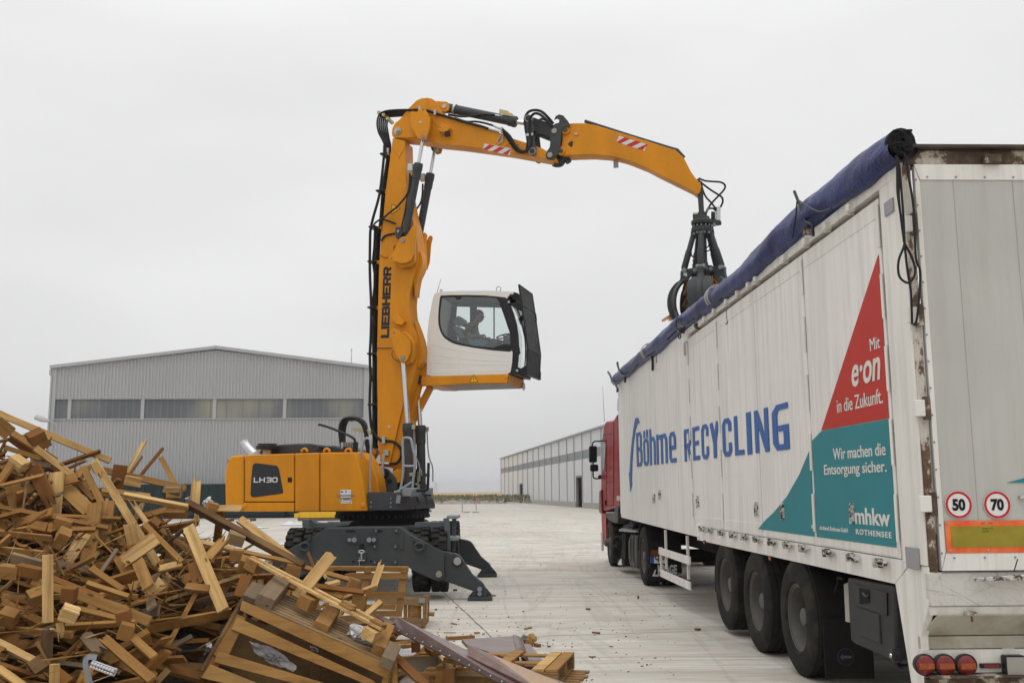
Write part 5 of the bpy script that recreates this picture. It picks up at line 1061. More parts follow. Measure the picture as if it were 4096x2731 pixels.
gs = [(245, 315), (252, 282), (280, 262), (298, 236), (340, 235), (400, 236), (470, 250), (700, 320), (950, 400), (990, 410), (1045, 460), (1070, 505), (1092, 550), (1120, 590), (1155, 630), (1165, 655), (1155, 690), (1138, 708), (1100, 680), (900, 582), (800, 530), (700, 490), (655, 474), (600, 460), (540, 450), (440, 443), (340, 446), (250, 450), (228, 440), (222, 420), (238, 395), (246, 350)]
m = MB(); plate_m(m, 'B', gs, .15, -.15); gn = m.build('gooseneck_stick', YEL, mh, bevel=.012)
m = MB(); m.tube([M('B', x, y-7, .0) for x, y in ((395, 230), (700, 328), (960, 408), (1005, 420), (1050, 470))], .03, 10, 1); m.build('guard_pipe', GRYM, gn)
for x, y, r in ((270, 287, .075), (241, 424, .075)):
    for sg in (1, -1):
        q = M('B', x, y, .15); q = q if sg > 0 else mirror_w(q); m = MB(); m.cyl(q-Mn*.01*sg, q+Mn*.045*sg, r, n=28); z_ = m.build('boss', YEL, gn, bevel=.006); m = MB(); m.cyl(q+Mn*.045*sg, q+Mn*.075*sg, r*.5, n=16); m.build('pin', GRYM, z_, bevel=.004)
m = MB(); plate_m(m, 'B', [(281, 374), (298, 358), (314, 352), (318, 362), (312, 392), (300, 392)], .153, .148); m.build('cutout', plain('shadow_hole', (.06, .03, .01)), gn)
hazard('B', ((603, 361), (790, 419), (805, 376), (622, 319)), .151, gn)
m = MB(); q = M('B', 600, 500, -.05); m.boxf(q, Md*.045, Mn*.003, UZ*.09); m.tube([q+UZ*.08, M('B', 598, 458, -.05)], .006); m.build('tag', plain('tag_grey', (.4, .42, .42)), gn)
cylM = {}
def f(P, sg):
    c = cylinder(P('A', 535, 1415, .31), P('A', 663, 735, .31), P('A', 705, 490, .31), .072, .033, par=mh, eye0=False, head=.30); cylM[sg] = c
    m = MB(); m.boxf(P('A', 588, 775, .31), Md*.05, Mn*.05, UZ*.07); m.build('port_block', plain('port_white', (.55, .55, .55)), c, bevel=.008)
    m = MB(); m.tube([P('A', x, y, .33) for x, y in ((578, 830), (572, 950), (545, 1040), (455, 1150), (380, 1210), (310, 1270))] , .018, 8); m.build('hose', BLK, c)
    m = MB(); m.tube([P('A', x, y, .36) for x, y in ((592, 850), (580, 960), (552, 1060), (530, 1200), (505, 1310), (498, 1350))] , .014, 8); m.build('hose', BLK, c)
    c = cylinder(P('D', 1298, 850, .31), P('D', 1290, 318, .31), P('C', 475, 1195, .31), .082, .044, par=mh, head=.34)
    m = MB(); m.tube([P('D', x, y, .33) for x, y in ((1328, 345), (1340, 520), (1366, 600), (1368, 700))], .012, 8); m.build('steel_pipe', GRYL, c)
    m = MB(); m.boxf(P('D', 1327, 342, .34), Md*.03, Mn*.02, UZ*.04); m.boxf(P('D', 1306, 655, .36), Md*.09, Mn*.02, UZ*.03); m.build('pipe_clamp', BRASS, c, bevel=.004)
both(f)
m = MB(); plate_m(m, 'A', [(440, 1345), (500, 1340), (508, 1400), (480, 1455), (440, 1450), (432, 1390)], .32, .20); vb = m.build('valve_block', GRYM, bm_, bevel=.012)
m = MB(); m.cyl(M('A', 465, 1390, .33), M('A', 478, 1390, .34), .03); m.build('valve_label', ZINC, vb)
HS = []
def hose(pts, w, r=.024, par=None, sm=5, name='hose', mt=None):
    m = MB(); m.tube([M(q[0], q[1], q[2], w) for q in pts], r, 8, sm); return m.build(name, mt or BLK, par or mh)
A_, C_, D_2 = 'A', 'C', 'D'
outer = [('A', 335, 555), ('A', 328, 660), ('A', 288, 1010), ('A', 225, 1250), ('A', 200, 1360), ('C', 180, 120), ('C', 178, 420), ('C', 190, 740), ('C', 186, 1000), ('C', 178, 1170), ('C', 186, 1400), ('D', 1045, 0), ('D', 1038, 180), ('D', 1048, 330), ('D', 1075, 395), ('D', 1120, 432), ('D', 1190, 438), ('D', 1240, 480), ('D', 1247, 530), ('D', 1220, 578), ('D', 1170, 586), ('D', 1060, 590)]
hose(outer, .21, .026)
for k, (dx, w) in enumerate(((0, .1), (14, .03), (26, -.05), (10, -.13))):
    hose([('A', 372+dx*.4, 640), ('A', 340+dx*.6, 850), ('A', 318+dx*.5, 1020), ('A', 290+dx*.4, 1350), ('C', 240+dx, 60), ('C', 226+dx*.8, 400), ('C', 222+dx*.8, 740), ('C', 212+dx, 1000), ('C', 215+dx, 1300), ('D', 1066+dx*.5, 60), ('D', 1066+dx*.5, 300), ('D', 1068+dx*.5, 480)], w, .034)
hose([('A', 225, 1350), ('A', 240, 1310), ('A', 300, 1272), ('A', 360, 1285), ('A', 440, 1315)], .24, .018); hose([('A', 300, 1480), ('A', 340, 1430), ('A', 430, 1408)], .22, .018)
hose([('A', 240, 1350), ('C', 215, 200), ('C', 205, 330), ('C', 222, 480), ('C', 210, 620), ('C', 205, 760), ('C', 225, 900)], .16, .018)
for c, x, y in (('A', 340, 662), ('A', 300, 1015), ('A', 232, 1362), ('C', 205, 340), ('C', 205, 748), ('C', 202, 1160), ('D', 1062, 198)):
    s = CROPS[c][2]; p = M(c, x, y, .08); m = MB(); m.boxf(p+Md*.03, Md*.075, Mn*.16, UZ*.016); cl = m.build('hose_clamp', BLKP, mh, bevel=.006); m = MB(); m.boxf(p+Md*.13, Md*.04, Mn*.05, UZ*.028); m.build('clamp_bracket', YEL, cl)
for k in range(6):
    o = k*15
    pts = [('A', 610-k*14, 216+k*11), ('A', 470, 217+k*12), ('A', 350, 228+k*12), ('A', 285+o, 262+k*10), ('A', 262+o*1.25, 340+k*6), ('A', 275+o*1.2, 430), ('A', 310+o*.9, 500), ('A', 335+o*.75, 560), ('A', 348+o*.5, 640)]
    hose(pts, .22-.06*k, .018)
for x, y in ((300, 262), (346, 285), (385, 322)): p = M('A', x, y, .1); m = MB(); m.boxf(p, Md*.03, Mn*.13, UZ*.028); m.build('hose_clamp', BRASS, mh, bevel=.005)
for x in (332, 364): m = MB(); m.cyl(M('A', x, 558+(x > 340)*30, .19), M('A', x-2, 650, .19), .03, n=12); m.build('hose_ferrule', ZINC, mh)
hose([('A', 610, 216), ('A', 740, 222), ('A', 830, 252), ('A', 1000, 300), ('A', 1150, 345), ('A', 1250, 370), ('A', 1340, 400)], .20, .024); hose([('A', 1010, 295), ('A', 1120, 330), ('A', 1210, 330), ('A', 1300, 345), ('A', 1390, 372)], .16, .02)
hose([('A', 1470, 405), ('A', 1540, 470), ('A', 1600, 570), ('A', 1660, 615), ('A', 1720, 600), ('A', 1745, 520), ('A', 1730, 400), ('A', 1735, 310), ('A', 1775, 255), ('A', 1830, 260), ('A', 1890, 310), ('A', 1950, 375)], .25, .026)
hose([('A', 1470, 420), ('A', 1530, 500), ('A', 1590, 590), ('A', 1650, 625), ('A', 1700, 605), ('A', 1715, 520), ('A', 1695, 400), ('A', 1690, 300), ('A', 1720, 240), ('A', 1780, 220), ('A', 1850, 235), ('A', 1920, 300), ('A', 1960, 350)], .20, .026)
hose([('A', 1790, 540), ('A', 1800, 470), ('A', 1840, 455), ('A', 1920, 490)], .1, .02); hose([('A', 1810, 330), ('A', 1850, 305), ('A', 1900, 325), ('A', 1945, 370)], .05, .022)
for x0, y0, x1, y1 in ((1340, 398, 1440, 428), (1385, 370, 1450, 400)): m = MB(); m.cyl(M('A', x0, y0, .2), M('A', x1, y1, .2), .022, n=12); m.build('hose_ferrule', ZINC, arm)
for x, y in ((675, 210), (822, 245), (1465, 412), (1735, 460)): p = M('A', x, y, .23); m = MB(); m.boxf(p, Md*(.07 if x > 1700 else .022), Mn*.03, UZ*(.025 if x > 1700 else .05)); m.build('hose_clamp', ZINC, arm, bevel=.004)
hose([('A', 775, 300), ('A', 800, 330), ('A', 835, 370), ('A', 880, 392)], .43, .004); hose([('C', 385, 1125), ('C', 375, 1160), ('C', 395, 1200), ('C', 435, 1225)], .25, .005); hose([('C', 240, 1103), ('C', 375, 1103)], .21, .006); hose([('C', 272, 265), ('C', 300, 290), ('C', 345, 290)], .21, .005); hose([('A', 435, 1522), ('A', 420, 1545), ('A', 425, 1565)], .21, .005)
CW0, CW1 = -.10, -1.10
cab = MB(); 
outer = [(22, 1370), (26, 1100), (33, 780), (55, 560), (85, 400), (112, 265), (132, 205), (155, 182), (195, 172), (350, 160), (600, 153), (950, 152), (1262, 170), (1240, 205), (1222, 245), (1060, 236), (1100, 330), (1150, 450), (1190, 560), (1225, 690), (1245, 820), (1252, 1025), (1245, 1180), (1215, 1335)]
inner = [(215, 222), (350, 214), (600, 212), (850, 218), (1052, 235), (1100, 330), (1150, 450), (1190, 560), (1225, 690), (1243, 820), (1251, 1024), (1080, 1012), (940, 999), (700, 965), (560, 940), (480, 925), (400, 900), (330, 865), (270, 818), (232, 760), (205, 690), (190, 620), (187, 540), (192, 440), (202, 330)]
cc = (640, 640); angs = [2*math.pi*i/96 for i in range(96)]
def ringM(m, o, i_, w, dw):
    A_o = angsamp(o, cc, angs); A_i = angsamp(i_, cc, angs); A_i = [(V(a)-V(cc))*min(1, ((V(b)-V(cc)).length-.5)/max((V(a)-V(cc)).length, 1e-6))+V(cc) for a, b in zip(A_i, A_o)]
    m.ring([M('U', a[0], a[1], w) for a in A_o], [M('U', a[0], a[1], w) for a in A_i], Mn*dw)
full = [(22, 1370), (26, 1100), (33, 780), (55, 560), (85, 400), (112, 265), (132, 205), (155, 182), (195, 172), (350, 160), (600, 153), (950, 152), (1180, 165), (1230, 200), (1262, 300), (1300, 520), (1330, 800), (1335, 1000), (1325, 1200), (1300, 1336), (1215, 1335)]
white_o = [(22, 1370), (26, 1100), (33, 780), (55, 560), (85, 400), (112, 265), (132, 205), (155, 182), (195, 172), (350, 160), (600, 153), (950, 152), (1180, 163), (1215, 200), (1230, 245), (1058, 236), (1105, 330), (1156, 450), (1196, 560), (1231, 690), (1251, 820), (1257, 1025), (1250, 1180), (1218, 1335)]
m = MB(); ringM(m, white_o, inner, CW0, -.05); cb = m.build('cab', WHT, mh, bevel=.0, ang=50)
def band(pts, w0, w1, th, name, mat, par, close=False, c='U'):
    m = MB(); n = len(pts)
    P0 = [M(c, x, y, w0) for x, y in pts]; cen = sum(P0, V((0, 0, 0)))/n; P1 = [p-Mn*(w0-w1) for p in P0]
    q0 = []
    for i, p in enumerate(P0):
        a, b = P0[max(i-1, 0)], P0[min(i+1, n-1)]; t = (b-a).normalized(); nn = t.cross(Mn).normalized()
        if nn.dot(cen-p) < 0: nn = -nn
        q0.append(p+nn*th)
    q1 = [p-Mn*(w0-w1) for p in q0]; vs = P0+P1+q0+q1; fs = []
    for i in range(n-1): fs += [[i, i+1, n+i+1, n+i], [2*n+i, 3*n+i, 3*n+i+1, 2*n+i+1], [i, 2*n+i, 2*n+i+1, i+1], [n+i, n+i+1, 3*n+i+1, 3*n+i]]
    fs += [[0, n, 3*n, 2*n], [n-1, 3*n-1, 4*n-1, 2*n-1]]; m.add(vs, fs); return m.build(name, mat, par, ang=50)
band([(22, 1370), (26, 1100), (33, 780), (55, 560), (85, 400), (112, 265), (132, 205), (155, 182), (195, 172), (350, 160), (600, 153), (950, 152), (1180, 163), (1262, 172)], CW0-.004, CW1, .04, 'roof_shell', WHT, cb)
m = MB(); m.prism([M('U', x, y, CW0-.01) for x, y in ((120, 215), (300, 195), (1200, 200), (1180, 235), (300, 232), (160, 400), (90, 700), (60, 700), (100, 400))], -Mn*.98); 
INT = plain('interior_grey', (.05, .055, .055), .8)
band([(60, 1000), (62, 780), (80, 560), (110, 400), (135, 265), (160, 215), (200, 200), (600, 185), (1180, 195)], CW0-.03, CW1+.02, .01, 'headliner', INT, cb)
m = MB(); m.prism([M('U', x, y, CW0-.004) for x, y in ((28, 1330), (1215, 1300), (1215, 1334), (28, 1366))], -Mn*.99); m.build('cab_floor', INT, cb)
gl_in = [(237, 245), (350, 240), (600, 237), (850, 243), (1020, 255), (1062, 330), (1112, 470), (1150, 580), (1185, 690), (1208, 745), (1220, 870), (1215, 925), (1120, 905), (975, 965), (700, 938), (560, 912), (470, 890), (400, 868), (340, 838), (285, 790), (248, 740), (225, 680), (212, 620), (208, 540), (212, 440), (222, 330)]
m = MB(); ringM(m, [(a, b) for a, b in inner], gl_in, CW0+.002, -.03); m.build('window_frame', BLKP, cb)
m = MB(); m.prism([M('U', x, y, CW0-.012) for x, y in inner], -Mn*.006); m.build('side_window', GLASS, cb, flat=True)
m = MB(); m.prism([M('U', x, y, CW0-.003) for x, y in ((430, 240), (520, 240), (505, 268), (470, 280), (440, 268))], -Mn*.01); m.build('window_latch', BLKP, cb)
pil = [(1040, 234), (1150, 248), (1205, 330), (1260, 470), (1300, 620), (1325, 780), (1333, 930), (1330, 1080), (1315, 1230), (1300, 1340), (1213, 1335), (1240, 1180), (1248, 1025), (1236, 1010), (1228, 820), (1212, 700), (1180, 570), (1136, 450), (1086, 330)]
m = MB(); plate_m(m, 'U', pil, CW0+.006, CW0-.05); m.build('front_pillar', BLKP, cb, bevel=.006)
m = MB(); plate_m(m, 'U', pil, CW1+.05, CW1); 
m.v = []; m.f = []; m.mi = []; m.prism([M('U', x, y, CW0)-Mn*(CW0-CW1-.05) for x, y in pil], -Mn*.05); m.build('front_pillar', BLKP, cb, bevel=.006)
fr = [(1205, 330), (1260, 470), (1300, 620), (1325, 780), (1333, 930), (1330, 1080), (1315, 1230)]
m = MB(); P0 = [M('U', x-3, y, CW0) for x, y in fr]; n = len(P0); vs = [p-Mn*.04 for p in P0]+[p-Mn*.96 for p in P0]; m.add(vs, [[i, i+1, n+i+1, n+i] for i in range(n-1)]); m.build('windscreen', GLASS, cb, recalc=False)
m = MB(); vs = []
for i in range(n-1): m.bar(P0[i]-Mn*.5, P0[i+1]-Mn*.5, .03, .02)
m.build('wiper_arm', BLKP, cb)
for (a, b), nm in (((fr[-1], (1300, 1340)), 'front_skirt'), (((1150, 248), fr[0]), 'front_header')):
    m = MB(); p, q = M('U', *a, CW0), M('U', *b, CW0); m.prism([p, q, q-Md*.05, p-Md*.05], -Mn*1.0); m.build(nm, BLKP, cb, bevel=.01)
m = MB(); p, q = M('U', 1300, 1338, CW0), M('U', 1215, 1334, CW0); m.prism([p, q, q+UZ*.12-Md*.0, p+UZ*.08], -Mn*1.0); m.build('front_skirt', BLKP, cb, bevel=.02)
def farp(pts, name='far_frame', mat=None, w=CW1+.03, t=.03): m = MB(); m.prism([M('U', x, y, w) for x, y in pts], -Mn*t); return m.build(name, mat or INT, cb)
INB = plain('interior_black', (.022, .024, .025), .8)
far_o = [(215, 230), (1000, 245), (1100, 400), (1130, 430), (1190, 640), (1210, 735), (1225, 800), (1250, 1000), (700, 1010), (215, 1000)]
farp([(215, 200), (1190, 225), (1200, 340), (1100, 392), (455, 376), (215, 385)]); farp([(270, 370), (450, 380), (440, 520), (435, 650), (470, 900), (300, 900), (235, 740)], 'rear_pillar'); farp([(640, 372), (735, 378), (735, 620), (700, 900), (640, 900)], 'door_pillar'); farp([(975, 392), (988, 392), (988, 862), (975, 862)], 'window_bar', INB)
farp([(690, 840), (980, 835), (1112, 860), (1100, 905), (975, 965), (700, 1000), (450, 1000), (450, 880), (640, 870)], 'door_sill'); farp([(1100, 395), (1130, 430), (1170, 580), (1208, 740), (1205, 760), (1190, 770), (1150, 790), (1112, 862), (1112, 905), (1260, 1000), (1290, 900), (1275, 700), (1210, 450), (1150, 340)], 'far_pillar', INB)
m = MB(); m.prism([M('U', x, y, CW1+.0) for x, y in ((40, 1000), (60, 700), (100, 420), (215, 420), (240, 740), (300, 860), (470, 920), (1200, 960), (1215, 1330), (28, 1366))], -Mn*.03); m.build('far_wall', WHT, cb)
farp([(140, 640), (215, 640), (215, 1000), (470, 1010), (700, 1030), (1250, 1060), (1215, 1320), (60, 1340), (60, 900)], 'inner_lining', INT, CW1+.05, .02)
for pts in (((95, 905), (180, 935), (330, 975), (475, 1000), (475, 1112), (330, 1090), (180, 1070), (92, 1055), (95, 905)), ((520, 1010), (800, 1048), (1000, 1066), (1205, 1082)), ((520, 1118), (800, 1142), (1000, 1152), (1195, 1160)), ((95, 1170), (250, 1180), (475, 1196), (475, 1308), (250, 1318), (92, 1325), (95, 1170)), ((520, 1196), (800, 1206), (1185, 1210)), ((515, 1310), (800, 1300), (1175, 1285)), ((495, 960), (492, 1330))):
    m = MB(); m.tube([M('U', x, y, CW0-.001) for x, y in pts], .0055, 6, 1); m.build('door_crease', WHT, cb)
for x, y in ((230, 150), (1050, 128)):
    m = MB(); p = M('U', x, y, CW0-.1 if x > 500 else CW0-.3); r = .045 if x > 500 else .02; m.tube([p+Md*r*math.cos(a)+UZ*r*math.sin(a) for a in [2*math.pi*i/14 for i in range(15)]], .009, 6, 1); m.cyl(p-UZ*r, p-UZ*(r+.05), .012, n=8); m.build('lifting_ring', ZINC, cb)
m = MB(); m.cyl(M('U', 175, 170, CW0-.2), M('U', 228, -20, CW0-.2), .006, .003, 6); m.build('antenna', BLKP, cb)
m = MB(); q = M('U', 1300, 255, -.45); m.lathe(q-Md*.12, Md, [(0, .02), (.03, .07), (.12, .09), (.13, .08)], 20); wl_ = m.build('roof_lamp', BLKP, cb); m = MB(); m.lathe(q+Md*.01, Md, [(0, .08), (.02, .06), (.025, 0)], 20); m.build('lens', plain('lamp_glass', (.5, .5, .5), .1), wl_)
m = MB(); m.prism([M('U', x, y, CW0-.02) for x, y in ((1265, 168), (1322, 185), (1322, 205), (1262, 225), (1235, 262), (1222, 245))], -Mn*.8); m.build('roof_visor', BLKP, cb, bevel=.01)
gA = [M('U', x, y, CW0+.08) for x, y in ((1338, 72), (1378, 338), (1462, 968), (1443, 1338))]
gr_root = None
GB = plain('grille_black', (.018, .018, .02), .5)
dn = -Mn*.92
m = MB()
for i in range(4):
    a = gA[i]; m.bar(a, a+dn, .03, .03)
for e in (0, 1):
    for i in range(3): m.bar(gA[i]+dn*e, gA[i+1]+dn*e, .03, .03)
gr_root = m.build('guard_grille', GB, cb)
NB = 26
for k in range(1, NB):
    m = MB()
    for i in range(3): m.bar(gA[i]+dn*k/NB, gA[i+1]+dn*k/NB, .028, .012, Md)
    m.build('grille_bar', GB, gr_root)
for pts in (((1197, 305), (1215, 325), (1375, 335), (1390, 450), (1330, 425), (1225, 350)), ((1313, 1290), (1320, 1310), (1443, 1340), (1447, 1210))):
    for w in (CW0+.03, CW1+.0):
        m = MB(); m.prism([M('U', x, y, CW0+.03)-Mn*(CW0+.03-w) for x, y in pts], -Mn*.02); m.build('grille_bracket', GB, gr_root, bevel=.004)
for x, y in ((1197, 312), (1315, 1290)): m = MB(); q = M('U', x, y, CW0+.035); m.cyl(q, q+Mn*.015, .022, n=14); m.build('bolt', ZINC, gr_root)
m = MB(); SEATM = plain('seat_black', (.03, .03, .032), .8); m.prism([M('U', x, y, -.42) for x, y in ((460, 880), (470, 830), (560, 820), (760, 850), (770, 930), (700, 970), (480, 940))], -Mn*.45); st = m.build('seat', SEATM, cb, bevel=.03)
FILM = plain('seat_film', (.20, .215, .22), .25)
m = MB(); m.prism([M('U', x, y, -.46) for x, y in ((375, 660), (470, 650), (520, 700), (580, 830), (560, 870), (480, 860), (430, 750))], -Mn*.38); m.build('backrest', FILM, st, bevel=.03)
m = MB(); p = M('U', 475, 590, -.52); m.prism([M('U', x, y, -.5) for x, y in ((400, 600), (410, 550), (470, 500), (535, 550), (552, 600), (535, 660), (470, 630), (410, 635))], -Mn*.3); m.build('headrest', FILM, st, bevel=.03)
m = MB(); m.prism([M('U', x, y, -.28) for x, y in ((830, 955), (860, 905), (985, 842), (1015, 870), (1018, 900), (970, 965))], -Mn*.15); m.build('armrest_console', plain('console_grey', (.10, .115, .12), .5), cb, bevel=.02)
m = MB(); m.prism([M('U', x, y, -.72) for x, y in ((700, 900), (860, 860), (985, 842), (1015, 900), (900, 960), (720, 950))], -Mn*.12); m.build('armrest_console', plain('console_dark', (.04, .045, .047), .6), cb, bevel=.02)
m = MB(); q = M('U', 1135, 800, -.6); ax = (UZ*.97-Md*.22).normalized(); a, b = Mn, ax.cross(Mn); m.tube([q+(a*math.cos(t)+b*math.sin(t))*.15 for t in [2*math.pi*i/24 for i in range(25)]], .014, 8, 1); m.tube([q-a*.14, q, q+a*.14], .012, 6, 1); m.tube([q, M('U', 1180, 900, -.6), M('U', 1200, 980, -.6)], .03, 8); m.build('steering_wheel', SEATM, cb)
m = MB(); m.prism([M('U', x, y, -.45) for x, y in ((1145, 785), (1165, 780), (1180, 800), (1140, 880), (1118, 878))], -Mn*.15); m.build('display', plain('display_grey', (.09, .10, .10), .3), cb, bevel=.008)
m = MB(); m.prism([M('U', x, y, -.3) for x, y in ((1110, 905), (1225, 880), (1240, 1000), (975, 1005), (975, 965))], -Mn*.6); m.build('dashboard', INB, cb, bevel=.02)
m = MB(); plate_m(m, 'U', [(-60, 1375), (22, 1372), (1198, 1334), (1190, 1400), (1176, 1468), (700, 1480), (205, 1502), (190, 1508), (-40, 1505), (-90, 1460)], CW0+.02, CW1-.02); pf = m.build('cab_platform', YEL, mh, bevel=.02, seg=3)
m = MB(); m.bar(M('U', 1199, 1336, CW0+.022), M('U', 1180, 1467, CW0+.022), .006, .006); m.build('panel_gap', DARK, pf)
m = MB(); a = [M('U', x, y, CW0-.04) for x, y in ((60, 1506), (205, 1502), (700, 1483), (1170, 1470), (1170, 1476), (700, 1490), (210, 1508), (60, 1512))]; m.prism(a, -Mn*.94); m.build('underside_plate', plain('underside_grey', (.33, .33, .32), .6), pf)
warn(M('U', 695, 1412, CW0+.021), Md, UZ, Mn, .085, pf)
q = M('U', 1155, 1380, CW0+.02); m = MB(); m.lathe(q, Mn, [(0, .04), (.008, .036), (.014, 0)], 20); m.build('side_reflector', plain('reflector_orange', (.7, .25, .01), .2), pf)
q = M('U', 1190, 1440, CW0+.02)-Mn*.97; m = MB(); m.lathe(q+Md*.01, Md, [(0, .08), (.02, .07), (.03, 0)], 16); m.build('front_lamp', plain('lamp_clear', (.5, .5, .5), .1), pf)
m = MB(); plate_m(m, 'C', [(612, 1240), (640, 1215), (662, 1190), (678, 1250), (684, 1300), (690, 1345), (668, 1372), (650, 1440), (612, 1440), (606, 1360)], -.12, -.24); cpl = m.build('cab_carrier', YEL, mh, bevel=.012)
m = MB(); m.prism([M('C', 612, 1240, -.12)-Mn*.6, M('C', 680, 1250, -.12)-Mn*.6, M('C', 690, 1350, -.12)-Mn*.6, M('C', 650, 1440, -.12)-Mn*.6, M('C', 606, 1440, -.12)-Mn*.6], -Mn*.12); m.build('carrier_plate', YEL, cpl, bevel=.012)
for x, y in ((636, 1238), (633, 1272), (628, 1368), (628, 1402)): m = MB(); q = M('C', x, y, -.12); m.cyl(q, q+Mn*.04, .05, n=18); m.build('pin', GRYM, cpl, bevel=.004)
m = MB(); p = M('C', 664, 1200, -.14); m.tube([p+Md*.05*math.cos(a)+UZ*.05*math.sin(a) for a in [2*math.pi*i/14 for i in range(15)]], .014, 6, 1); m.build('lifting_ring', YEL, cpl)
for i, (a, b, w) in enumerate(((('C', 628, 1400), ('D', 1265, 420), -.2), (('D', 1440, 80), ('D', 1235, 470), -.35), (('C', 630, 1300), ('D', 1230, 360), -.25), (('D', 1440, 80), ('D', 1235, 470), -.85), (('C', 628, 1400), ('D', 1265, 420), -.8))):
    m = MB(); m.bar(M(*a, w), M(*b, w), .10, .15, Mn); m.build('lift_link', YEL, cpl, bevel=.012)
HOOD = [(80, 890), (84, 760), (92, 640), (105, 560), (116, 538), (140, 530), (300, 524), (540, 516), (760, 510), (930, 508), (948, 530), (965, 580), (985, 660), (1003, 770), (1017, 897), (540, 900), (210, 900), (84, 893)]
def hood(x0, x1, name, yb=900, yt=0, w=1.22, w0=-1.22):
    pts = []
    top = [(80, 640), (92, 600), (105, 556), (118, 537), (140, 530), (300, 524), (540, 516), (760, 510), (930, 508), (948, 530), (965, 580), (985, 660), (1003, 770), (1017, 897)]
    def ty(x):
        T_ = [(82, 640), (92, 590), (105, 552), (118, 537), (140, 530), (300, 524), (540, 516), (760, 510), (930, 508)]
        for (a, b), (c, d) in zip(T_, T_[1:]):
            if a <= x <= c: return b+(d-b)*(x-a)/(c-a)
        return 640
    up = [(x0, ty(x0))]+[(a, b) for a, b in ((92, 590), (105, 552), (118, 537), (140, 530), (300, 524), (540, 516), (760, 510), (930, 508)) if x0 < a < x1]
    if x1 < 1000: up.append((x1, ty(x1)))
    else: up += [(948, 530), (965, 580), (985, 660), (1003, 770), (1017, 897)]
    dn_ = [(x1, yb), (x0, yb)] if x1 < 1000 else [(x0, yb)]
    if x0 < 90: up = [(84, 890), (80, 760)]+up; dn_ = [(x1, yb)]
    if yt: up = [(x0, yt), (x1, yt)]; 
    m = MB(); plate_m(m, 'D', up+dn_, w, w0); return m
h1 = hood(82, 206, 'a').build('counterweight', YEL, mh, bevel=.04, seg=3)
h3 = hood(543, 704, 'c').build('side_panel', YEL, mh, bevel=.022, seg=3); h4 = hood(710, 1017, 'd', w0=.42).build('side_panel', YEL, mh, bevel=.022, seg=3)
m = hood(211, 538, 'b', 836); h2 = m.build('engine_door', YEL, mh, bevel=.022, seg=3)
m = hood(205, 538, 'e', 900, 841); h5 = m.build('lower_panel', YEL, mh, bevel=.012)
m = MB(); plate_m(m, 'D', [(100, 880), (100, 560), (690, 535), (700, 780), (700, 885)], 1.19, -1.19); m.build('hood_core', DARK, mh)
m = MB(); plate_m(m, 'D', [(276, 580), (300, 581), (420, 596), (432, 606), (440, 625), (467, 770), (462, 780), (440, 784), (275, 806), (258, 803), (250, 788), (256, 680), (264, 600)], 1.224, 1.219); vn = m.build('vent_panel', plain('vent_black', (.030, .032, .034), .5), h2, bevel=.002)
a, b, hh_ = M('D', 272, 709, 1.226), M('D', 429, 707, 1.226), M('D', 272, 674, 1.226)
for tx, x0, x1 in (('LH', 272, 346), ('30', 356, 429)):
    a, b = M('D', x0, 709, 1.225), M('D', x1, 707, 1.225); m = MB(); block_text(m, tx, a, Md, UZ, (b-a).length, hh_.z-a.z, tv=.24, th=.23, gap=.16, depth=.002); m.build('lettering', WHS, vn, flat=True)
m = MB(); plate_m(m, 'D', [(496, 674), (524, 674), (524, 706), (496, 706)], 1.226, 1.219); lt = m.build('lock', DARK, h2, bevel=.002); m = MB(); q = M('D', 511, 690, 1.226); m.cyl(q, q+Mn*.006, .03, n=14); m.build('lock_cylinder', BLKP, lt)
for x, y, p_ in ((213, 862, h5), (994, 860, h4)): q = M('D', x, y, 1.22); m = MB(); m.lathe(q, Mn, [(0, .045), (.01, .04), (.018, 0)], 20); m.build('side_reflector', bpy.data.materials['reflector_orange'], p_)
m = MB(); plate_m(m, 'D', [(845, 756), (914, 756), (914, 809), (845, 809)], 1.2225, 1.219); sk = m.build('sticker', WHS, h4)
NAVY = plain('sticker_navy', (.02, .03, .18))
m = MB(); plate_m(m, 'D', [(849, 764), (862, 764), (862, 774), (849, 774)], 1.224, 1.222); m.build('emblem', NAVY, sk)
m = MB(); plate_m(m, 'D', [(877, 763), (885, 763), (885, 773), (881, 776), (877, 773)], 1.224, 1.222); m.build('emblem', NAVY, sk)
m = MB(); plate_m(m, 'D', [(900, 766), (908, 769), (909, 776), (905, 772), (901, 771)], 1.224, 1.222); m.build('emblem', plain('sticker_green', (.15, .3, .1)), sk)
for k, yv in enumerate((789, 793, 797, 801)): m = MB(); q = M('D', 880-(k % 2), yv, 1.2235); m.boxf(q, Md*(.14+.02*(k % 3)), Mn*.0006, UZ*.003); m.build('print_line', plain('print_grey', (.2, .2, .2)), sk)
m = MB(); plate_m(m, 'D', [(838, 817), (918, 817), (918, 828), (838, 828)], 1.2225, 1.219); s2 = m.build('sticker', WHS, h4); a, b = M('D', 840, 826, 1.224), M('D', 916, 826, 1.224); m = MB(); put_text(m, 'Inv. 00000916', a, Md, UZ, (b-a).length, .045, bold=.01, depth=.001); m.build('lettering', DARK, s2)
a, b = M('D', 847, 849, 1.222), M('D', 921, 849, 1.222); m = MB(); put_text(m, '00000916', a, Md, UZ, (b-a).length, .062, bold=.03, depth=.0015); m.build('lettering', WHS, h4)
m = MB(); plate_m(m, 'D', [(925, 509), (972, 506), (1005, 530), (1035, 565), (1062, 615), (1085, 680), (1099, 765), (1090, 800), (930, 800)], .86, .5); m.build('inner_shell', YEL, mh, bevel=.025, seg=3)
m = MB(); plate_m(m, 'D', [(1020, 776), (1030, 771), (1245, 773), (1242, 800), (1238, 892), (1018, 894)], 1.16, .42); ch = m.build('platform_frame', GRYM, mh, bevel=.012)
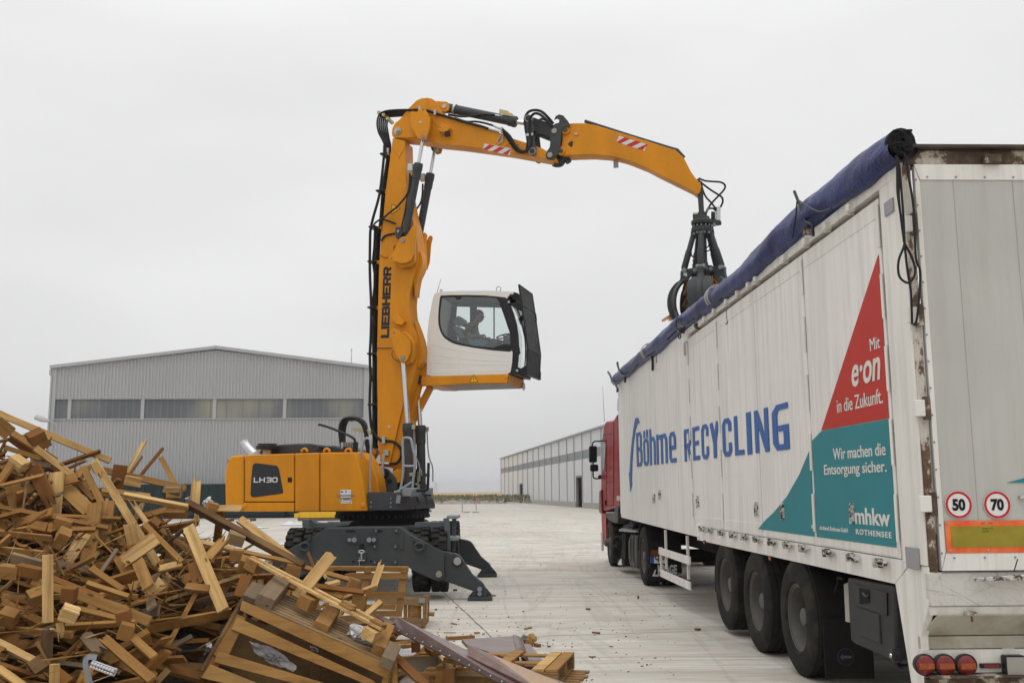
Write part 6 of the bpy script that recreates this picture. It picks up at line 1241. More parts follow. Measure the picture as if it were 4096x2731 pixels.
m = MB(); plate_m(m, 'D', [(1235, 780), (1290, 790), (1320, 800), (1345, 850), (1345, 885), (1100, 895), (1100, 780)], .45, -.5); m.build('front_chassis', GRYM, mh, bevel=.012)
m = MB(); plate_m(m, 'D', [(1245, 772), (1262, 742), (1318, 744), (1322, 756), (1310, 800), (1250, 800)], 1.1, .75); m.build('step', GRYL, mh, bevel=.01)
m = MB(); plate_m(m, 'D', [(212, 793), (900, 785), (900, 890), (212, 890)], 1.15, -1.0); m.build('base_frame', GRYM, mh)
for x, y in ((1047, 838), (1047, 868), (1178, 812), (1178, 842), (1178, 868)): m = MB(); q = M('D', x, y, 1.16); m.cyl(q, q+Mn*.008, .012, n=8); m.build('bolt', ZINC, ch)
m = MB(); m.prism([M('D', x, y, .55) for x, y in ((300, 520), (310, 495), (335, 478), (440, 456), (560, 450), (640, 449), (700, 458), (760, 464), (765, 520))], -Mn*1.3); m.build('engine_cover', paint('dark_grey_plastic', (.040, .044, .047), .35, (.07, .07, .07), .3, 3), mh, bevel=.04, seg=3)
m = MB(); m.prism([M('D', x, y, .45) for x, y in ((765, 520), (765, 464), (800, 463), (850, 475), (870, 512))], -Mn*1.1); m.build('engine_cover', bpy.data.materials['dark_grey_plastic'], mh, bevel=.04, seg=3)
q = M('D', 360, 520, .75); zt_ = M('D', 360, 486, .75).z; m = MB(); m.cyl(q-UZ*.05, V((q.x, q.y, zt_)), .075, n=24); pc2 = m.build('air_intake', plain('intake_pale', (.5, .48, .42)), mh); m = MB(); m.lathe(V((q.x, q.y, zt_-.02)), UZ, [(0, .12), (.01, .2), (.07, .205), (.08, .18), (.11, .175), (.115, 0)], 28); m.build('intake_cap', BLKP, pc2)
m = MB(); P_ = [M('D', x, y, -.1) for x, y in ((275, 520), (245, 490), (215, 455), (207, 432))]; m.tube(P_, lambda t: .075, 14, 4); m.build('exhaust_pipe', CHROME, mh)
for x in (607, 755, 898): m = MB(); p = M('D', x, 506, 1.05); m.tube([p+Md*.055*math.cos(a)+UZ*.055*math.sin(a) for a in [math.pi*i/8 for i in range(9)]], .022, 8, 1); m.build('lifting_eye', YEL, mh)
for x, y in ((713, 499), (880, 500)): m = MB(); q = M('D', x, y+10, .8); m.cyl(q-UZ*.05, q+UZ*.07, .07, n=20); m.cyl(q+UZ*.07, q+UZ*.10, .055, n=20); m.build('tank_cap', BLKP, mh, bevel=.006)
for k in range(5):
    o = k*7; w = .35-.16*k
    hose([('D', 862+o*.5, 500), ('D', 848+o*.7, 430), ('D', 843+o, 350), ('D', 862+o, 298), ('D', 905+o*.6, 284+k*2), ('D', 950+o*.6, 290), ('D', 990+o*.6, 320), ('D', 1012+o*.2, 380), ('D', 1018+o*.2, 450), ('D', 1035+o*.2, 530)], w, .036)
m = MB(); q = M('D', 993, 366, .3); m.boxf(q, (Md*.97-UZ*.22)*.18, Mn*.05, UZ*.035); m.build('hose_clamp', BRASS, mh, bevel=.004)
for k in range(4): m = MB(); q = M('D', 858+k*17, 502, .4-.12*k); m.cyl(q-UZ*.1, q+UZ*.16, .033, n=12); m.build('hose_ferrule', ZINC, mh)
m = MB(); m.tube([M('D', x, y, .75) for x, y in ((942, 495), (942, 440), (925, 412), (860, 380), (780, 348), (715, 328), (700, 328))], .022, 8, 3); m.build('mirror_arm', BLKP, mh)
m = MB(); q = M('D', 942, 480, .75); m.cyl(q-UZ*.14, q+UZ*.1, .05, n=14); m.build('arm_base', BLKP, mh)
RAIL = paint('rail_silver', (.36, .37, .38), .35, (.2, .2, .2), .3, 6, metal=.5)
for pts, w in (([(90, 668), (65, 600), (95, 420), (130, 240), (160, 200), (200, 195), (232, 230), (240, 320), (228, 600), (222, 900), (218, 1060), (235, 1125), (265, 1130)], 1.05), ([(650, 1120), (655, 1060), (700, 850), (722, 650), (715, 400), (715, 240), (735, 192), (800, 190), (838, 215), (860, 330), (895, 480), (893, 640), (870, 800), (848, 1040), (825, 1080)], .95), ([(722, 608), (890, 612)], .95), ([(590, 1000), (640, 990), (850, 850)], .95)):
    m = MB(); m.tube([M('S', x, y, w) for x, y in pts], .022, 8, 5 if len(pts) > 3 else 1); m.build('hand_rail', RAIL, mh)
m = MB(); plate_m(m, 'S', [(622, 1042), (680, 1050), (668, 1168), (606, 1165)], 1.185, 1.162); m.build('rail_bracket', GRYL, mh, bevel=.004)
m = MB(); m.tube([M('S', x, y, .9) for x, y in ((690, 985), (750, 978), (1040, 970), (1075, 955), (1088, 900), (1098, 560))], .026, 8, 3); m.build('guard_bar', BLKP, mh)
def f(P, sg):
    m = MB(); m.prism([P('S', x, y, .40) for x, y in ((300, 640), (440, 632), (500, 650), (540, 690), (620, 790), (650, 960), (640, 1000), (440, 1000), (350, 960), (300, 760))], Mn*.08*sg); pv = m.build('pivot_casting', GRYM, mh, bevel=.015)
    q = P('S', 440, 720, .48); m = MB(); m.cyl(q-Mn*sg*.02, q+Mn*sg*.05, .085, n=24); m.build('pivot_pin', DARK, pv, bevel=.005)
    q = P('S', 520, 835, .48); m = MB(); m.cyl(q, q+Mn*sg*.004, .045, n=20); m.build('hole', DARK, pv)
    m = MB(); m.prism([P('S', x, y, .53) for x, y in ((412, 430), (452, 440), (430, 620), (442, 700), (440, 760), (405, 782), (372, 760), (370, 700), (395, 620))], Mn*.02*sg); m.build('locking_lever', ZINC, pv, bevel=.004)
    m = MB(); m.prism([P('S', x, y, .49) for x, y in ((355, 778), (442, 822), (425, 875), (390, 870), (335, 835))], Mn*.012*sg); m.build('cover_plate', GRYL, pv, bevel=.004)
    q = P('S', 820, 1145, .35); m = MB(); m.cyl(q-Mn*sg*.3, q, .18, n=28); cl = m.build('cylinder_mount', GRYM, mh, bevel=.012); m = MB(); m.cyl(q, q+Mn*sg*.03, .06, n=20); m.build('pin', plain('pin_brown', (.12, .09, .06)), cl)
both(f)
m = MB(); m.cyl(M('S', 640, 760, .35), M('S', 640, 760, -.35), .12, n=24); m.build('boom_shaft', YEL, mh, bevel=.01)
q = M('S', 470, 415, .22); m = MB(); m.boxf(q, Md*.05, Mn*.03, UZ*.05); m.build('lever_bracket', ZINC, mh, bevel=.006)
m = MB(); m.cyl(M('S', 325, 575, .22), M('S', 395, 578, .22), .032, n=14); m.cyl(M('S', 440, 578, .22), M('S', 512, 580, .22), .032, n=14); m.build('hose_ferrule', ZINC, mh)
for k in range(4): m = MB(); m.tube([M('S', x+k*22, y, .1-.07*k) for x, y in ((270, 300), (268, 370), (262, 440), (240, 485), (205, 492))], .022, 8); m.build('steel_pipe', ZINC, mh)
m = MB(); m.boxf(M('S', 290, 405, .0), Md*.1, Mn*.17, UZ*.04); m.build('pipe_clamp', YEL, mh, bevel=.006)
q = M('S', 443, 222, .2); m = MB(); m.boxf(q, Md*.03, Mn*.06, UZ*.065); m.build('hose_clamp', ZINC, mh, bevel=.004)
for k in range(5): hose([('S', 905+k*30, 870), ('S', 905+k*30, 780), ('S', 915+k*22, 690), ('S', 940+k*22, 655), ('S', 965+k*18, 690), ('S', 975+k*15, 760)], -.1-.08*k, .022, name='pipe_loop', mt=BRASS if k % 2 else BLK)
for k in range(6): hose([('S', 905+k*28, 880), ('S', 915+k*26, 1000), ('S', 940+k*22, 1120), ('S', 960+k*14, 1220)], -.05-.09*k, .03)
m = MB(); plate_m(m, 'S', [(880, 1000), (1000, 930), (1080, 960), (1130, 985), (1085, 1100), (1060, 1190), (1040, 1260), (880, 1260)], -.2, -.35); m.build('front_manifold', DARK, mh, bevel=.03)
for x, y in ((955, 1010), (1105, 985), (915, 930)): m = MB(); q = M('S', x, y, -.1); m.boxf(q, Md*.06, Mn*.06, UZ*.06); m.build('valve', GRYL, mh, bevel=.012)
zb_ = M('D', 1120, 985).z; zt2 = M('D', 1120, 897).z
m = MB(); m.lathe(V((MC.x, MC.y, 0)), UZ, [(zb_-.02, .76), (zb_+.12, .76), (zb_+.12, .84), (zb_+.26, .84), (zb_+.26, .86), (zt2+.02, .86)], 64); sr = m.build('slewing_ring', DARK, mh)
for k in range(48): a = k*2*math.pi/48; p = V((MC.x+math.cos(a)*.845, MC.y+math.sin(a)*.845, zb_+.15)); m = MB(); m.cyl(p-UZ*.02, p+UZ*.03, .014, n=6); m.build('bolt', GRYM, sr)
YN = onZ(px('O', 1100, 648)).y; YF = onZ(px('O', 1178, 401)).y; YM = (YN+YF)/2
print('FEET', YN, YF, 'MC', MC)
def UG(c, x, y, Y): return onY(px(c, x, y), Y)
cxU = MC.x
def mirx(p): return V((2*cxU-p.x, p.y, p.z))
half = [('D', 1010, 1005), ('D', 1240, 1004), ('D', 1310, 1055), ('D', 1420, 1110), ('D', 1520, 1162), ('D', 1531, 1175), ('D', 1532, 1330), ('D', 1515, 1352), ('D', 1490, 1360), ('D', 1440, 1342), ('D', 1325, 1290), ('D', 1290, 1262), ('D', 1010, 1260)]
Y0 = YN-.16
ua = []
for Yp, sgn in ((Y0, 1), (2*YM-Y0, -1)):
    R_ = [UG(c, x, y, Y0) for c, x, y in half]; R_ = [V((p.x, Yp, p.z)) for p in R_]; zc = R_[0].z
    body_ = R_[1:-1]; pts = body_+[mirx(p) for p in reversed(body_)]
    m = MB()
    if sgn > 0: m.prism(pts, (0, .06, 0)); m.prism([p+V((0, .34, 0)) for p in pts], (0, .06, 0))
    else: m.prism(pts, (0, -.06, 0)); m.prism([p+V((0, -.34, 0)) for p in pts], (0, -.06, 0))
    u = m.build('outrigger_beam', GRYM, mh, bevel=.012); ua.append(u)
    m = MB(); zz0 = R_[-1].z+.02; zz1 = zc-.02; cb_ = sum(pts, V((0, 0, 0)))/len(pts); m.prism([cb_+(p-cb_)*.975+V((0, sgn*.06, 0)) for p in pts], (0, sgn*.28, 0)); m.build('beam_core', GRYM, u)
    for mx in (0, 1):
        fx = (lambda p: mirx(p)) if mx else (lambda p: p)
        L = [UG('O', x, y, Y0+.1) for x, y in ((690, 135), (830, 165), (875, 182), (905, 215), (945, 280), (1020, 390), (1130, 482), (1150, 520), (1140, 570), (1080, 590), (1020, 555), (780, 470), (690, 440), (700, 300))]
        L = [fx(V((p.x, Yp+sgn*.1, p.z))) for p in L]; m = MB(); m.prism(L, (0, sgn*.2, 0)); lg_ = m.build('outrigger_leg', GRYM, mh, bevel=.012)
        Fp = [UG('O', x, y, Y0+.06) for x, y in ((972, 632), (985, 615), (1062, 505), (1080, 487), (1098, 482), (1118, 490), (1135, 512), (1215, 605), (1222, 632))]
        for dy in (.06, .3):
            m = MB(); m.prism([fx(V((p.x, Yp+sgn*dy, p.z))) for p in Fp], (0, sgn*.03, 0)); ft = m.build('outrigger_foot', GRYM, lg_, bevel=.006)
        a, b = UG('O', 968, 648, Y0), UG('O', 1225, 648, Y0); pa, pb = fx(V((a.x, 0, 0))), fx(V((b.x, 0, 0))); xl, xr = min(pa.x, pb.x), max(pa.x, pb.x)
        ya, yb = sorted((Yp-sgn*.02, Yp+sgn*.44)); m = MB(); m.box((xl, ya, 0.004), (xr, yb, .055)); m.build('foot_pad', GRYM, lg_, bevel=.008)
        for x, y, r, mt in ((1094, 535, .038, GRYL), (1094, 585, .034, GRYL), (1035, 600, .0, None), (1152, 600, .0, None)):
            p = UG('O', x, y, Y0+.06); p = fx(V((p.x, Yp+sgn*.06, p.z)))
            if r: m = MB(); m.cyl(p, p-V((0, sgn*.03, 0)), r, n=18); m.build('bolt', mt, lg_, bevel=.004)
            else: m = MB(); m.boxf(p-V((0, sgn*.02, -.0)), V((.02, 0, 0)), V((0, .03, 0)), V((0, 0, .065))); m.build('foot_rib', GRYM, lg_, bevel=.004)
        for x, y, r, mt in ((858, 248, .06, plain('pin_rainbow', (.42, .40, .36), .35, .5)), (670, 378, .05, bpy.data.materials['pin_brass'])):
            p = UG('O', x, y, Y0); p = fx(V((p.x, Yp-sgn*.0, p.z))); yv = .1 if x > 800 else 0
            m = MB(); m.cyl(p+V((0, sgn*(yv), 0)), p-V((0, sgn*(.05-yv), 0)), r, n=28); z_ = m.build('pin', mt, lg_, bevel=.005)
            if x > 800: m = MB(); m.cyl(p+V((0, sgn*yv, 0)), p+V((0, sgn*(yv-.02), 0)), r*1.25, n=28); m.build('boss', GRYM, z_, bevel=.005)
ub = ua[0]
def onb(x, y, c='D', dy=0.): return UG(c, x, y, Y0-dy)
for xs_ in ((907, 938), (1036, 1068)):
    a, b = onb(xs_[0], 1086), onb(xs_[1], 1086); m = MB(); n_ = 12
    big_, sml = (b, a) if xs_[0] < 1000 else (a, b); P_ = []
    for i in range(12): t = math.pi*(-.5)+math.pi*i/11; P_.append(big_+V((math.cos(t)*.075*(1 if big_.x > sml.x else -1), 0, math.sin(t)*.075)))
    for i in range(12): t = math.pi*(.5)+math.pi*i/11; P_.append(sml+V((math.cos(t)*.05*(1 if big_.x > sml.x else -1), 0, math.sin(t)*.05)))
    m.prism([p for p in P_], (0, -.025, 0)); lp2 = m.build('bolt_plate', GRYM, ub, bevel=.004)
    for p, r in ((big_, .038), (sml, .03)): m = MB(); m.cyl(p-V((0, .02, 0)), p-V((0, .05, 0)), r, n=16); m.build('bolt', GRYL, lp2, bevel=.003)
for x, y in ((1080, 1026), (1214, 1026), (1073, 1130), (1208, 1129), (1073, 1234), (1208, 1234)):
    p = onb(x, y); m = MB(); m.boxf(p-V((0, .01, 0)), V((.03, 0, 0)), V((0, .02, 0)), V((0, 0, .035))); q = m.build('mount_block', GRYM, ub, bevel=.004); m = MB(); m.cyl(p-V((0, .03, 0)), p-V((0, .038, 0)), .012, n=10); m.build('bolt', GRYL, q)
p = onb(1250, 1104); m = MB(); m.boxf(p-V((0, .006, 0)), V((.028, 0, 0)), V((0, .01, 0)), V((0, 0, .11))); m.build('step_bracket', GRYM, ub, bevel=.003)
p = onb(988, 1142); m = MB(); m.prism([p+V((math.cos(t)*.045, 0, math.sin(t)*.045+(.03 if math.sin(t) > 0 else -.03))) for t in [2*math.pi*i/20 for i in range(20)]], (0, -.003, 0)); m.build('slot', DARK, ub)
p = onb(1432, 1215); m = MB(); m.lathe(p, (0, -1, 0), [(0, .062), (.006, .062), (.006, .052), (.003, .05), (.003, 0)], 28); m.build('ring_mark', GRYM, ub)
p = onb(987, 1196); m = MB(); m.boxf(p-V((0, .015, 0)), V((.075, 0, 0)), V((0, .02, 0)), V((0, 0, .07))); cpl_ = m.build('tow_coupling', GRYM, ub, bevel=.02)
m = MB(); q = onb(984, 1164, dy=.05); m.tube([q+V((math.cos(t)*.045, 0, math.sin(t)*.02)) for t in [2*math.pi*i/16 for i in range(17)]], .008, 6, 1); m.cyl(q-V((0, 0, .02)), onb(984, 1215, dy=.05), .016, n=10); m.cyl(onb(962, 1223, dy=.05), onb(1006, 1223, dy=.05), .007, n=8); m.tube([onb(972, 1200, dy=.05), onb(970, 1230, dy=.05), onb(968, 1258, dy=.05)], .005, 5); m.build('coupling_pin', ZINC, cpl_)
for x, y in ((930, 1230), (1046, 1228)): p = onb(x, y); m = MB(); m.cyl(p, p-V((0, .003, 0)), .02, n=12); m.build('hole', DARK, ub)
for sg_, (x, y) in ((1, (1367, 1130)), (-1, (613, 1130))):
    p = onb(x, y); m = MB(); m.tube([p+V((math.cos(t)*.07, -.05, math.sin(t)*.06)) for t in [2*math.pi*i/20 for i in range(21)]], .022, 8, 1); m.boxf(p+V((sg_*-.0, -.02, .075)), V((.09, 0, -.045*sg_)), V((0, .03, 0)), V((.012, 0, .022))); m.build('shackle', GRYM, ub, bevel=.004)
for x, y in ((912, 1029), (1092, 1029)):
    p = onb(x, y); m = MB(); m.prism([p+V((math.cos(t)*.085, -.001, math.sin(t)*.018)) for t in [2*math.pi*i/20 for i in range(20)]], (0, -.003, 0)); m.build('slot', DARK, ub)
ztop = UG('D', 1120, 992, YM-1.2).z
m = MB(); m.box((cxU-.62, Y0+.42, .62), (cxU+.62, 2*YM-Y0-.42, ztop-.1)); cf = m.build('center_frame', GRYM, mh, bevel=.02)
m = MB(); m.prism([V((cxU-.95, YM-1.3, ztop-.08)), V((cxU+.95, YM-1.3, ztop-.08)), V((cxU+.95, YM+1.3, ztop-.08)), V((cxU-.95, YM+1.3, ztop-.08))], (0, 0, .07)); m.build('top_plate', GRYM, cf, bevel=.01)
def hwheel(loc):
    m = MB(); m.lathe((0, 0, 0), (1, 0, 0), [(-.10, .29), (-.122, .32), (-.128, .42), (-.12, .465), (-.11, .485), (.11, .485), (.12, .465), (.128, .42), (.122, .32), (.10, .29)], 48, closed=True)
    w = m.build('wheel', RUB, mh, local=True); m = MB(); NL = 22
    for k in range(NL):
        a = 2*math.pi*k/NL
        for sd_ in (-1, 1):
            aa = a+(math.pi/NL if sd_ > 0 else 0); c0 = V((sd_*.066, math.cos(aa)*.50, math.sin(aa)*.50)); rd_ = V((0, math.cos(aa), math.sin(aa))); tg = V((0, -math.sin(aa), math.cos(aa)))
            m.boxf(c0, V((.056, 0, 0)), rd_*.020, tg*.042)
            m.boxf(V((sd_*.119, math.cos(aa)*.475, math.sin(aa)*.475)), V((.010, 0, 0)), rd_*.035, tg*.036)
    t = m.build('tread', RUB, w, local=True, bevel=.004); m = MB(); m.lathe((0, 0, 0), (1, 0, 0), [(-.12, .0), (-.12, .12), (-.05, .14), (-.05, .26), (-.13, .285), (.13, .285), (.05, .26), (.05, .14), (.12, .12), (.12, 0)], 32); m.build('rim', GRYM, w, local=True)
    w.location = loc; return w
pw = px('D', 1502, 1212); YA = YN+.55
xr_ = UG('D', 1505, 1212, YA).x-cxU; xi_ = UG('D', 1386, 1212, YA).x-cxU; zw = (UG('D', 1500, 1021, YA-.3).z+UG('D', 1500, 1406, YA-.15).z)/2; zw = UG('D', 1500, 1213, YA).z
print('WHEEL', xr_, xi_, zw, YA, 2*YM-YA)
for Yw in (YA, 2*YM-YA):
    for xx in (xr_, xi_, -xi_, -xr_): hwheel(V((cxU+xx, Yw, max(zw, .56)))-MC)
    m = MB(); m.cyl(V((cxU-xr_, Yw, .6)), V((cxU+xr_, Yw, .6)), .13); m.box((cxU-.35, Yw-.22, .42), (cxU+.35, Yw+.22, .8)); m.build('axle', GRYM, mh, bevel=.02)
LG = plain('fender_grey', (.10, .115, .125), .5)
m = MB(); Yl = YA+.1; m.prism([UG('D', x, y, Yl) for x, y in ((1335, 972), (1400, 968), (1528, 968), (1530, 1020), (1445, 1040), (1335, 1035))], (0, .06, 0)); m.build('fender', LG, mh, bevel=.01)
m = MB(); m.prism([UG('D', x, y, Yl-.35) for x, y in ((1522, 945), (1560, 938), (1568, 1000), (1570, 1160), (1540, 1150), (1532, 1020))], (0, .05, 0)); ld = m.build('ladder', LG, mh, bevel=.01)
for yv in (935, 1075): a, b = UG('D', 1570, yv, Yl-.3), UG('D', 1612, yv-2, Yl+.4); m = MB(); m.boxf((a+b)/2, V((.09, 0, 0)), V((0, .35, 0)), V((0, 0, .025))); m.build('ladder_step', GRYL, ld, bevel=.005)
m = MB(); m.prism([UG('D', x, y, Yl+.35) for x, y in ((1582, 930), (1612, 928), (1608, 1000), (1605, 1160), (1580, 1160))], (0, .04, 0)); m.build('ladder_side', LG, ld, bevel=.006)
m = MB(); m.prism([UG('D', x, y, YA) for x, y in ((590, 955), (600, 948), (636, 952), (640, 1010), (645, 1030), (595, 1030))], (0, .25, 0)); m.build('fender_bracket', LG, mh, bevel=.01)
m = MB(); m.prism([UG('D', x, y, YA+.25) for x, y in ((645, 955), (690, 975), (760, 975), (920, 965), (900, 990), (780, 1005), (700, 1010), (672, 1030), (640, 1000))], (0, .3, 0)); m.build('fender', LG, mh, bevel=.01)
zq = lambda y: M('Q', 545, y, 0).z
GX = M('Q', 545, 500, 0); GX = V((GX.x, GX.y, 0)); PXM = (M('Q', 645, 600, 0)-M('Q', 545, 600, 0)).length/100
gp_ = thing('orange_peel_grapple', 'dark grey five-tine grapple full of broken boards, hanging above the open trailer', 'grapple', GX+V((0, 0, zq(500))))
def GP(r, a, z): return GX+(Mn*math.cos(a)-Md*math.sin(a))*r+V((0, 0, z))   # a=0 faces the camera, positive to the left
m = MB()
for w0, w1 in ((.075, .115), (-.115, -.075)): plate_m(m, 'Q', [(490, 118), (505, 104), (535, 104), (550, 125), (555, 170), (560, 300), (566, 400), (560, 425), (512, 425), (505, 320), (498, 220), (492, 160)], w1, w0)
plate_m(m, 'Q', [(500, 250), (552, 250), (560, 400), (512, 400)], .074, -.074); m.build('hanger_link', GRYM, gp_, bevel=.008)
m = MB(); q = M('Q', 517, 127, .12); m.cyl(q-Mn*.26, q+Mn*.02, .045, n=20); m.build('pin', GRYM, gp_, bevel=.004)
m = MB(); z0 = zq(470); m.lathe(GX, UZ, [(zq(470), .13), (zq(445), .13), (zq(430), .09), (zq(395), .085), (zq(395), 0)], 28); m.boxf(GX+Md*-.08+V((0, 0, zq(440))), Md*.07, Mn*.07, UZ*.05); m.build('motor_housing', GRYM, gp_, bevel=.006)
m = MB(); m.lathe(GX, UZ, [(zq(520), .178), (zq(512), .188), (zq(484), .188), (zq(474), .17), (zq(470), .12)], 40); m.build('upper_flange', GRYM, gp_)
m = MB(); m.lathe(GX, UZ, [(zq(560), .16), (zq(505), .155)], 40); m.build('ring_gear', DARK, gp_)
for k in range(14): a = k*2*math.pi/14; m = MB(); m.cyl(GP(.165, a, zq(548)), GP(.165, a, zq(532)), .012, n=6); m.build('bolt', GRYL, gp_)
m = MB(); m.lathe(GX, UZ, [(zq(640), .10), (zq(620), .16), (zq(590), .186), (zq(583), .19), (zq(556), .19), (zq(550), .175), (zq(550), 0)], 40); m.build('lower_flange', GRYM, gp_)
m = MB(); m.lathe(GX, UZ, [(zq(1060), .12), (zq(985), .13), (zq(960), .09), (zq(900), .065), (zq(630), .065), (zq(600), .09)], 28); m.build('center_column', GRYM, gp_)
m = MB(); m.cyl(M('Q', 712, 478, .02), M('Q', 712, 336, .02), .042, n=20); m.build('filter_cartridge', plain('bright_zinc', (.55, .56, .57), .3, .7), gp_, bevel=.004)
m = MB(); plate_m(m, 'Q', [(625, 458), (690, 455), (745, 480), (742, 510), (700, 518), (640, 500)], .05, -.05); m.build('side_arm', GRYM, gp_, bevel=.01)
m = MB(); m.cyl(M('Q', 660, 455, .03), M('Q', 660, 388, .03), .035, n=14); m.build('plug', BLKP, gp_); m = MB(); m.cyl(M('Q', 670, 505, .03), M('Q', 672, 535, .03), .03, n=8); m.build('fitting', GRYL, gp_)
m = MB(); q = M('Q', 478, 415, .03); m.cyl(q-Md*.04, q+Md*.04, .04, n=16); m.build('fitting', BRASS, gp_)
for k in range(5):
    a = math.radians(4+72*k); t_ = V((0, 0, 0))+(Mn*math.cos(a)-Md*math.sin(a)); tg = UZ.cross(t_)
    c0, c1 = GP(.155, a, zq(622)), GP(.345, a, zq(1000)); d = (c1-c0).normalized()
    m = MB(); m.lathe(c0, d, [(0, .03), (.03, .045), (.06, .047), (.30, .047), (.31, .055), ((c1-c0).length-.04, .055), ((c1-c0).length-.02, .04), ((c1-c0).length, .03)], 18); cy = m.build('cylinder', GRYM, gp_)
    for q in (.34, .42, .50): 
        for s_ in (1, -1): m = MB(); p = c0+d*q+tg*.05*s_; m.cyl(p, p+tg*s_*.02+t_*.004, .011, n=6); m.build('bolt', GRYM, cy)
    m = MB(); 
    for s_ in (1, -1): m.prism([GP(r, a, zq(y))+tg*s_*.035 for r, y in ((.10, 575), (.19, 575), (.2, 640), (.12, 650))], tg*s_*.02)
    m.build('clevis', GRYM, gp_, bevel=.004)
    m = MB(); m.cyl(GP(.155, a, zq(622))-tg*.075, GP(.155, a, zq(622))+tg*.075, .022, n=14); m.build('pin', GRYL, gp_)
    m = MB()
    for s_ in (1, -1): m.prism([GP(r, a, zq(y))+tg*s_*.05 for r, y in ((.06, 960), (.17, 965), (.225, 985), (.215, 1040), (.12, 1060), (.06, 1050))], tg*s_*.025)
    m.build('hub_bracket', GRYM, gp_, bevel=.005)
    out = [(.13, 985), (.20, 978), (.30, 985), (.36, 985), (.395, 1010), (.40, 1060), (.42, 1100), (.50, 1135), (.575, 1190), (.62, 1250), (.64, 1330), (.625, 1410), (.575, 1490), (.49, 1560), (.36, 1620), (.2, 1665), (.06, 1690)]
    inn = [(.07, 1660), (.2, 1625), (.32, 1575), (.42, 1500), (.475, 1420), (.49, 1340), (.475, 1260), (.43, 1190), (.36, 1135), (.27, 1095), (.20, 1050), (.14, 1030)]
    o_ = catmull([V((r, y, 0)) for r, y in out], 3); i_ = catmull([V((r, y, 0)) for r, y in inn], 3)
    m = MB(); m.prism([GP(v.x, a, zq(v.y))+tg*.045 for v in o_+i_], -tg*.09); tn_ = m.build('tine', GRYM, gp_, bevel=.008)
    m = MB(); q = GP(.345, a, zq(1000)); m.cyl(q-tg*.075, q+tg*.075, .04, n=18); m.cyl(GP(.17, a, zq(1005))-tg*.085, GP(.17, a, zq(1005))+tg*.085, .035, n=18); m.build('pin', GRYL, tn_)
    vs = []; sh = [v for v in o_ if 1090 < v.y]; ns = len(sh); NW = 8
    for i, v in enumerate(sh):
        t = i/(ns-1); hw = .21*math.sin(min(1, t*3.2+.35)*math.pi/2)*(1-max(0, t-.45)/.55*.93)
        for j in range(NW+1):
            u = (j/NW*2-1); cur = -.16*(hw*u)**2/.2/.2*.25
            base = GP(v.x-.045+cur*1.0, a, zq(v.y))+tg*hw*u
            vs.append(base)
    for i, v in enumerate(sh):
        for j in range(NW+1):
            vs.append(vs[i*(NW+1)+j]-t_*.022)
    o2 = ns*(NW+1); fs = []
    for i in range(ns-1):
        for j in range(NW):
            a1 = i*(NW+1)+j; fs += [[a1, a1+1, a1+NW+2, a1+NW+1], [o2+a1, o2+a1+NW+1, o2+a1+NW+2, o2+a1+1]]
        for j in (0, NW): a1 = i*(NW+1)+j; fs.append([a1, a1+NW+1, o2+a1+NW+1, o2+a1])
    for i in (0, ns-1):
        for j in range(NW): a1 = i*(NW+1)+j; fs.append([a1, o2+a1, o2+a1+1, a1+1])
    m = MB(); m.add(vs, fs); m.build('shell', GRYM, tn_)
for pts, w in (([(510, 35), (580, 62), (680, 70), (745, 78), (785, 110), (770, 160), (700, 235), (640, 300), (615, 340), (600, 370), (575, 425)], .03), ([(495, 45), (560, 100), (640, 160), (720, 210), (755, 240), (760, 285), (735, 340)], -.02), ([(535, 70), (550, 150), (585, 230), (640, 290), (690, 355)], .06), ([(620, 350), (660, 350), (690, 375)], .05)):
    m = MB(); m.tube([M('Q', x, y, w) for x, y in pts], .017, 8, 5); m.build('hose', BLK, gp_)
for x0, y0, x1, y1 in ((615, 340, 590, 385), (590, 385, 573, 430)): m = MB(); m.cyl(M('Q', x0, y0, .03), M('Q', x1, y1, .03), .022 if y0 < 350 else .016, n=12); m.build('fitting', GRYL, gp_)
for pts in (((625, 670), (620, 720), (600, 755), (560, 765)), ((645, 720), (635, 770), (605, 795), (560, 790)), ((480, 690), (482, 760), (470, 810), (455, 830)), ((430, 820), (440, 850), (475, 860))):
    m = MB(); m.tube([M('Q', x, y, .10) for x, y in pts], .012, 6, 4); m.build('hose', BLK, gp_)
m = MB(); plate_m(m, 'Q', [(325, 1015), (385, 1022), (390, 1060), (328, 1045)], .13, .12); m.build('type_plate', ZINC, gp_)
DW = -.60
def Dp(x, y, w=0.): return M('U', x, y, DW+w)
drv = thing('person', 'driver in olive shirt and pale blue bib overalls sitting in the raised cab, facing right', 'person', Dp(680, 905))
SKIN = plain('skin', (.36, .20, .13), .55, 0, .15); SHIRT = plain('olive_shirt', (.115, .10, .045), .9, 0, .2); BIB = plain('pale_blue_overall', (.20, .33, .37), .85, 0, .2); HAIR = plain('dark_hair', (.035, .025, .02), .8)
def skinmesh(name, joints, edges, mat, par, sub=2):
    me = bpy.data.meshes.new(name); b = ORG[drv.as_pointer()]
    me.from_pydata([tuple(p-b) for p, r in joints], edges, []); o = bpy.data.objects.new(name, me); sc.collection.objects.link(o); o.parent = par; me.materials.append(mat); ORG[o.as_pointer()] = b
    sk = o.modifiers.new('skin', 'SKIN'); sk.use_smooth_shade = True; 
    for i, (p, r) in enumerate(joints):
        rr = r if isinstance(r, tuple) else (r, r); me.skin_vertices[0].data[i].radius = rr
    me.skin_vertices[0].data[0].use_root = True
    s = o.modifiers.new('sub', 'SUBSURF'); s.levels = sub; s.render_levels = sub; return o
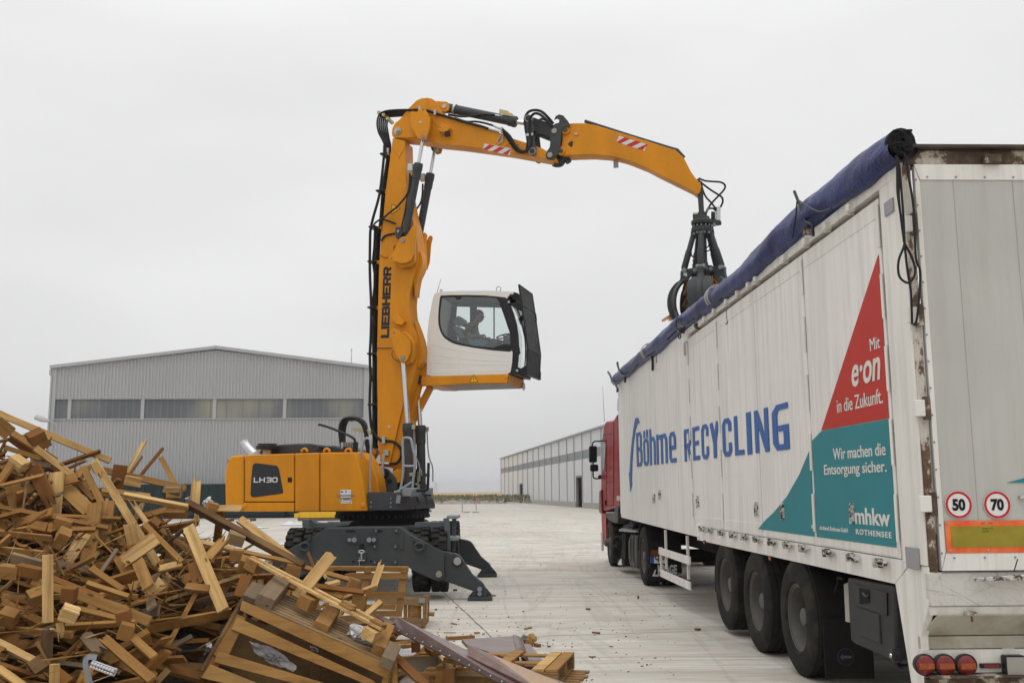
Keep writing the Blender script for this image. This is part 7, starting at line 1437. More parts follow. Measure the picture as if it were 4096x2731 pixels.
J = [(Dp(665, 905), .13), (Dp(650, 800), .125), (Dp(668, 690), .14), (Dp(715, 625), .075), (Dp(735, 590), .058), (Dp(752, 555), .07), (Dp(762, 505), .085), (Dp(765, 470), .06)]
E_ = [(0, 1), (1, 2), (2, 3), (3, 4), (4, 5), (5, 6), (6, 7)]
def limb(start, pts): 
    k = start
    for p, r in pts: J.append((p, r)); E_.append((k, len(J)-1)); k = len(J)-1
    return k
hn_ = limb(2, [(Dp(655, 668, .18), .065), (Dp(625, 740, .22), .052), (Dp(618, 805, .23), .045), (Dp(720, 800, .21), .038), (Dp(800, 795, .18), .028)])
hf_ = limb(2, [(Dp(680, 672, -.18), .065), (Dp(690, 760, -.24), .05), (Dp(720, 830, -.24), .043), (Dp(820, 830, -.2), .036), (Dp(880, 838, -.16), .027)])
limb(0, [(Dp(700, 915, .12), .10), (Dp(860, 915, .15), .075), (Dp(900, 930, .15), .06), (Dp(915, 1100, .15), .05), (Dp(925, 1230, .15), .04), (Dp(990, 1260, .15), .04)])
limb(0, [(Dp(700, 915, -.12), .10), (Dp(860, 905, -.15), .075), (Dp(905, 930, -.15), .06), (Dp(925, 1100, -.15), .05), (Dp(935, 1230, -.15), .04), (Dp(1000, 1260, -.15), .04)])
for hnd, (hx, hy), w, sg in ((hn_, (800, 795), .18, 1), (hf_, (880, 838), -.16, -1)):
    k = limb(hnd, [(Dp(hx+25, hy-3, w), (.038, .022))])
    for f_ in range(4):
        ww = w+(-.03+.02*f_); L_ = (1, 1.12, 1.05, .85)[f_]
        limb(k, [(Dp(hx+48, hy-8+f_*3, ww), .0095), (Dp(hx+48+16*L_, hy-2+f_*4, ww), .009), (Dp(hx+48+18*L_, hy+14+f_*3, ww), .0085)])
    limb(k, [(Dp(hx+30, hy-16, w-sg*.035), .011), (Dp(hx+50, hy-20, w-sg*.045), .009)])
body = skinmesh('body', J, E_, SKIN, drv)
shj = [(Dp(655, 860), .155), (Dp(645, 790), .150), (Dp(660, 695), .155), (Dp(705, 640), .09), (Dp(652, 668, .18), .085), (Dp(630, 725, .215), .068), (Dp(620, 760, .22), .062), (Dp(678, 672, -.18), .085), (Dp(690, 740, -.23), .065)]
skinmesh('shirt', shj, [(0, 1), (1, 2), (2, 3), (2, 4), (4, 5), (5, 6), (2, 7), (7, 8)], SHIRT, drv)
bj = [(Dp(668, 905), .165), (Dp(680, 830), .148), (Dp(700, 760), .115), (Dp(705, 700), .10), (Dp(700, 918, .12), .115), (Dp(860, 915, .15), .09), (Dp(903, 930, .15), .075), (Dp(915, 1100, .15), .065), (Dp(700, 918, -.12), .115), (Dp(860, 905, -.15), .09), (Dp(905, 930, -.15), .075), (Dp(925, 1100, -.15), .065)]
skinmesh('bib_overall', bj, [(0, 1), (1, 2), (2, 3), (0, 4), (4, 5), (5, 6), (6, 7), (0, 8), (8, 9), (9, 10), (10, 11)], BIB, drv)
for s_ in (.09, -.09): m = MB(); m.tube([Dp(735, 720, s_), Dp(722, 670, s_), Dp(690, 625, s_), Dp(640, 640, s_), Dp(600, 720, s_)], .016, 6, 5); m.build('strap', BIB, drv)
hc = Dp(765, 518); fx_, fy_ = Md, Mn      # forward, side
def headpt(lat, lon): return None
m = MB(); NU, NV = 28, 20; vs = []
for i in range(NV+1):
    v_ = i/NV; ph = math.pi*v_; z = math.cos(ph); rr = math.sin(ph)
    for j in range(NU):
        a = 2*math.pi*j/NU; cx_, sy_ = math.cos(a)*rr, math.sin(a)*rr
        X_ = cx_*(.098 if cx_ > 0 else .102); Y_ = sy_*.076; Z_ = z*.118
        if z < -.1: X_ = X_*(1+.05*z)+(.012 if cx_ > 0 else -.0)*-z; Y_ *= (1+.28*z); 
        if z < -.2 and cx_ < 0: X_ *= 1+.45*z
        fr_ = max(0, cx_)**6*max(0, 1-abs(sy_)*2.2)
        X_ += fr_*(.028*math.exp(-((z+.10)/.13)**2)+.008*math.exp(-((z+.48)/.07)**2)+.006*math.exp(-((z+.33)/.05)**2)+.010*math.exp(-((z+.82)/.12)**2)-.006*math.exp(-((z-.10)/.07)**2)+.006*math.exp(-((z-.25)/.08)**2))
        vs.append(hc+fx_*X_+fy_*Y_+UZ*Z_)
fs = [[i*NU+j, i*NU+(j+1) % NU, (i+1)*NU+(j+1) % NU, (i+1)*NU+j] for i in range(NV) for j in range(NU)]; m.add(vs, fs); hd_ = m.build('head', SKIN, drv, ang=180)
m = MB(); vs = []
for i in range(12):
    ph = math.pi*.62*i/11
    for j in range(NU):
        a = 2*math.pi*j/NU; lim = 1.0; ca = math.cos(a); phm = ph*(.62 if ca > .3 else (1.0 if ca < -.2 else .8)); z = math.cos(phm); rr = math.sin(phm)
        vs.append(hc+fx_*(math.cos(a)*rr*(.108 if ca > 0 else .116))+fy_*math.sin(a)*rr*.090+UZ*z*.131)
m.add(vs, [[i*NU+j, i*NU+(j+1) % NU, (i+1)*NU+(j+1) % NU, (i+1)*NU+j] for i in range(11) for j in range(NU)]); m.build('hair', HAIR, drv, ang=180)
for s_ in (1, -1):
    m = MB(); c_ = hc-fx_*.005+fy_*s_*.076-UZ*.012; m.lathe(c_, fy_*s_, [(0, .018), (.008, .026), (.012, .024), (.01, .012), (.012, 0)], 14); m.build('ear', SKIN, hd_)
    m = MB(); c_ = hc+fx_*.082+fy_*s_*.03+UZ*.010; m.lathe(c_, fx_, [(0, .013), (.008, .010), (.012, 0)], 12); m.build('eye', plain('eye_white', (.5, .48, .45), .3), hd_); m = MB(); m.cyl(c_+fx_*.011, c_+fx_*.013, .005, n=10); m.build('iris', DARK, hd_)
    m = MB(); m.tube([hc+fx_*.093+fy_*s_*.015+UZ*.03, hc+fx_*.088+fy_*s_*.045+UZ*.032], .005, 5, 1); m.build('eyebrow', HAIR, hd_)
m = MB(); m.tube([hc+fx_*.090+fy_*.022-UZ*.062, hc+fx_*.098-UZ*.062, hc+fx_*.090-fy_*.022-UZ*.062], .005, 6, 3); m.build('mouth', plain('lips', (.28, .11, .09)), hd_)
def woodm(name, cols, knots=True):
    t = NT(name); oi = t.n('ShaderNodeObjectInfo'); g = t.coord((1.1, 9, 9), loc_rand=True); g2 = t.coord((.8, 40, 40), loc_rand=True); v = t.coord((1, 1, 1), loc_rand=True)
    base = t.ramp(oi.outputs['Random'], cols)
    n = t.noise(1.6, 5, .6, g, .8); n2 = t.noise(1., 4, .6, g2); n3 = t.noise(4, 5, .65, v); n4 = t.noise(.9, 3, .6, v)
    c = t.mix(t.gr(n, .38, .68, 0, .6), base, (.20, .10, .035)); c = t.mix(t.gr(n2, .45, .7, 0, .45), c, (.16, .08, .03))
    c = t.mix(t.gr(n3, .58, .74, 0, .55), c, (.085, .055, .03)); c = t.mix(t.gr(n4, .5, .7, 0, .35), c, (.55, .34, .12))
    if knots:
        vo = t.n('ShaderNodeTexVoronoi', Scale=1.0); t.l(t.coord((2.6, 7, 7), loc_rand=True), vo.inputs['Vector']); c = t.mix(t.gr(vo.outputs['Distance'], .05, .10, .8, 0), c, (.06, .028, .012))
    return t.set(c, .85, 0, t.math('ADD', n2, t.math('MULTIPLY', n3, .5)), .004, .5, spec=.12)
PINE = [(0., (.42, .225, .065)), (.14, (.26, .12, .03)), (.28, (.35, .185, .055)), (.42, (.15, .06, .015)), (.56, (.30, .15, .042)), (.66, (.17, .13, .085)), (.73, (.10, .08, .055)), (.8, (.33, .17, .048)), (.9, (.11, .042, .012)), (1., (.68, .46, .20))]
WOOD = woodm('pine_wood', PINE)
WPALE = woodm('pale_pine', [(0, (.70, .48, .22)), (1, (.58, .37, .14))]); WMID = woodm('tan_wood', [(0, (.29, .15, .045)), (1, (.37, .205, .065))]); WBRN = woodm('brown_wood', [(0, (.16, .06, .015)), (1, (.22, .09, .022))]); WGRY = woodm('grey_weathered_wood', [(0, (.15, .125, .09)), (1, (.20, .165, .12))]); WDRK = woodm('dark_wood', [(0, (.06, .04, .025)), (1, (.085, .06, .04))])
def board_mesh(L, W, T, jag0=0., jag1=0., seed=0, n=7, warp=.0):
    r = random.Random(seed); m = MB(); NS_ = 5; vs = []
    def jit(e):
        if not e: return [0.]*(n+1)
        b = [r.random()*e for _ in range(n+1)]; return b
    j0, j1 = jit(jag0), jit(jag1)
    for k in range(2):
        z = (k-.5)*T
        for i in range(n+1):
            y = (i/n-.5)*W
            for s in range(NS_+1):
                u = s/NS_; x = -L/2+j0[i]*(1 if k else .8)+(L-j0[i]*(1 if k else .8)-j1[i]*(1 if not k else .75))*u
                vs.append(V((x, y*(1-.0*u)+r.uniform(-.001, .001), z+warp*math.sin(u*3.1)*W)))
    S_ = NS_+1; K_ = (n+1)*S_; fs = []
    for i in range(n):
        for s in range(NS_):
            a = i*S_+s; fs += [[a, a+1, a+S_+1, a+S_], [K_+a, K_+a+S_, K_+a+S_+1, K_+a+1]]
        a = i*S_; fs.append([a, a+S_, K_+a+S_, K_+a]); a = i*S_+NS_; fs.append([a, K_+a, K_+a+S_, a+S_])
    for s in range(NS_):
        fs.append([s, K_+s, K_+s+1, s+1]); a = n*S_+s; fs.append([a, a+1, K_+a+1, K_+a])
    m.add(vs, fs); return m
def place(o, p0, p1, nrm, parent=None):
    X_ = (p1-p0).normalized(); Z_ = V(nrm); Z_ = (Z_-X_*Z_.dot(X_)).normalized(); Y_ = Z_.cross(X_)
    R_ = Matrix((X_, Y_, Z_)).transposed().to_4x4(); o.matrix_world = Matrix.Translation((p0+p1)/2) @ R_
FACES = {'c': V((.0, -1, .25)), 'u': V((0, -.25, 1)), 'r': V((.2, -.8, .8)), 'l': V((-.5, -.8, .5)), 's': V((.8, -.6, .2))}
HN = [0]
def hero(c0, x0, y0, x1, y1, W, T, Y0_, Y1_, face, mat, lab, j0=0., j1=0., name='broken_board', cat='board', group=None, c1=None):
    if c0 == 'W': Y0_ -= .35; Y1_ -= .35
    HN[0] += 1; p0, p1 = onY(px(c0, x0, y0), Y0_), onY(px(c1 or c0, x1, y1), Y1_)
    m = board_mesh((p1-p0).length, W, T, j0, j1, HN[0]); o = m.build(name, mat, local=True, bevel=.0025, seg=1)
    place(o, p0, p1, FACES[face]); tag(o, lab, cat, group); return o
def block(c, x, y, Y_, sx_, sy_, sz_, rot, mat, lab):
    if c == 'W': Y_ -= .35
    HN[0] += 1; p = onY(px(c, x, y), Y_); m = board_mesh(sx_, sy_, sz_, 0, .012, HN[0], 4); o = m.build('wood_block', mat, local=True, bevel=.004, seg=1); o.location = p; o.rotation_euler = rot; tag(o, lab, 'block'); return o
NLS = plain('rusty_nail', (.06, .04, .03), .6)
H_ = hero
H_('V', -60, 150, 1385, 762, .062, .058, 9.7, 10.0, 'c', WPALE, 'long square pale beam jutting out over the top of the heap toward the hall')
H_('V', -80, 120, 380, 330, .05, .02, 10.0, 10.1, 'r', WPALE, 'thin pale lath behind the long square beam at the top of the heap', 0, .06)
H_('V', -60, 270, 125, 420, .14, .06, 9.4, 9.5, 'c', WMID, 'stack of short nailed board ends cut by the left edge near the top')
H_('V', 120, 395, 700, 760, .07, .03, 9.7, 9.8, 'r', WMID, 'tan board sloping under the big dark block near the top')
H_('V', 440, 600, 915, 955, .075, .025, 9.6, 9.75, 'r', WPALE, 'pale board sloping down right below the big dark block')
H_('V', 120, 470, 900, 1030, .06, .04, 9.75, 9.9, 'r', WBRN, 'brown beam sloping to the gap where the yard shows')
H_('V', 885, 950, 1175, 1250, .05, .035, 9.7, 9.7, 'r', WMID, 'short tan beam going on down from the gap')
H_('V', 60, 590, 540, 745, .045, .03, 9.5, 9.6, 'c', WMID, 'tan lath lying nearly level under the grey split board', 0, .05)
H_('V', 410, 800, 650, 830, .07, .03, 9.75, 9.75, 'r', WGRY, 'grey split board wedged behind the laths')
H_('E', 518, 330, 955, 1040, .072, .03, 9.6, 9.0, 'c', WPALE, 'longest pale board, running from the notch down the middle of the heap', .03, 0)
H_('E', 462, 368, 700, 840, .058, .035, 9.5, 9.2, 'c', WMID, 'split tan board running beside the longest pale board', .02, .05)
H_('V', 1515, 812, 1455, 1160, .135, .028, 9.9, 9.9, 'c', WBRN, 'wide dark brown board standing upright near the crest')
H_('V', 1838, 478, 1570, 950, .042, .022, 10.1, 10.0, 'c', WPALE, 'pale splintered lath standing tallest against the grey hall', .08, 0)
H_('V', 1794, 690, 1590, 990, .022, .02, 10.15, 10.05, 'c', WMID, 'thin stick leaning beside the tallest pale lath', .04, 0)
H_('E', 907, 262, 760, 440, .03, .022, 10.1, 10.0, 'c', WBRN, 'brown stick leaning right, crossing the grey hall', .02, 0)
H_('E', 885, 305, 985, 490, .05, .022, 10.1, 10.0, 'c', WMID, 'tan board leaning left against the brown stick', .06, 0)
H_('E', 570, 388, 1030, 490, .06, .05, 10.0, 10.0, 'c', WMID, 'level tan beam behind the upright dark board')
H_('E', 560, 495, 850, 535, .05, .025, 9.8, 9.8, 'c', WPALE, 'pale board lying level under the upright dark board', .03, .05)
H_('E', 510, 520, 1035, 588, .038, .03, 9.5, 9.6, 'c', WMID, 'long thin tan board ending beside the short block at the crest')
H_('E', 515, 345, 565, 445, .07, .025, 9.45, 9.5, 's', WPALE, 'short pale splinter hanging from the head of the longest board', 0, .12)
H_('E', 425, 440, 480, 370, .11, .05, 9.6, 9.7, 'l', WMID, 'tan block end standing left of the notch in the crest')
H_('E', 185, 375, 300, 595, .13, .035, 9.3, 9.1, 'l', WBRN, 'red brown pointed board slanting down from the stamped block', 0, .22)
H_('E', -20, 475, 75, 345, .11, .03, 9.1, 9.2, 'l', WMID, 'tan board leaning against the stamped block on the left')
H_('E', 0, 475, 260, 410, .035, .02, 9.0, 9.05, 'r', WMID, 'thin stick lying across the left slope', 0, .05)
H_('E', 70, 470, 130, 740, .13, .03, 9.1, 9.0, 'c', WMID, 'wide tan board standing in the dark hollow at the left')
H_('E', 315, 400, 290, 690, .14, .028, 9.4, 9.2, 'c', WPALE, 'wide pale board with two nails, standing under the slope')
H_('E', 345, 480, 500, 620, .14, .03, 9.5, 9.3, 'r', WMID, 'wide tan board with a knot lying behind the split board')
H_('E', 530, 570, 465, 1050, .13, .03, 9.2, 8.7, 'c', WMID, 'wide worn tan board running down the centre left')
H_('E', 600, 560, 560, 880, .12, .03, 9.3, 9.1, 'c', WMID, 'short wide board with a ragged end right of the worn board', 0, .09)
H_('E', 520, 640, 400, 790, .10, .02, 9.2, 9.0, 'r', WGRY, 'grey weathered board lying under the worn board')
H_('E', 475, 740, 300, 1000, .11, .025, 9.0, 8.7, 'r', WPALE, 'pale ragged wide board leaning left of the worn board', 0, .10)
H_('E', 715, 680, 740, 800, .10, .03, 9.0, 9.0, 'c', WPALE, 'short pale board standing beside the longest board', .03, 0)
H_('E', 868, 765, 668, 905, .115, .03, 8.75, 8.7, 'c', WPALE, 'wide pale board with a broken end crossing the longest board', 0, .05)
H_('E', 905, 1010, 800, 1085, .115, .04, 8.6, 8.5, 'c', WPALE, 'thick pale block board tilted below the longest board', 0, .02)
H_('E', 1010, 905, 868, 940, .07, .03, 8.7, 8.7, 'r', WPALE, 'short pale board resting under the square red-ended beam', 0, .05)
H_('E', 800, 690, 1010, 900, .05, .04, 8.9, 8.7, 'r', WMID, 'square tan beam with red end running down to the right')
H_('E', 712, 535, 815, 680, .045, .02, 9.3, 9.1, 'c', WPALE, 'bright pointed splinter board in the upper middle', .2, 0)
H_('E', 730, 800, 835, 1040, .075, .03, 9.1, 8.8, 'c', WMID, 'tan board under the crossing wide board')
H_('E', 1045, 700, 1238, 1165, .098, .028, 8.75, 8.3, 'c', WPALE, 'bright wide board with bent nails at the right of the heap')
H_('X', 1165, 835, 935, 1100, .08, .03, 8.9, 8.6, 'c', WMID, 'pointed tan board leaning right of the bright nailed board', .12, 0)
H_('X', 820, 158, 795, 480, .088, .025, 9.6, 9.5, 'c', WPALE, 'bright ragged board standing upright before the green container', .09, 0)
H_('X', 815, 540, 822, 740, .04, .02, 9.45, 9.4, 'c', WPALE, 'narrow pointed lower end of a bright board under the dark beam', 0, .1)
H_('X', 705, 462, 600, 1262, .06, .07, 9.3, 9.0, 'r', WDRK, 'long dark beam with brown top sliding down toward the outrigger', c1='D')
H_('X', 1300, 640, 700, 320, .085, .03, 9.6, 9.2, 'r', WPALE, 'long pale board above the dark beam, pointing up left', .04, 0, c1='Y')
H_('X', 1020, 520, 1345, 522, .058, .03, 9.3, 9.3, 'c', WPALE, 'pale board with pointed end sticking out to the excavator body', 0, .06)
H_('X', -10, 365, 720, 505, .038, .05, 9.2, 9.2, 'r', WPALE, 'pale square lath lying level beneath the crest')
H_('X', 450, 330, 640, 330, .11, .09, 9.4, 9.4, 'r', WGRY, 'weathered block lying on top of the crest')
H_('X', 480, 545, 710, 545, .12, .08, 9.25, 9.25, 'r', WBRN, 'brown block lying under the level square lath')
H_('X', 850, 905, 1240, 990, .045, .035, 8.9, 8.9, 'r', WPALE, 'pale level board right of the bright nailed board')
H_('X', 0, 1130, 330, 850, .11, .03, 8.76, 8.8, 'c', WMID, 'wide tan board crossing behind the tilted block board')
H_('X', 690, 1410, 960, 1440, .07, .03, 8.4, 8.4, 'r', WBRN, 'red brown short board behind the foot of the nailed board')
H_('X', 770, 1110, 850, 1400, .10, .03, 8.7, 8.5, 'c', WBRN, 'dark brown rounded board beside the bright nailed board', .05, .05)
H_('W', 440, 385, 440, 1010, .058, .05, 7.5, 7.5, 's', WPALE, 'upright pale stake standing at the front left of the heap')
H_('W', 440, 1060, 415, 1640, .062, .055, 7.5, 7.5, 's', WDRK, 'dark bark covered pole below the upright pale stake', .04, 0, 'wood_pole', 'pole')
H_('W', 505, 1390, 495, 1640, .062, .03, 7.3, 7.3, 'c', WPALE, 'short grooved board end at the bottom beside the bark pole')
H_('W', -20, 185, 475, 235, .03, .05, 8.8, 8.8, 'u', WMID, 'upper level lath over the dark hollow at the left edge')
H_('W', -20, 335, 410, 378, .03, .05, 8.6, 8.6, 'u', WMID, 'lower level lath over the dark hollow at the left edge')
H_('W', 110, 410, 500, 515, .04, .08, 8.4, 8.3, 'u', WGRY, 'grey squared lath above the brick red block')
H_('W', 305, 625, 1200, 905, .06, .045, 8.1, 8.0, 'c', WMID, 'long split tan board crossing behind the upright stake', 0, .04)
H_('W', 600, 705, 1381, 1000, .075, .03, 8.0, 7.9, 'c', WMID, 'long knotty board with torn upper edge in the lower middle', .08, 0)
H_('W', 610, 1045, 1252, 1008, .028, .05, 7.8, 7.8, 'r', WMID, 'thin level stick across the lower middle')
H_('W', -20, 1065, 665, 1122, .03, .05, 7.7, 7.6, 'u', WMID, 'thin level lath low at the left')
H_('W', -20, 1190, 385, 1400, .05, .03, 7.4, 7.3, 'r', WPALE, 'pale lath sloping low at the left edge')
H_('W', -20, 1430, 220, 1600, .05, .03, 7.1, 7.1, 'r', WPALE, 'pale grey lath cut by the lower left corner')
H_('W', 925, 1130, 1400, 1540, .07, .03, 7.7, 7.4, 'r', WMID, 'tan board with splintered end sloping to the bottom', .08, 0)
H_('W', 700, 880, 1240, 1010, .045, .03, 7.95, 7.9, 'r', WMID, 'straight lath sloping behind the two block ends')
H_('W', 835, 510, 1135, 712, .05, .03, 8.4, 8.3, 'r', WMID, 'tan lath sloping over the dark gap in the middle')
H_('W', 800, 650, 1185, 775, .04, .04, 8.2, 8.2, 'r', WMID, 'square lath bridging the dark gap in the middle')
H_('W', 1080, 330, 925, 555, .03, .02, 8.5, 8.4, 'c', WGRY, 'grey twig leaning in the dark gap')
H_('W', 1200, 1130, 1420, 1330, .06, .03, 7.7, 7.6, 'r', WMID, 'tan lath right of the lower block end')
H_('W', 470, 600, 950, 790, .05, .02, 8.15, 8.1, 'r', WBRN, 'red brown lath behind the torn board')
H_('W', 550, 1010, 575, 1190, .05, .02, 7.6, 7.6, 'c', WPALE, 'small pointed wedge hanging below the pale block', 0, .1)
H_('W', 1270, 450, 1370, 690, .09, .03, 8.4, 8.2, 'c', WMID, 'tan board going down from the crossing wide board')
H_('Y', 1022, 172, 640, 650, .105, .025, 8.9, 8.6, 'c', WPALE, 'wide pale board leaning up against the grey outrigger beam', .02, 0)
H_('Y', 1570, 232, 1470, 530, .062, .02, 9.2, 9.1, 'c', WPALE, 'upper half of a snapped board standing before the outrigger', .09, .02)
H_('Y', 1500, 520, 1060, 700, .03, .06, 9.1, 9.0, 'r', WPALE, 'lower half of the snapped board, lying flat to the left')
H_('Y', 0, 140, 700, 290, .04, .03, 9.0, 9.0, 'r', WMID, 'long lath lying level left of the leaning wide board')
H_('Y', 680, 310, 1310, 480, .045, .03, 9.3, 9.2, 'r', WMID, 'long lath going on right of the leaning wide board')
H_('Y', 790, 515, 1370, 590, .05, .03, 9.0, 8.9, 'r', WBRN, 'red brown lath lying in front of the standing pallet', .06, 0)
H_('Y', 750, 130, 830, 330, .028, .02, 9.2, 9.1, 'c', WBRN, 'red splinter standing left of the leaning wide board', .05, 0)
H_('Y', 840, 225, 960, 440, .03, .02, 9.3, 9.2, 'c', WPALE, 'pale splinter behind the leaning wide board', .1, 0)
H_('Y', 1550, 690, 1370, 850, .05, .04, 8.9, 8.8, 'r', WPALE, 'pale stub with square end leaning before the standing pallet')
H_('Y', 960, 510, 1110, 470, .07, .03, 9.1, 9.2, 'u', WPALE, 'short pale board end pointing at the standing pallet', 0, .05)
H_('Y', 520, 500, 660, 545, .06, .03, 8.8, 8.8, 'r', WMID, 'stubby tan board over the slatted crate')
H_('Y', 20, 640, 110, 380, .10, .03, 8.5, 8.6, 'c', WBRN, 'orange brown board standing left of the slatted crate', 0, .04)
H_('Y', 940, 560, 1130, 650, .04, .02, 9.0, 8.9, 'r', WMID, 'small lath behind the stringer of the broken pallet')
for a in ((('V', 455, 455, 9.45, .15, .12, .10, (.5, -.5, .6)), WBRN, 'big dark cracked block on top of the heap at the left'),
  (('V', 240, 790, 9.2, .16, .11, .09, (.3, .55, -.2)), WPALE, 'pale stamped block end near the top left'),
  (('V', 540, 510, 9.7, .14, .12, .10, (.4, .2, .3)), WMID, 'tan split block behind the big dark block'),
  (('E', 380, 450, 9.6, .12, .10, .09, (.5, -.4, .2)), WMID, 'tan block left of the notch under the slope'),
  (('E', 738, 450, 9.8, .15, .1, .09, (.1, .2, .5)), WPALE, 'pale square block beside the upright dark board'),
  (('E', 965, 510, 9.4, .14, .11, .1, (.1, 0, .3)), WMID, 'tan block at the right end of the crest'),
  (('W', 580, 105, 8.7, .14, .1, .09, (.2, .3, .4)), WMID, 'upper of two tan blocks under the nailed wide board'),
  (('W', 585, 210, 8.6, .10, .1, .10, (.7, .4, .6)), WMID, 'lower of two tan blocks under the nailed wide board'),
  (('W', 645, 755, 7.8, .10, .11, .11, (.1, .1, .1)), WBRN, 'dark square block end above the pale block'),
  (('W', 640, 930, 7.6, .12, .10, .10, (.4, .4, .5)), WPALE, 'pale cube block in the lower middle'),
  (('W', 350, 760, 7.9, .14, .1, .09, (.6, -.3, .7)), WMID, 'tan block with nails left of the stake'),
  (('W', 95, 545, 8.1, .16, .1, .1, (.1, .1, 0)), WMID, 'orange tan block at the left edge middle'),
  (('W', 275, 540, 8.1, .2, .09, .08, (.1, .2, 0)), WBRN, 'brick red block with wires left of the stake'),
  (('W', 85, 965, 7.6, .12, .1, .11, (.5, .3, .1)), WBRN, 'rust brown block low at the left edge'),
  (('W', 1145, 960, 7.8, .1, .11, .1, (.1, -.2, .2)), WBRN, 'brown block end above the lower middle stick'),
  (('W', 1160, 1090, 7.7, .1, .12, .11, (.1, .3, .4)), WBRN, 'brown block end below the lower middle stick'),
  (('E', 850, 690, 9.0, .09, .1, .1, (.6, .7, .3)), WBRN, 'red ended block at the head of the square beam'),
  (('X', 1000, 505, 9.3, .1, .1, .08, (.2, .3, .5)), WMID, 'tan block beside the pale pointed board by the excavator'),
  (('X', 1270, 865, 9.1, .15, .12, .1, (.3, .3, .4)), WGRY, 'grey block hanging under the dark beam'),
  (('X', 1400, 1170, 8.8, .15, .13, .12, (.4, .3, .3)), WMID, 'big tan block at the head of the broken pallet'),
  (('X', 1275, 1050, 8.9, .12, .1, .1, (.1, .1, .2)), WMID, 'tan block behind the head of the broken pallet'),
  (('E', 355, 1060, 8.0, .14, .11, .1, (.3, .1, .3)), WMID, 'tan block under the torn knotty board'),
  (('Y', 600, 365, 9.0, .13, .11, .12, (.1, .2, .3)), WMID, 'tan cube left of the leaning wide board'),
  (('Y', 1310, 680, 9.0, .12, .1, .12, (.1, .1, .2)), WMID, 'tan cube under the snapped board'),
  (('Y', 1250, 500, 9.2, .1, .1, .1, (.1, .4, .4)), WMID, 'small tan block at the end of the long lath')):
    block(*a[0][:3], a[0][3], *a[0][4:7], a[0][7], a[1], a[2])
CRZ = [(-900, 2.85), (0, 2.34), (200, 2.12), (430, 1.78), (700, 1.52), (870, 1.34), (1000, 1.05), (1150, .82), (1300, .60), (1430, .38), (1540, .12), (1640, 0)]
def lerp_tab(T_, x):
    if x <= T_[0][0]: return T_[0][1]
    for (a, b), (c, d) in zip(T_, T_[1:]):
        if x <= c: return b+(d-b)*(x-a)/(c-a)
    return T_[-1][1]
def heapz(X_, Y_):
    xs = 2048+X_/Y_*FPX; zc = lerp_tab(CRZ, xs); Yc = 10.2 if xs < 900 else 10.2-.5*min(1, (xs-900)/500); Yt = 5.9 if xs < 700 else 5.9+min(1, (xs-700)/700)*1.5
    if Y_ < Yc: t = (Y_-Yt)/(Yc-Yt)
    else: t = 1-(Y_-Yc)/3.6
    if t <= 0: return 0
    return zc*(t**.85 if Y_ < Yc else max(0, t)**1.1)*1.0
rnd = random.Random(77)
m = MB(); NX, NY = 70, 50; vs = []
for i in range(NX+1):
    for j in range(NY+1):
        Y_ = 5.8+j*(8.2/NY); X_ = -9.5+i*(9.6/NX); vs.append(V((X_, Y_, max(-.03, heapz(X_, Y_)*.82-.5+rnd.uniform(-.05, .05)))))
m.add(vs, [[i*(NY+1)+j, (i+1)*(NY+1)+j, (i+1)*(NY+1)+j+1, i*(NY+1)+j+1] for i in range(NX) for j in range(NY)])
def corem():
    t = NT('heap_gap_shade'); n = t.noise(6, 6, .7); n2 = t.noise(25, 4, .7); return t.set(t.mix(t.gr(n2, .5, .7, 0, .5), t.ramp(n, [(.4, (.015, .01, .006)), (.65, (.06, .035, .015))]), (.10, .06, .025)), .95, 0, n2, .05, .8)
CORE = corem()  # heap core coloured near black, painting the shade in the gaps between boards
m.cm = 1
WSTF = woodm('rubble_wood', [(0, (.34, .19, .07)), (1, (.36, .2, .075))], False)
def rboard(m, p, L, W, T, rng, tilt=.6):
    yaw = rng.uniform(-1.2, 1.2) if rng.random() < .7 else rng.uniform(0, 6.28); pit = rng.gauss(-.15, tilt*.5); rol = rng.uniform(-1, 1)
    R_ = (Matrix.Rotation(yaw, 3, 'Z') @ Matrix.Rotation(pit, 3, 'Y') @ Matrix.Rotation(rol, 3, 'X'))
    m.boxf(p, R_ @ V((L/2, 0, 0)), R_ @ V((0, W/2, 0)), R_ @ V((0, 0, T/2)))
def rwmat(name):
    t = NT(name); g = t.n('ShaderNodeNewGeometry'); base = t.ramp(g.outputs['Random Per Island'], PINE); n = t.noise(14, 5, .65); n2 = t.noise(3, 4, .6)
    c = t.mix(t.gr(n, .42, .7, 0, .5), base, (.13, .07, .03)); c = t.mix(t.gr(n2, .45, .7, 0, .4), c, (.1, .06, .03)); return t.set(c, .88, 0, n, .004, .5, spec=.1)
RW = rwmat('rubble_board_wood')
def heap_pt(rng, xmax=1850):
    while True:
        Y_ = rng.uniform(6.2, 12.2); xs = rng.uniform(-500, xmax); X_ = (xs-2048)/FPX*Y_; z = heapz(X_, Y_)
        if -2.75 < X_ < -.7 and Y_ < 9.1: continue
        if z > .06 and rng.random() < (.35+Y_/12): return X_, Y_, z, xs
for k in range(1150):
    X_, Y_, z, xs = heap_pt(rnd); T_ = rnd.random()
    L, W, T = (rnd.uniform(.4, 1.3), rnd.uniform(.03, .11), rnd.uniform(.015, .035)) if T_ < .86 else ((rnd.uniform(.08, .16),)*1+(rnd.uniform(.07, .1), rnd.uniform(.07, .1)) if T_ < .9 else (rnd.uniform(.1, .4), rnd.uniform(.01, .03), .01))
    rboard(m, V((X_, Y_, max(.02, z-rnd.uniform(.2, .7)))), L, W, T, rnd)
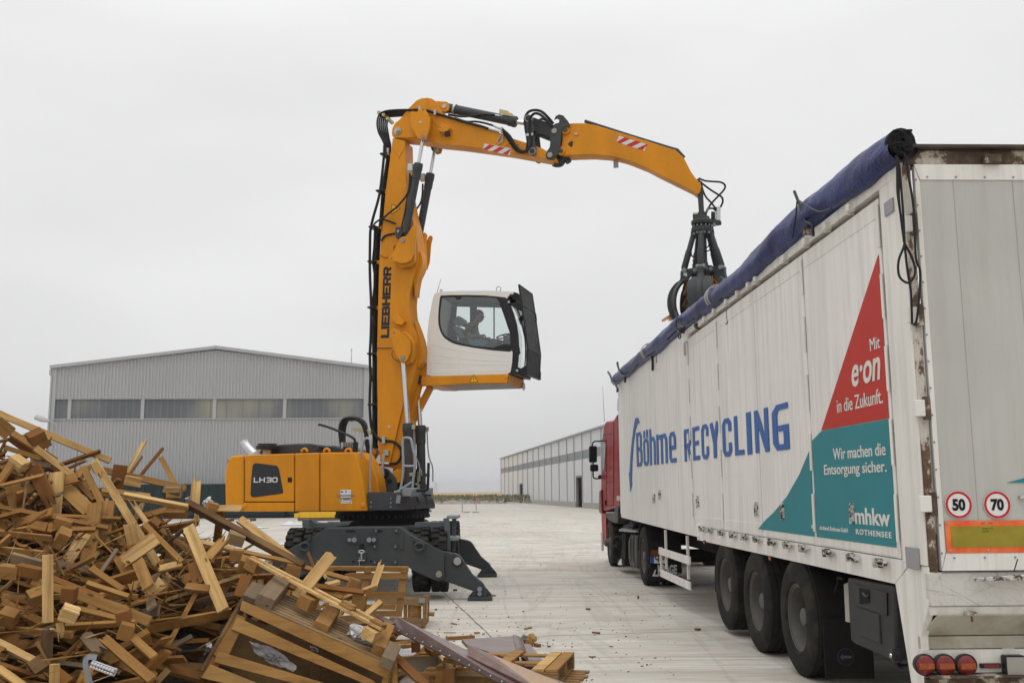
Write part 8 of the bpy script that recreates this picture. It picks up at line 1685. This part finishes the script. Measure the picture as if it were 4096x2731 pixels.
for k in range(1500):
    X_, Y_, z, xs = heap_pt(rnd); L = rnd.uniform(.12, .55); w = rnd.uniform(.006, .022)
    yaw = rnd.uniform(-1.4, 1.4); pit = rnd.gauss(-.2, .5); R_ = (Matrix.Rotation(yaw, 3, 'Z') @ Matrix.Rotation(pit, 3, 'Y')); c0 = V((X_, Y_, max(.03, z-rnd.uniform(-.02, .28)))); a, b, d = R_ @ V((L/2, 0, 0)), R_ @ V((0, w, 0)), R_ @ V((0, 0, w*.4))
    m.add([c0-a-b-d, c0-a+b-d, c0-a+b*.7+d, c0-a-b+d, c0+a+b*rnd.uniform(-.5, .5)], [[0, 1, 2, 3], [0, 4, 1], [1, 4, 2], [2, 4, 3], [3, 4, 0]])
m.mi = [0]*(NX*NY)+[1]*(len(m.f)-NX*NY)
tag(m.build('wood_rubble', [CORE, RW], flat=True, recalc=False), 'deep mass of small broken wood filling the heap, over a core darkened as gap shade', 'wood rubble', kind='stuff')
protos = []
spec = [(1.2, .09, .022, 0, .12), (.95, .075, .02, .14, 0), (.75, .11, .022, .04, .16), (.8, .09, .022, 0, .1), (.6, .07, .02, .16, .03), (1.3, .045, .035, 0, .04), (1.0, .04, .04, .06, 0), (.7, .14, .025, .05, .05), (.45, .12, .025, 0, .09), (.35, .09, .02, .05, .12), (.8, .03, .02, .1, .05), (.55, .04, .03, 0, .06), (.4, .10, .02, 0, 0), (1.0, .10, .022, .09, .04)]
bl = [(.145, .10, .08), (.10, .10, .08), (.12, .09, .10), (.16, .14, .08)]
gB, gK = 'loose boards lying on the wood heap', 'loose pallet blocks lying in the wood heap'
for i, (L, W, T, a, b) in enumerate(spec):
    o = board_mesh(L, W, T, a, b, 500+i, 6, rnd.uniform(-.15, .15)).build('broken_board', WOOD, local=True, bevel=.0025, seg=1); protos.append([o, False, 'b'])
for i, s_ in enumerate(bl): o = board_mesh(*s_, 0, .01, 600+i, 4).build('wood_block', WOOD, local=True, bevel=.004, seg=1); protos.append([o, False, 'k'])
cnt = 0
for k in range(205):
    X_, Y_, z, xs = heap_pt(rnd, 1500)
    pr = protos[rnd.randrange(14)] if rnd.random() < .87 else protos[14+rnd.randrange(4)]
    if pr[1]: o = pr[0].copy(); sc.collection.objects.link(o)
    else: o = pr[0]; pr[1] = True
    o.location = (X_, Y_, z-rnd.uniform(.04, .30)-(.08 if Y_ > 9.4 else 0)); yaw = rnd.gauss(.0, .9) if rnd.random() < .75 else rnd.uniform(0, 6.28)
    o.rotation_euler = (rnd.gauss(.35, .6), rnd.gauss(.12, .38), yaw)
    tag(o, 'loose broken pallet board lying among others on the wood heap' if pr[2] == 'b' else 'loose pallet block lying among boards on the wood heap', 'board' if pr[2] == 'b' else 'block', gB if pr[2] == 'b' else gK)
for k in range(46):
    a = rnd.uniform(0, 6.28); rr = .40*math.sqrt(rnd.random()); y = rnd.uniform(1120, 1520); rr *= .75+.35*math.sin((y-1080)/500*3.1)
    o = protos[rnd.choice([3, 4, 8, 9, 11, 12])][0].copy(); sc.collection.objects.link(o); o.location = GP(rr, a, zq(y)); o.rotation_euler = (rnd.uniform(-1.5, 1.5), rnd.gauss(1.2, .4), rnd.uniform(0, 6.28)); o.scale = (.62, .8, .8)
    tag(o, 'broken board clutched between the tines of the grapple', 'board', 'boards held by the grapple')
for (x0, y0, x1, y1) in ((230, 1440, 180, 1530), (215, 1470, 120, 1532), (240, 1450, 200, 1540)):
    p0, p1 = M('Q', x0, y0, .05), M('Q', x1, y1, .08); o = board_mesh((p1-p0).length, .05, .014, 0, .07, x0).build('broken_board', WPALE, local=True, bevel=.002, seg=1); place(o, p0, p1, Mn); tag(o, 'pale splinter poking out below the left tine of the grapple', 'board', 'splinters poking from the grapple')
CP = V((0, 8.15, 0)); CN = V((0.05, -1, .22)).normalized()
def Cq(c, x, y, o=0.): return hit(px(c, x, y), CP+CN*o, CN)
crt = thing('slatted_crate', 'big overturned slatted crate of tan boards in the middle foreground', 'crate', onZ(px('F', 600, 1030), .0))
for i, pts in enumerate((((255, 530), (1165, 925), (1135, 1005), (240, 590)), ((225, 632), (1045, 1012), (1120, 1085), (188, 705)), ((108, 838), (760, 1033), (800, 1095), (82, 905)), ((62, 918), (350, 1033), (400, 1095), (5, 1000)))):
    m = MB(); P_ = [Cq('F', x, y, .0) for x, y in pts]; m.prism(P_, -CN*.024); o = m.build('front_board', WMID if i else WMID, crt, bevel=.003, seg=1)
def cbar(c, x0, y0, x1, y1, W, T, o0, o1, name, mat, nv=None): p0, p1 = Cq(c, x0, y0, o0), Cq(c, x1, y1, o1); m = MB(); m.bar(p0, p1, W, T, nv or CN); return m.build(name, mat, crt, bevel=.004, seg=1)
cbar('F', 240, 620, 120, 880, .12, .03, -.04, -.04, 'upright', WMID); cbar('F', 100, 880, 30, 1010, .1, .03, -.04, -.04, 'upright', WBRN)
cbar('F', 262, 520, 10, 960, .03, .03, -.03, -.03, 'broken_edge', WDRK); cbar('F', 270, 560, 20, 1010, .02, .16, -.12, -.12, 'side_board', WDRK)
cbar('F', 1165, 905, 1120, 1040, .05, .09, -.09, -.09, 'upright', WMID); cbar('F', 730, 790, 690, 1030, .09, .03, -.45, -.45, 'upright', WDRK)
m = MB(); m.prism([Cq('F', 250, 620, -.75), Cq('F', 1120, 960, -.75), Cq('F', 1100, 1090, -.75), Cq('F', 60, 1060, -.75)], -CN*.03); m.build('back_board', WDRK, crt)
FL, FR, BL, BR = Cq('F', 330, 552, -.03), Cq('F', 1140, 905, -.03), onY(px('F', 500, 478), 8.95), onY(px('F', 1200, 790), 8.95)
for k in range(9):
    t0, t1 = k/9+.008, (k+1)/9-.03; a, b, c_, d = FL.lerp(BL, t0), FR.lerp(BR, t0), FR.lerp(BR, t1), FL.lerp(BL, t1); nn = (b-a).cross(d-a).normalized()
    m = MB(); m.prism([a, b, c_, d], -nn*.03 if nn.z > 0 else nn*.03); m.build('top_slat', WGRY if k % 3 == 1 else (woodm('dirty_tan_wood', [(0, (.24, .17, .10)), (1, (.30, .22, .13))]) if k == 0 else bpy.data.materials['dirty_tan_wood']), crt, bevel=.003, seg=1)
topn = (FR-FL).cross(BL-FL).normalized(); topn = topn if topn.z > 0 else -topn
def crossb(c, x0, y0, x1, y1, Y0_, Y1_, W, T, mat, lab): HN[0] += 1; p0, p1 = onY(px(c, x0, y0), Y0_), onY(px(c, x1, y1), Y1_); o = board_mesh((p1-p0).length, W, T, 0, .01, HN[0], 4).build('timber_block', mat, local=True, bevel=.005, seg=1); place(o, p0, p1, topn); tag(o, lab, 'timber'); return o
crossb('F', 500, 420, 385, 555, 8.9, 8.25, .15, .13, WGRY, 'weathered grey timber lying across the left end of the slatted crate')
crossb('F', 345, 460, 290, 545, 8.6, 8.3, .12, .10, WGRY, 'short grey brown timber left of the weathered timber')
crossb('F', 800, 600, 730, 705, 8.8, 8.3, .13, .10, WMID, 'cracked timber block lying across the middle of the crate')
crossb('F', 1135, 710, 1075, 850, 8.7, 8.25, .10, .13, WMID, 'worn block standing at the right end of the crate')
crossb('F', 1175, 820, 1130, 915, 8.4, 8.05, .11, .09, WGRY, 'grey brown block at the right corner of the crate')
bp_ = thing('broken_pallet', 'broken pallet frame of long pale stringers lying over the slatted crate', 'pallet', onY(px('Y', 800, 640), 8.6))
for x0, y0, x1, y1, Y0_, Y1_ in ((130, 225, 1560, 985, 8.75, 8.3), (150, 205, 1540, 915, 8.95, 8.5), (560, 440, 1490, 905, 9.0, 8.6)):
    m = MB(); m.bar(onY(px('Y', x0, y0), Y0_), onY(px('Y', x1, y1), Y1_), .055, .022, topn); m.build('stringer', WPALE, bp_, bevel=.002, seg=1)
for x, y, Y_, s_ in ((180, 300, 8.75, .07), (755, 700, 8.5, .075), (835, 610, 8.6, .05), (1175, 760, 8.45, .05), (1440, 1040, 8.3, .065), (1515, 930, 8.35, .05), (1200, 730, 8.55, .04)):
    p = onY(px('Y', x, y), Y_); dirx = (onY(px('Y', 1560, 985), 8.3)-onY(px('Y', 130, 225), 8.75)).normalized(); b = topn.cross(dirx).normalized(); tt = s_*.7 if s_ > .06 else .022; m = MB(); m.boxf(p, dirx*.062, b*s_*.9, topn*tt); m.build('block', WMID if x not in (1440,) else WPALE, bp_, bevel=.004, seg=1)
def filmobj(c, pts, Y_, dep, lab, seed, n=26):
    r = random.Random(seed); P_ = [onY(px(c, x, y), Y_) for x, y in pts]; cen = sum(P_, V((0, 0, 0)))/len(P_); m = MB(); vs = []; R_ = 7; out_ = resamp(P_, n)
    for q in range(R_+1):
        for i in range(n):
            f = q/R_; p = cen.lerp(out_[i], f); vs.append(p+V((r.uniform(-1, 1)*.008, -dep*(1-f**2)+(math.sin(i*1.9+q*.7)+math.sin(i*.8-q*1.3+seed))*.016+r.uniform(-1, 1)*.008, r.uniform(-1, 1)*.008)))
    m.add(vs, [[q*n+i, q*n+(i+1) % n, (q+1)*n+(i+1) % n, (q+1)*n+i] for q in range(R_) for i in range(n)]); return tag(m.build('plastic_film', FILMW, origin=cen, ang=60, recalc=False), lab, 'plastic film')
tt_ = NT('white_film'); tt_.b.inputs['Transmission Weight'].default_value = .0; FILMW = tt_.set(tt_.mix(tt_.gr(tt_.noise(14, 4, .6), .4, .7), (.72, .71, .74), (.45, .44, .44)), .15)
filmobj('F', ((905, 680), (960, 668), (1000, 690), (1040, 700), (1060, 760), (1070, 820), (1010, 800), (940, 770), (885, 745), (905, 720)), 8.5, .10, 'crumpled white plastic film lying on the crate slats', 4)
filmobj('F', ((300, 780), (420, 800), (520, 880), (600, 930), (560, 960), (430, 910), (320, 850)), 8.5, .04, 'grey plastic film inside the slatted crate', 5)
filmobj('F', ((675, 808), (700, 812), (722, 842), (700, 838), (672, 832)), 8.4, .02, 'small white film scrap between the crate boards', 6, 14)
filmobj('E', ((1150, 1345), (1180, 1340), (1175, 1380), (1130, 1410)), 8.3, .02, 'small white film scrap at the left end of the crate', 7, 14)
filmobj('X', ((690, 400), (760, 380), (770, 430), (700, 440)), 10.6, .05, 'white film scrap behind the upright ragged board', 8, 14)
filmobj('X', ((900, 440), (985, 378), (1003, 470), (960, 510), (900, 500)), 11.2, .15, 'white translucent sheet standing behind the heap crest', 9, 18)
sp = thing('standing_pallet', 'tan pallet standing on edge in front of the outrigger beam', 'pallet', onZ(px('Y', 1550, 860), 0)); YS = 11.6
def spb(pts, dy, name='slat', t=.022, mat=None): m = MB(); m.prism([onY(px('Y', x, y), YS+dy) for x, y in pts], (0, t, 0)); return m.build(name, mat or WMID, sp, bevel=.003, seg=1)
spb(((960, 308), (1840, 312), (1838, 372), (960, 348)), .0, 'rail', .09); spb(((1150, 395), (1215, 378), (1838, 374), (1832, 446), (1255, 440), (1205, 425)), -.02); spb(((1050, 590), (1340, 585), (1805, 582), (1800, 652), (1050, 645)), -.02); spb(((1390, 718), (1712, 714), (1705, 776), (1390, 772)), -.02); spb(((1350, 790), (1775, 782), (1772, 852), (1350, 842)), -.02); spb(((940, 470), (1300, 560), (1260, 600), (930, 540)), .1, mat=WBRN)
spb(((1345, 446), (1420, 446), (1395, 690), (1325, 690)), .005, 'upright'); spb(((1745, 446), (1822, 446), (1785, 782), (1710, 782)), .005, 'upright'); spb(((1290, 850), (1380, 650), (1392, 660), (1390, 850)), .01, 'upright', mat=WBRN)
for x in (995, 1405, 1800): spb(((x-38, 318), (x+38, 318), (x+38, 378), (x-38, 378)), -.03, 'block', .03)
oc = thing('wooden_crate', 'old slatted wooden crate standing on the concrete right of the standing pallet', 'crate', onZ(px('O', 510, 945), 0)); YC = onZ(px('O', 510, 945)).y
def ocb(c, pts, dy, name='slat', t=.02, mat=None): m = MB(); m.prism([onY(px(c, x, y), YC+dy) for x, y in pts], (0, t, 0)); return m.build(name, mat or WMID, oc, bevel=.003, seg=1)
WDT = bpy.data.materials['dirty_tan_wood']
ocb('O', ((0, 628), (300, 625), (525, 640), (522, 715), (280, 700), (0, 700)), -.02, 'top_rail', .03, WDT); ocb('O', ((150, 828), (280, 832), (500, 845), (496, 935), (275, 915), (150, 910)), -.02, 'bottom_rail', .03, WDT)
for x in (318, 360, 398, 432, 466): ocb('O', ((x-18, 640), (x+18, 640), (x+16, 925), (x-20, 925)), .02, 'slat', .02, WMID if x != 466 else WBRN)
ocb('O', ((500, 600), (527, 600), (524, 940), (498, 940)), -.03, 'corner_post', .05)
for dx, w in ((0, .0),):
    pA, pB = onY(px('O', 524, 600), YC), onY(px('O', 573, 595), YC+.75); qA, qB = onY(px('O', 515, 943), YC), onY(px('O', 563, 915), YC+.75)
    def sq(u0, u1, v0, v1, nm, mat): m = MB(); a, b = pA.lerp(qA, v0).lerp(pB.lerp(qB, v0), u0), pA.lerp(qA, v0).lerp(pB.lerp(qB, v0), u1); c_, d = pA.lerp(qA, v1).lerp(pB.lerp(qB, v1), u1), pA.lerp(qA, v1).lerp(pB.lerp(qB, v1), u0); m.prism([a, b, c_, d], V((-.02, 0, 0))); m.build(nm, mat, oc, bevel=.003, seg=1)
    sq(0, 1, 0, .24, 'side_rail', WDT); sq(0, 1, .74, 1, 'side_rail', WDT); sq(0, .12, .24, .74, 'side_slat', WMID); sq(.3, .44, .24, .74, 'side_slat', WBRN); sq(.86, 1, .24, .74, 'side_slat', WMID)
m = MB(); m.prism([pA-UZ*.02, pB-UZ*.02, pB-V((.9, 0, .02)), pA-V((.9, 0, .02))], -UZ*.02); m.build('lid', WDT, oc); m = MB(); m.prism([onY(px('O', x, y), YC-.035) for x, y in ((455, 628), (522, 628), (520, 680), (455, 676))], (0, .004, 0)); m.build('tin_plate', ZINC, oc)
def lamm(name, c, r_): t = NT(name); n = t.noise(3, 5, .6); n2 = t.noise(30, 3, .6, t.coord((1, .2, 1))); return t.set(t.mix(t.gr(n, .5, .75, 0, .5), t.mix(t.gr(n2, .5, .7, 0, .3), c, tuple(x*.6 for x in c)), (.28, .24, .23)), r_, 0, None)
LAM = lamm('brown_laminate', (.15, .095, .085), .34); LAMD = lamm('dark_veneer', (.115, .045, .028), .35); STRIP = paint('dull_strip', (.05, .03, .022), .5, (.13, .10, .08), .4, 8)
def panel(name, lab, pts, th, mat, edge=None):
    P_ = [onY(px('O', x, y), Y_) if Y_ > 1 else onZ(px('O', x, y), Y_) for x, y, Y_ in pts]; cen = sum(P_, V((0, 0, 0)))/len(P_); nn = (P_[1]-P_[0]).cross(P_[-1]-P_[0]).normalized(); nn = nn if nn.z > 0 else -nn
    r = thing(name, lab, 'panel', cen); m = MB(); m.prism(P_, -nn*th); s_ = m.build('board', LAMD, r, bevel=.002, seg=1); m = MB(); m.prism([p+nn*.0025+(cen-p)*.006 for p in P_], -nn*.0015); m.build('laminate_face', mat, s_, flat=True); return r, P_, nn
rA, PA, nA = panel('laminate_panel', 'long brown laminated panel sloping from the crate down to the lower right', ((228, 822, 9.2), (298, 978, 8.95), (1480, 1580, 6.95), (2010, 1520, 7.4), (945, 1165, 8.2)), .02, LAM)
m = MB(); m.bar(onY(px('O', 75, 882), 9.1), onY(px('O', 1400, 1540), 6.95), .035, .02, nA); sx_ = m.build('metal_strip', STRIP, rA, bevel=.003)
for k in range(14): p = onY(px('O', 75, 882), 9.1).lerp(onY(px('O', 1400, 1540), 6.95), (k+.5)/14)+nA*.011; m = MB(); m.cyl(p, p+nA*.003, .007, n=8); m.build('screw', ZINC, sx_)
m = MB(); m.prism([onY(px('O', x, y), Y_) for x, y, Y_ in ((228, 822, 9.2), (298, 978, 8.95), (270, 985, 8.95), (175, 895, 9.2))], V((0, .01, 0))); m.build('folded_edge', LAMD, rA)
m = MB(); m.prism([onY(px('O', x, y), Y_) for x, y, Y_ in ((-20, 780, 9.35), (60, 810, 9.3), (230, 880, 9.2), (180, 900, 9.1), (40, 860, 9.3))], V((0, .02, -.01))); tag(m.build('panel_scrap', LAMD, origin=onY(px('O', 90, 840), 9.3)), 'torn red brown panel scrap beside the head of the long panel', 'panel')
rB, PB, nB = panel('laminate_panel', 'narrow veneered board with a pale scuff lying on the long panel', ((960, 1112, 8.05), (975, 1235, 7.85), (1800, 1640, 6.75), (2060, 1560, 7.15)), .025, LAMD)
P4 = [PB[0].lerp(PB[3], .25), PB[1].lerp(PB[2], .3), PB[1].lerp(PB[2], .99), PB[0].lerp(PB[3], .93)]; cB = sum(P4, V((0, 0, 0)))/4; m = MB(); m.prism([cB+(p-cB)*.9+nB*.006 for p in P4], -nB*.002); m.build('bare_wood_patch', lamm('scuffed_wood', (.40, .255, .145), .5), rB, flat=True)
rC, PC, nC = panel('laminate_panel', 'grey brown flat panel with a rounded edge lying behind the long panel', ((905, 1062, .24), (1440, 1024, .24), (1485, 1238, .24), (1330, 1240, .24), (960, 1118, .24)), .03, LAM)
m = MB(); a0_, a1_ = onZ(px('O', 1440, 1022), .24), onZ(px('O', 1487, 1240), .24); dx_ = (a1_-a0_).normalized(); sd_ = dx_.cross(UZ); sd_ = sd_ if sd_.x > 0 else -sd_; vs = []
for i in range(9):
    t = i/8*math.pi*.62; o = sd_*math.sin(t)*.11-UZ*(1-math.cos(t))*.11; vs += [a0_+o, a1_+o]
m.add(vs, [[2*i, 2*i+2, 2*i+3, 2*i+1] for i in range(8)]); o = m.build('rounded_edge', LAM, rC, recalc=False); so = o.modifiers.new('solid', 'SOLIDIFY'); so.thickness = .012
panel('laminate_panel', 'grey brown panel half hidden under the flat panel, pointing right', ((1480, 1105, .19), (1620, 1112, .19), (1812, 1345, .19), (1560, 1340, .19)), .02, LAM)
panel('side_sheet', 'pale grey sheet lying left under the long panel', ((218, 1128, .2), (445, 1225, .2), (330, 1250, .2), (180, 1260, .2)), .008, plain('sheet_grey', (.36, .35, .36), .4))
cA, cB_, cC = onZ(px('O', 2085, 1192), .27), onZ(px('O', 1905, 1378), .27), onZ(px('O', 1770, 1360), .27)
ex = (cA-cB_); exL = ex.length; ex.normalize(); ey = (cC-cB_); ey = (ey-ex*ey.dot(ex)).normalized(); ey = V((ey.x, ey.y, 0)).normalized(); print('PALLET', cA, cB_, exL)
rp = thing('ground_pallet', 'tan pallet lying flat on the concrete at the right end of the panels', 'pallet', cB_)
def pb(u0, u1, v0, v1, z0, z1, name, mat=None): m = MB(); c_ = cB_+ex*(u0+u1)/2+ey*(v0+v1)/2; c_.z = (z0+z1)/2; m.boxf(c_, ex*(u1-u0)/2, ey*(v1-v0)/2, UZ*(z1-z0)/2); return m.build(name, mat or WMID, rp, bevel=.003, seg=1)
for v in (0, .11): pb(0, exL, v, v+.1, .25, .27, 'deck_board', WPALE if v else WMID)
for v in (.45, .9): pb(0, exL, v, v+.11, .25, .27, 'deck_board')
for u in (0, exL*.5-.05, exL-.1): pb(u, u+.1, .0, 1.1, .23, .248, 'cross_board')
for u in (0, exL*.5-.05, exL-.1):
    for v in (.0, .5, .98): pb(u, u+.1, v, v+.14, .15, .228, 'block', WDT)
for v in (0, .5, .98): pb(0, exL, v, v+.1, .13, .148, 'bottom_board')
rp2 = thing('ground_pallet', 'lower pallet whose slat ends stick out under the tan pallet at the right', 'pallet', cB_*1.0)
for k in range(8): m = MB(); u = exL*(k+.3)/8; c_ = cB_+ex*u-ey*(.02+.05*(k % 3)*.4); c_.z = .115; m.boxf(c_+ey*.45, ex*.035, ey*.55, UZ*.011); m.build('slat', WDT if k % 2 else WMID, rp2, bevel=.003, seg=1)
for u in (.1, exL-.1): m = MB(); c_ = cB_+ex*u+ey*.5; c_.z = .052; m.boxf(c_, ex*.04, ey*.5, UZ*.05); m.build('bearer', WBRN, rp2, bevel=.003, seg=1)
ob = thing('open_box', 'open wooden box lined with brown paper at the bottom middle', 'box', onZ(px('O', 520, 1500), 0)); YB0, YB1 = 8.15, 8.95
LIN = plain('packing_paper', (.30, .24, .17), .7); 
def obp(pts, t, name, mat): m = MB(); m.prism([onY(px('O', x, y), Y_) for x, y, Y_ in pts], t); return m.build(name, mat, ob, bevel=.003, seg=1)
obp(((262, 1245, YB1), (652, 1228, YB1), (652, 1420, YB1), (262, 1430, YB1)), (0, .02, 0), 'lined_wall', LIN); obp(((262, 1240, YB1-.02), (652, 1222, YB1-.02), (652, 1236, YB1-.02), (262, 1254, YB1-.02)), (0, .05, 0), 'rim', WPALE)
obp(((652, 1228, YB1), (800, 1370, YB0), (800, 1500, YB0), (652, 1420, YB1)), (.02, 0, 0), 'lined_wall', LIN); obp(((650, 1218, YB1), (805, 1362, YB0), (790, 1374, YB0), (645, 1232, YB1)), (.03, 0, 0), 'rim', WPALE)
obp(((455, 1408, YB0), (735, 1388, YB0), (735, 1560, YB0), (455, 1560, YB0)), (0, .02, 0), 'front_wall', WBRN); obp(((725, 1375, YB0-.02), (832, 1370, YB0-.02), (832, 1560, YB0-.02), (725, 1560, YB0-.02)), (0, .03, 0), 'corner_board', WBRN)
obp(((182, 1230, YB0+.2), (225, 1225, YB0+.2), (235, 1560, YB0), (180, 1560, YB0)), (0, .03, 0), 'corner_board', WMID)
p0, p1 = onY(px('O', 565, 1478), YB0-.003), onY(px('O', 630, 1478), YB0-.003)
for k, tx in enumerate(('AT 001', 'BA 4L')): m = MB(); put_text(m, tx, p0-UZ*.045*k, (p1-p0).normalized(), UZ, (p1-p0).length, .03, depth=.002); m.build('stamp', DARK, ob)
H_('O', 205, 1235, 545, 1560, .075, .03, 8.5, 7.8, 'r', WBRN, 'dark plank leaning over the open box at the bottom')
H_('O', 425, 1085, 430, 1190, .075, .08, 8.95, 8.95, 'c', WBRN, 'upper brown block under the long panel', name='wood_block', cat='block')
H_('O', 555, 1140, 640, 1200, .08, .05, 8.9, 8.8, 'r', WBRN, 'brown block end right of the upper brown block', name='wood_block', cat='block')
H_('O', 240, 1130, 410, 1125, .03, .03, 9.1, 9.1, 'u', WPALE, 'pale lath lying left of the brown block under the panel'); H_('O', 470, 1220, 700, 1195, .05, .03, 9.0, 8.9, 'u', WMID, 'tan lath behind the open box'); H_('O', 735, 1265, 860, 1290, .05, .04, 8.5, 8.4, 'u', WMID, 'tan stub between open box and long panel', 0, .03)
H_('O', 840, 1385, 1190, 1400, .05, .03, 8.3, 8.3, 'c', WMID, 'upper tan rail under the long panel'); H_('O', 840, 1415, 1140, 1425, .04, .03, 8.25, 8.25, 'c', WDT, 'lower tan rail under the long panel')
H_('O', 830, 1470, 1140, 1490, .16, .03, 8.3, 8.3, 'c', WDRK, 'dark printed board under the rails at the bottom'); H_('O', 1145, 1490, 1340, 1560, .14, .04, 8.0, 7.9, 'c', WBRN, 'brown board end at the bottom below the long panel')
H_('O', 565, 792, 620, 796, .05, .04, 12.0, 12.0, 'u', WMID, 'short board end sticking out right of the old crate')
def gpiece(c, x0, y0, x1, y1, W, T, mat, lab, j=0.02): HN[0] += 1; p0, p1 = onZ(px(c, x0, y0), T/2+.004), onZ(px(c, x1, y1), T/2+.004); o = board_mesh((p1-p0).length, W, T, j, j, HN[0], 4).build('wood_chip', mat, local=True, bevel=.001, seg=1); place(o, p0, p1, UZ); tag(o, lab, 'wood chip')
gpiece('O', 745, 1050, 1040, 1032, .05, .035, WMID, 'longest lath lying on the concrete behind the panels'); gpiece('O', 1558, 950, 1640, 932, .03, .015, WMID, 'pale stick lying alone right of the outrigger foot'); gpiece('O', 1028, 992, 1094, 988, .03, .02, WPALE, 'short pale stick above the flat panel'); gpiece('O', 712, 990, 850, 990, .012, .008, WMID, 'very thin splinter above the long lath')
gpiece('O', 802, 888, 852, 902, .035, .012, WPALE, 'pointed pale chip left of the long joint'); gpiece('O', 1230, 604, 1266, 602, .04, .015, WDRK, 'dark chip beside the near outrigger foot'); gpiece('O', 2195, 742, 2250, 740, .04, .015, WMID, 'tan chip on the bare concrete toward the trailer'); gpiece('O', 2272, 985, 2352, 995, .03, .015, WBRN, 'brown stick toward the trailer wheels')
gpiece('O', 1535, 767, 1560, 767, .03, .012, WDRK, 'dark short chip in the open concrete'); gpiece('O', 1800, 1132, 1845, 1133, .03, .012, WBRN, 'red brown chip behind the pallet'); gpiece('O', 830, 543, 846, 546, .06, .03, WDRK, 'dark lump near the raised wheel'); gpiece('O', 620, 748, 658, 747, .04, .015, WDRK, 'dark chip right of the old crate'); gpiece('O', 840, 727, 868, 727, .03, .012, WBRN, 'brown chip by the long joint')
gpiece('O', 862, 850, 886, 850, .02, .01, WBRN, 'tiny brown chip below the outrigger leg'); gpiece('O', 2232, 1241, 2310, 1240, .02, .01, WMID, 'thin tan splinter right of the pallet'); gpiece('O', 2115, 1508, 2150, 1510, .04, .015, WBRN, 'brown chip in front of the pallet')
gpiece('O', 1665, 1122, 1720, 1118, .09, .03, WBRN, 'brown flat chip right of the broken lump'); gpiece('G', 50, 1218, 75, 1218, .05, .02, WBRN, 'brown chip left of the tractor'); gpiece('G', 80, 1328, 118, 1330, .03, .015, WBRN, 'thin brown chip far left of the trailer wheels'); gpiece('G', 565, 1312, 590, 1315, .05, .02, WDRK, 'dark chip near the first trailer wheel'); gpiece('G', 293, 1163, 303, 1163, .07, .04, WDRK, 'dark lump near the drive wheel')
for k, (x, y, s_, mt, lb) in enumerate(((1565, 1082, .13, plain('grey_card', (.11, .10, .10), .6), 'grey square scrap beside the pale broken lump'), (1625, 1068, .12, WPALE, 'pale broken lump of wood behind the panels'), (1620, 1095, .09, WBRN, 'brown torn lump before the pale lump'))):
    p = onZ(px('O', x, y), .04); r = random.Random(k+50); m = MB(); m.lathe(V((0, 0, -.03)), (0, 0, 1), [(0, s_*.3), (.02, s_*.55), (.06, s_*.5), (.09, s_*.2)], 9); m.v = [v+V((r.uniform(-1, 1), r.uniform(-1, 1), r.uniform(-1, 1)))*s_*.13 for v in m.v]; o = m.build('wood_lump', mt, local=True, flat=True); o.location = p; tag(o, lb, 'lump')
rnd = random.Random(99); m = MB()
for k in range(620):
    if k < 420: xs, ys = rnd.uniform(1500, 2700), 1985+ (rnd.random()**.7)*740
    else: xs, ys = rnd.gauss(1750, 250), rnd.uniform(2300, 2720)
    p = onZ((xs, ys), .004); s_ = rnd.uniform(.003, .008)*(1.6 if rnd.random() < .12 else 1); rboard(m, p+V((0, 0, s_*.3)), s_*rnd.uniform(1, 4), s_, s_*.6, rnd, .1)
tag(m.build('wood_crumbs', WDRK, flat=True, recalc=False), 'tiny dark crumbs and splinters strewn over the concrete', 'crumbs', kind='stuff')
gb = thing('perforated_bracket', 'shiny perforated metal bracket lying in the lower left of the heap', 'bracket', onY(px('W', 950, 1430), 6.6))
m = MB(); gq = [onY(px('W', x, y), 6.6) for x, y in ((850, 1355), (1078, 1440), (1045, 1508), (825, 1425))]; gn_ = (gq[1]-gq[0]).cross(gq[3]-gq[0]).normalized(); m.prism(gq, gn_*.02); pl_ = m.build('plate', plain('bright_zinc2', (.5, .51, .52), .3, .8), gb, bevel=.003)
for k in range(8):
    for r_ in (.3, .72): p = gq[0].lerp(gq[1], (k+.7)/8.6).lerp(gq[3].lerp(gq[2], (k+.7)/8.6), r_)-V((0, .012, 0)); m = MB(); m.lathe(p, (0, -1, 0), [(0, .013), (.01, .01), (.014, 0)], 8); m.build('dimple', CHROME, pl_)
m = MB(); 
sp2 = [onY(px('W', x, y), 6.62) for x, y in ((890, 1330), (830, 1325), (790, 1345), (790, 1430), (815, 1500), (835, 1600))]; c_ = catmull(sp2, 5)
for a, b in zip(c_, c_[1:]): m.bar(a, b, .035, .003, (0, -1, .2))
m.build('strap', GRYL, gb)
def depth(o): return 1 if o.parent is None else 1+depth(o.parent)
for o in [o for o in bpy.data.objects if o.type == 'MESH']:
    if depth(o) > 3:
        p = o.parent
        while depth(p) > 2: p = p.parent
        o.parent = p
if True:
    t = bpy.data.materials.new('haze_air'); t.use_nodes = True; tn2 = t.node_tree; tn2.nodes.clear(); oo = tn2.nodes.new('ShaderNodeOutputMaterial'); pv = tn2.nodes.new('ShaderNodeVolumePrincipled')
    pv.inputs['Color'].default_value = (.93, .935, .95, 1); pv.inputs['Density'].default_value = 0.00055; pv.inputs['Anisotropy'].default_value = .2; tn2.links.new(pv.outputs[0], oo.inputs['Volume'])
    m = MB(); m.box((-2600, -260, -25), (2600, 2700, 24)); hz_ = m.build('haze', t, flat=True); hz_['kind'] = 'stuff'; hz_['label'] = 'thin pale mist over the yard and the fields'
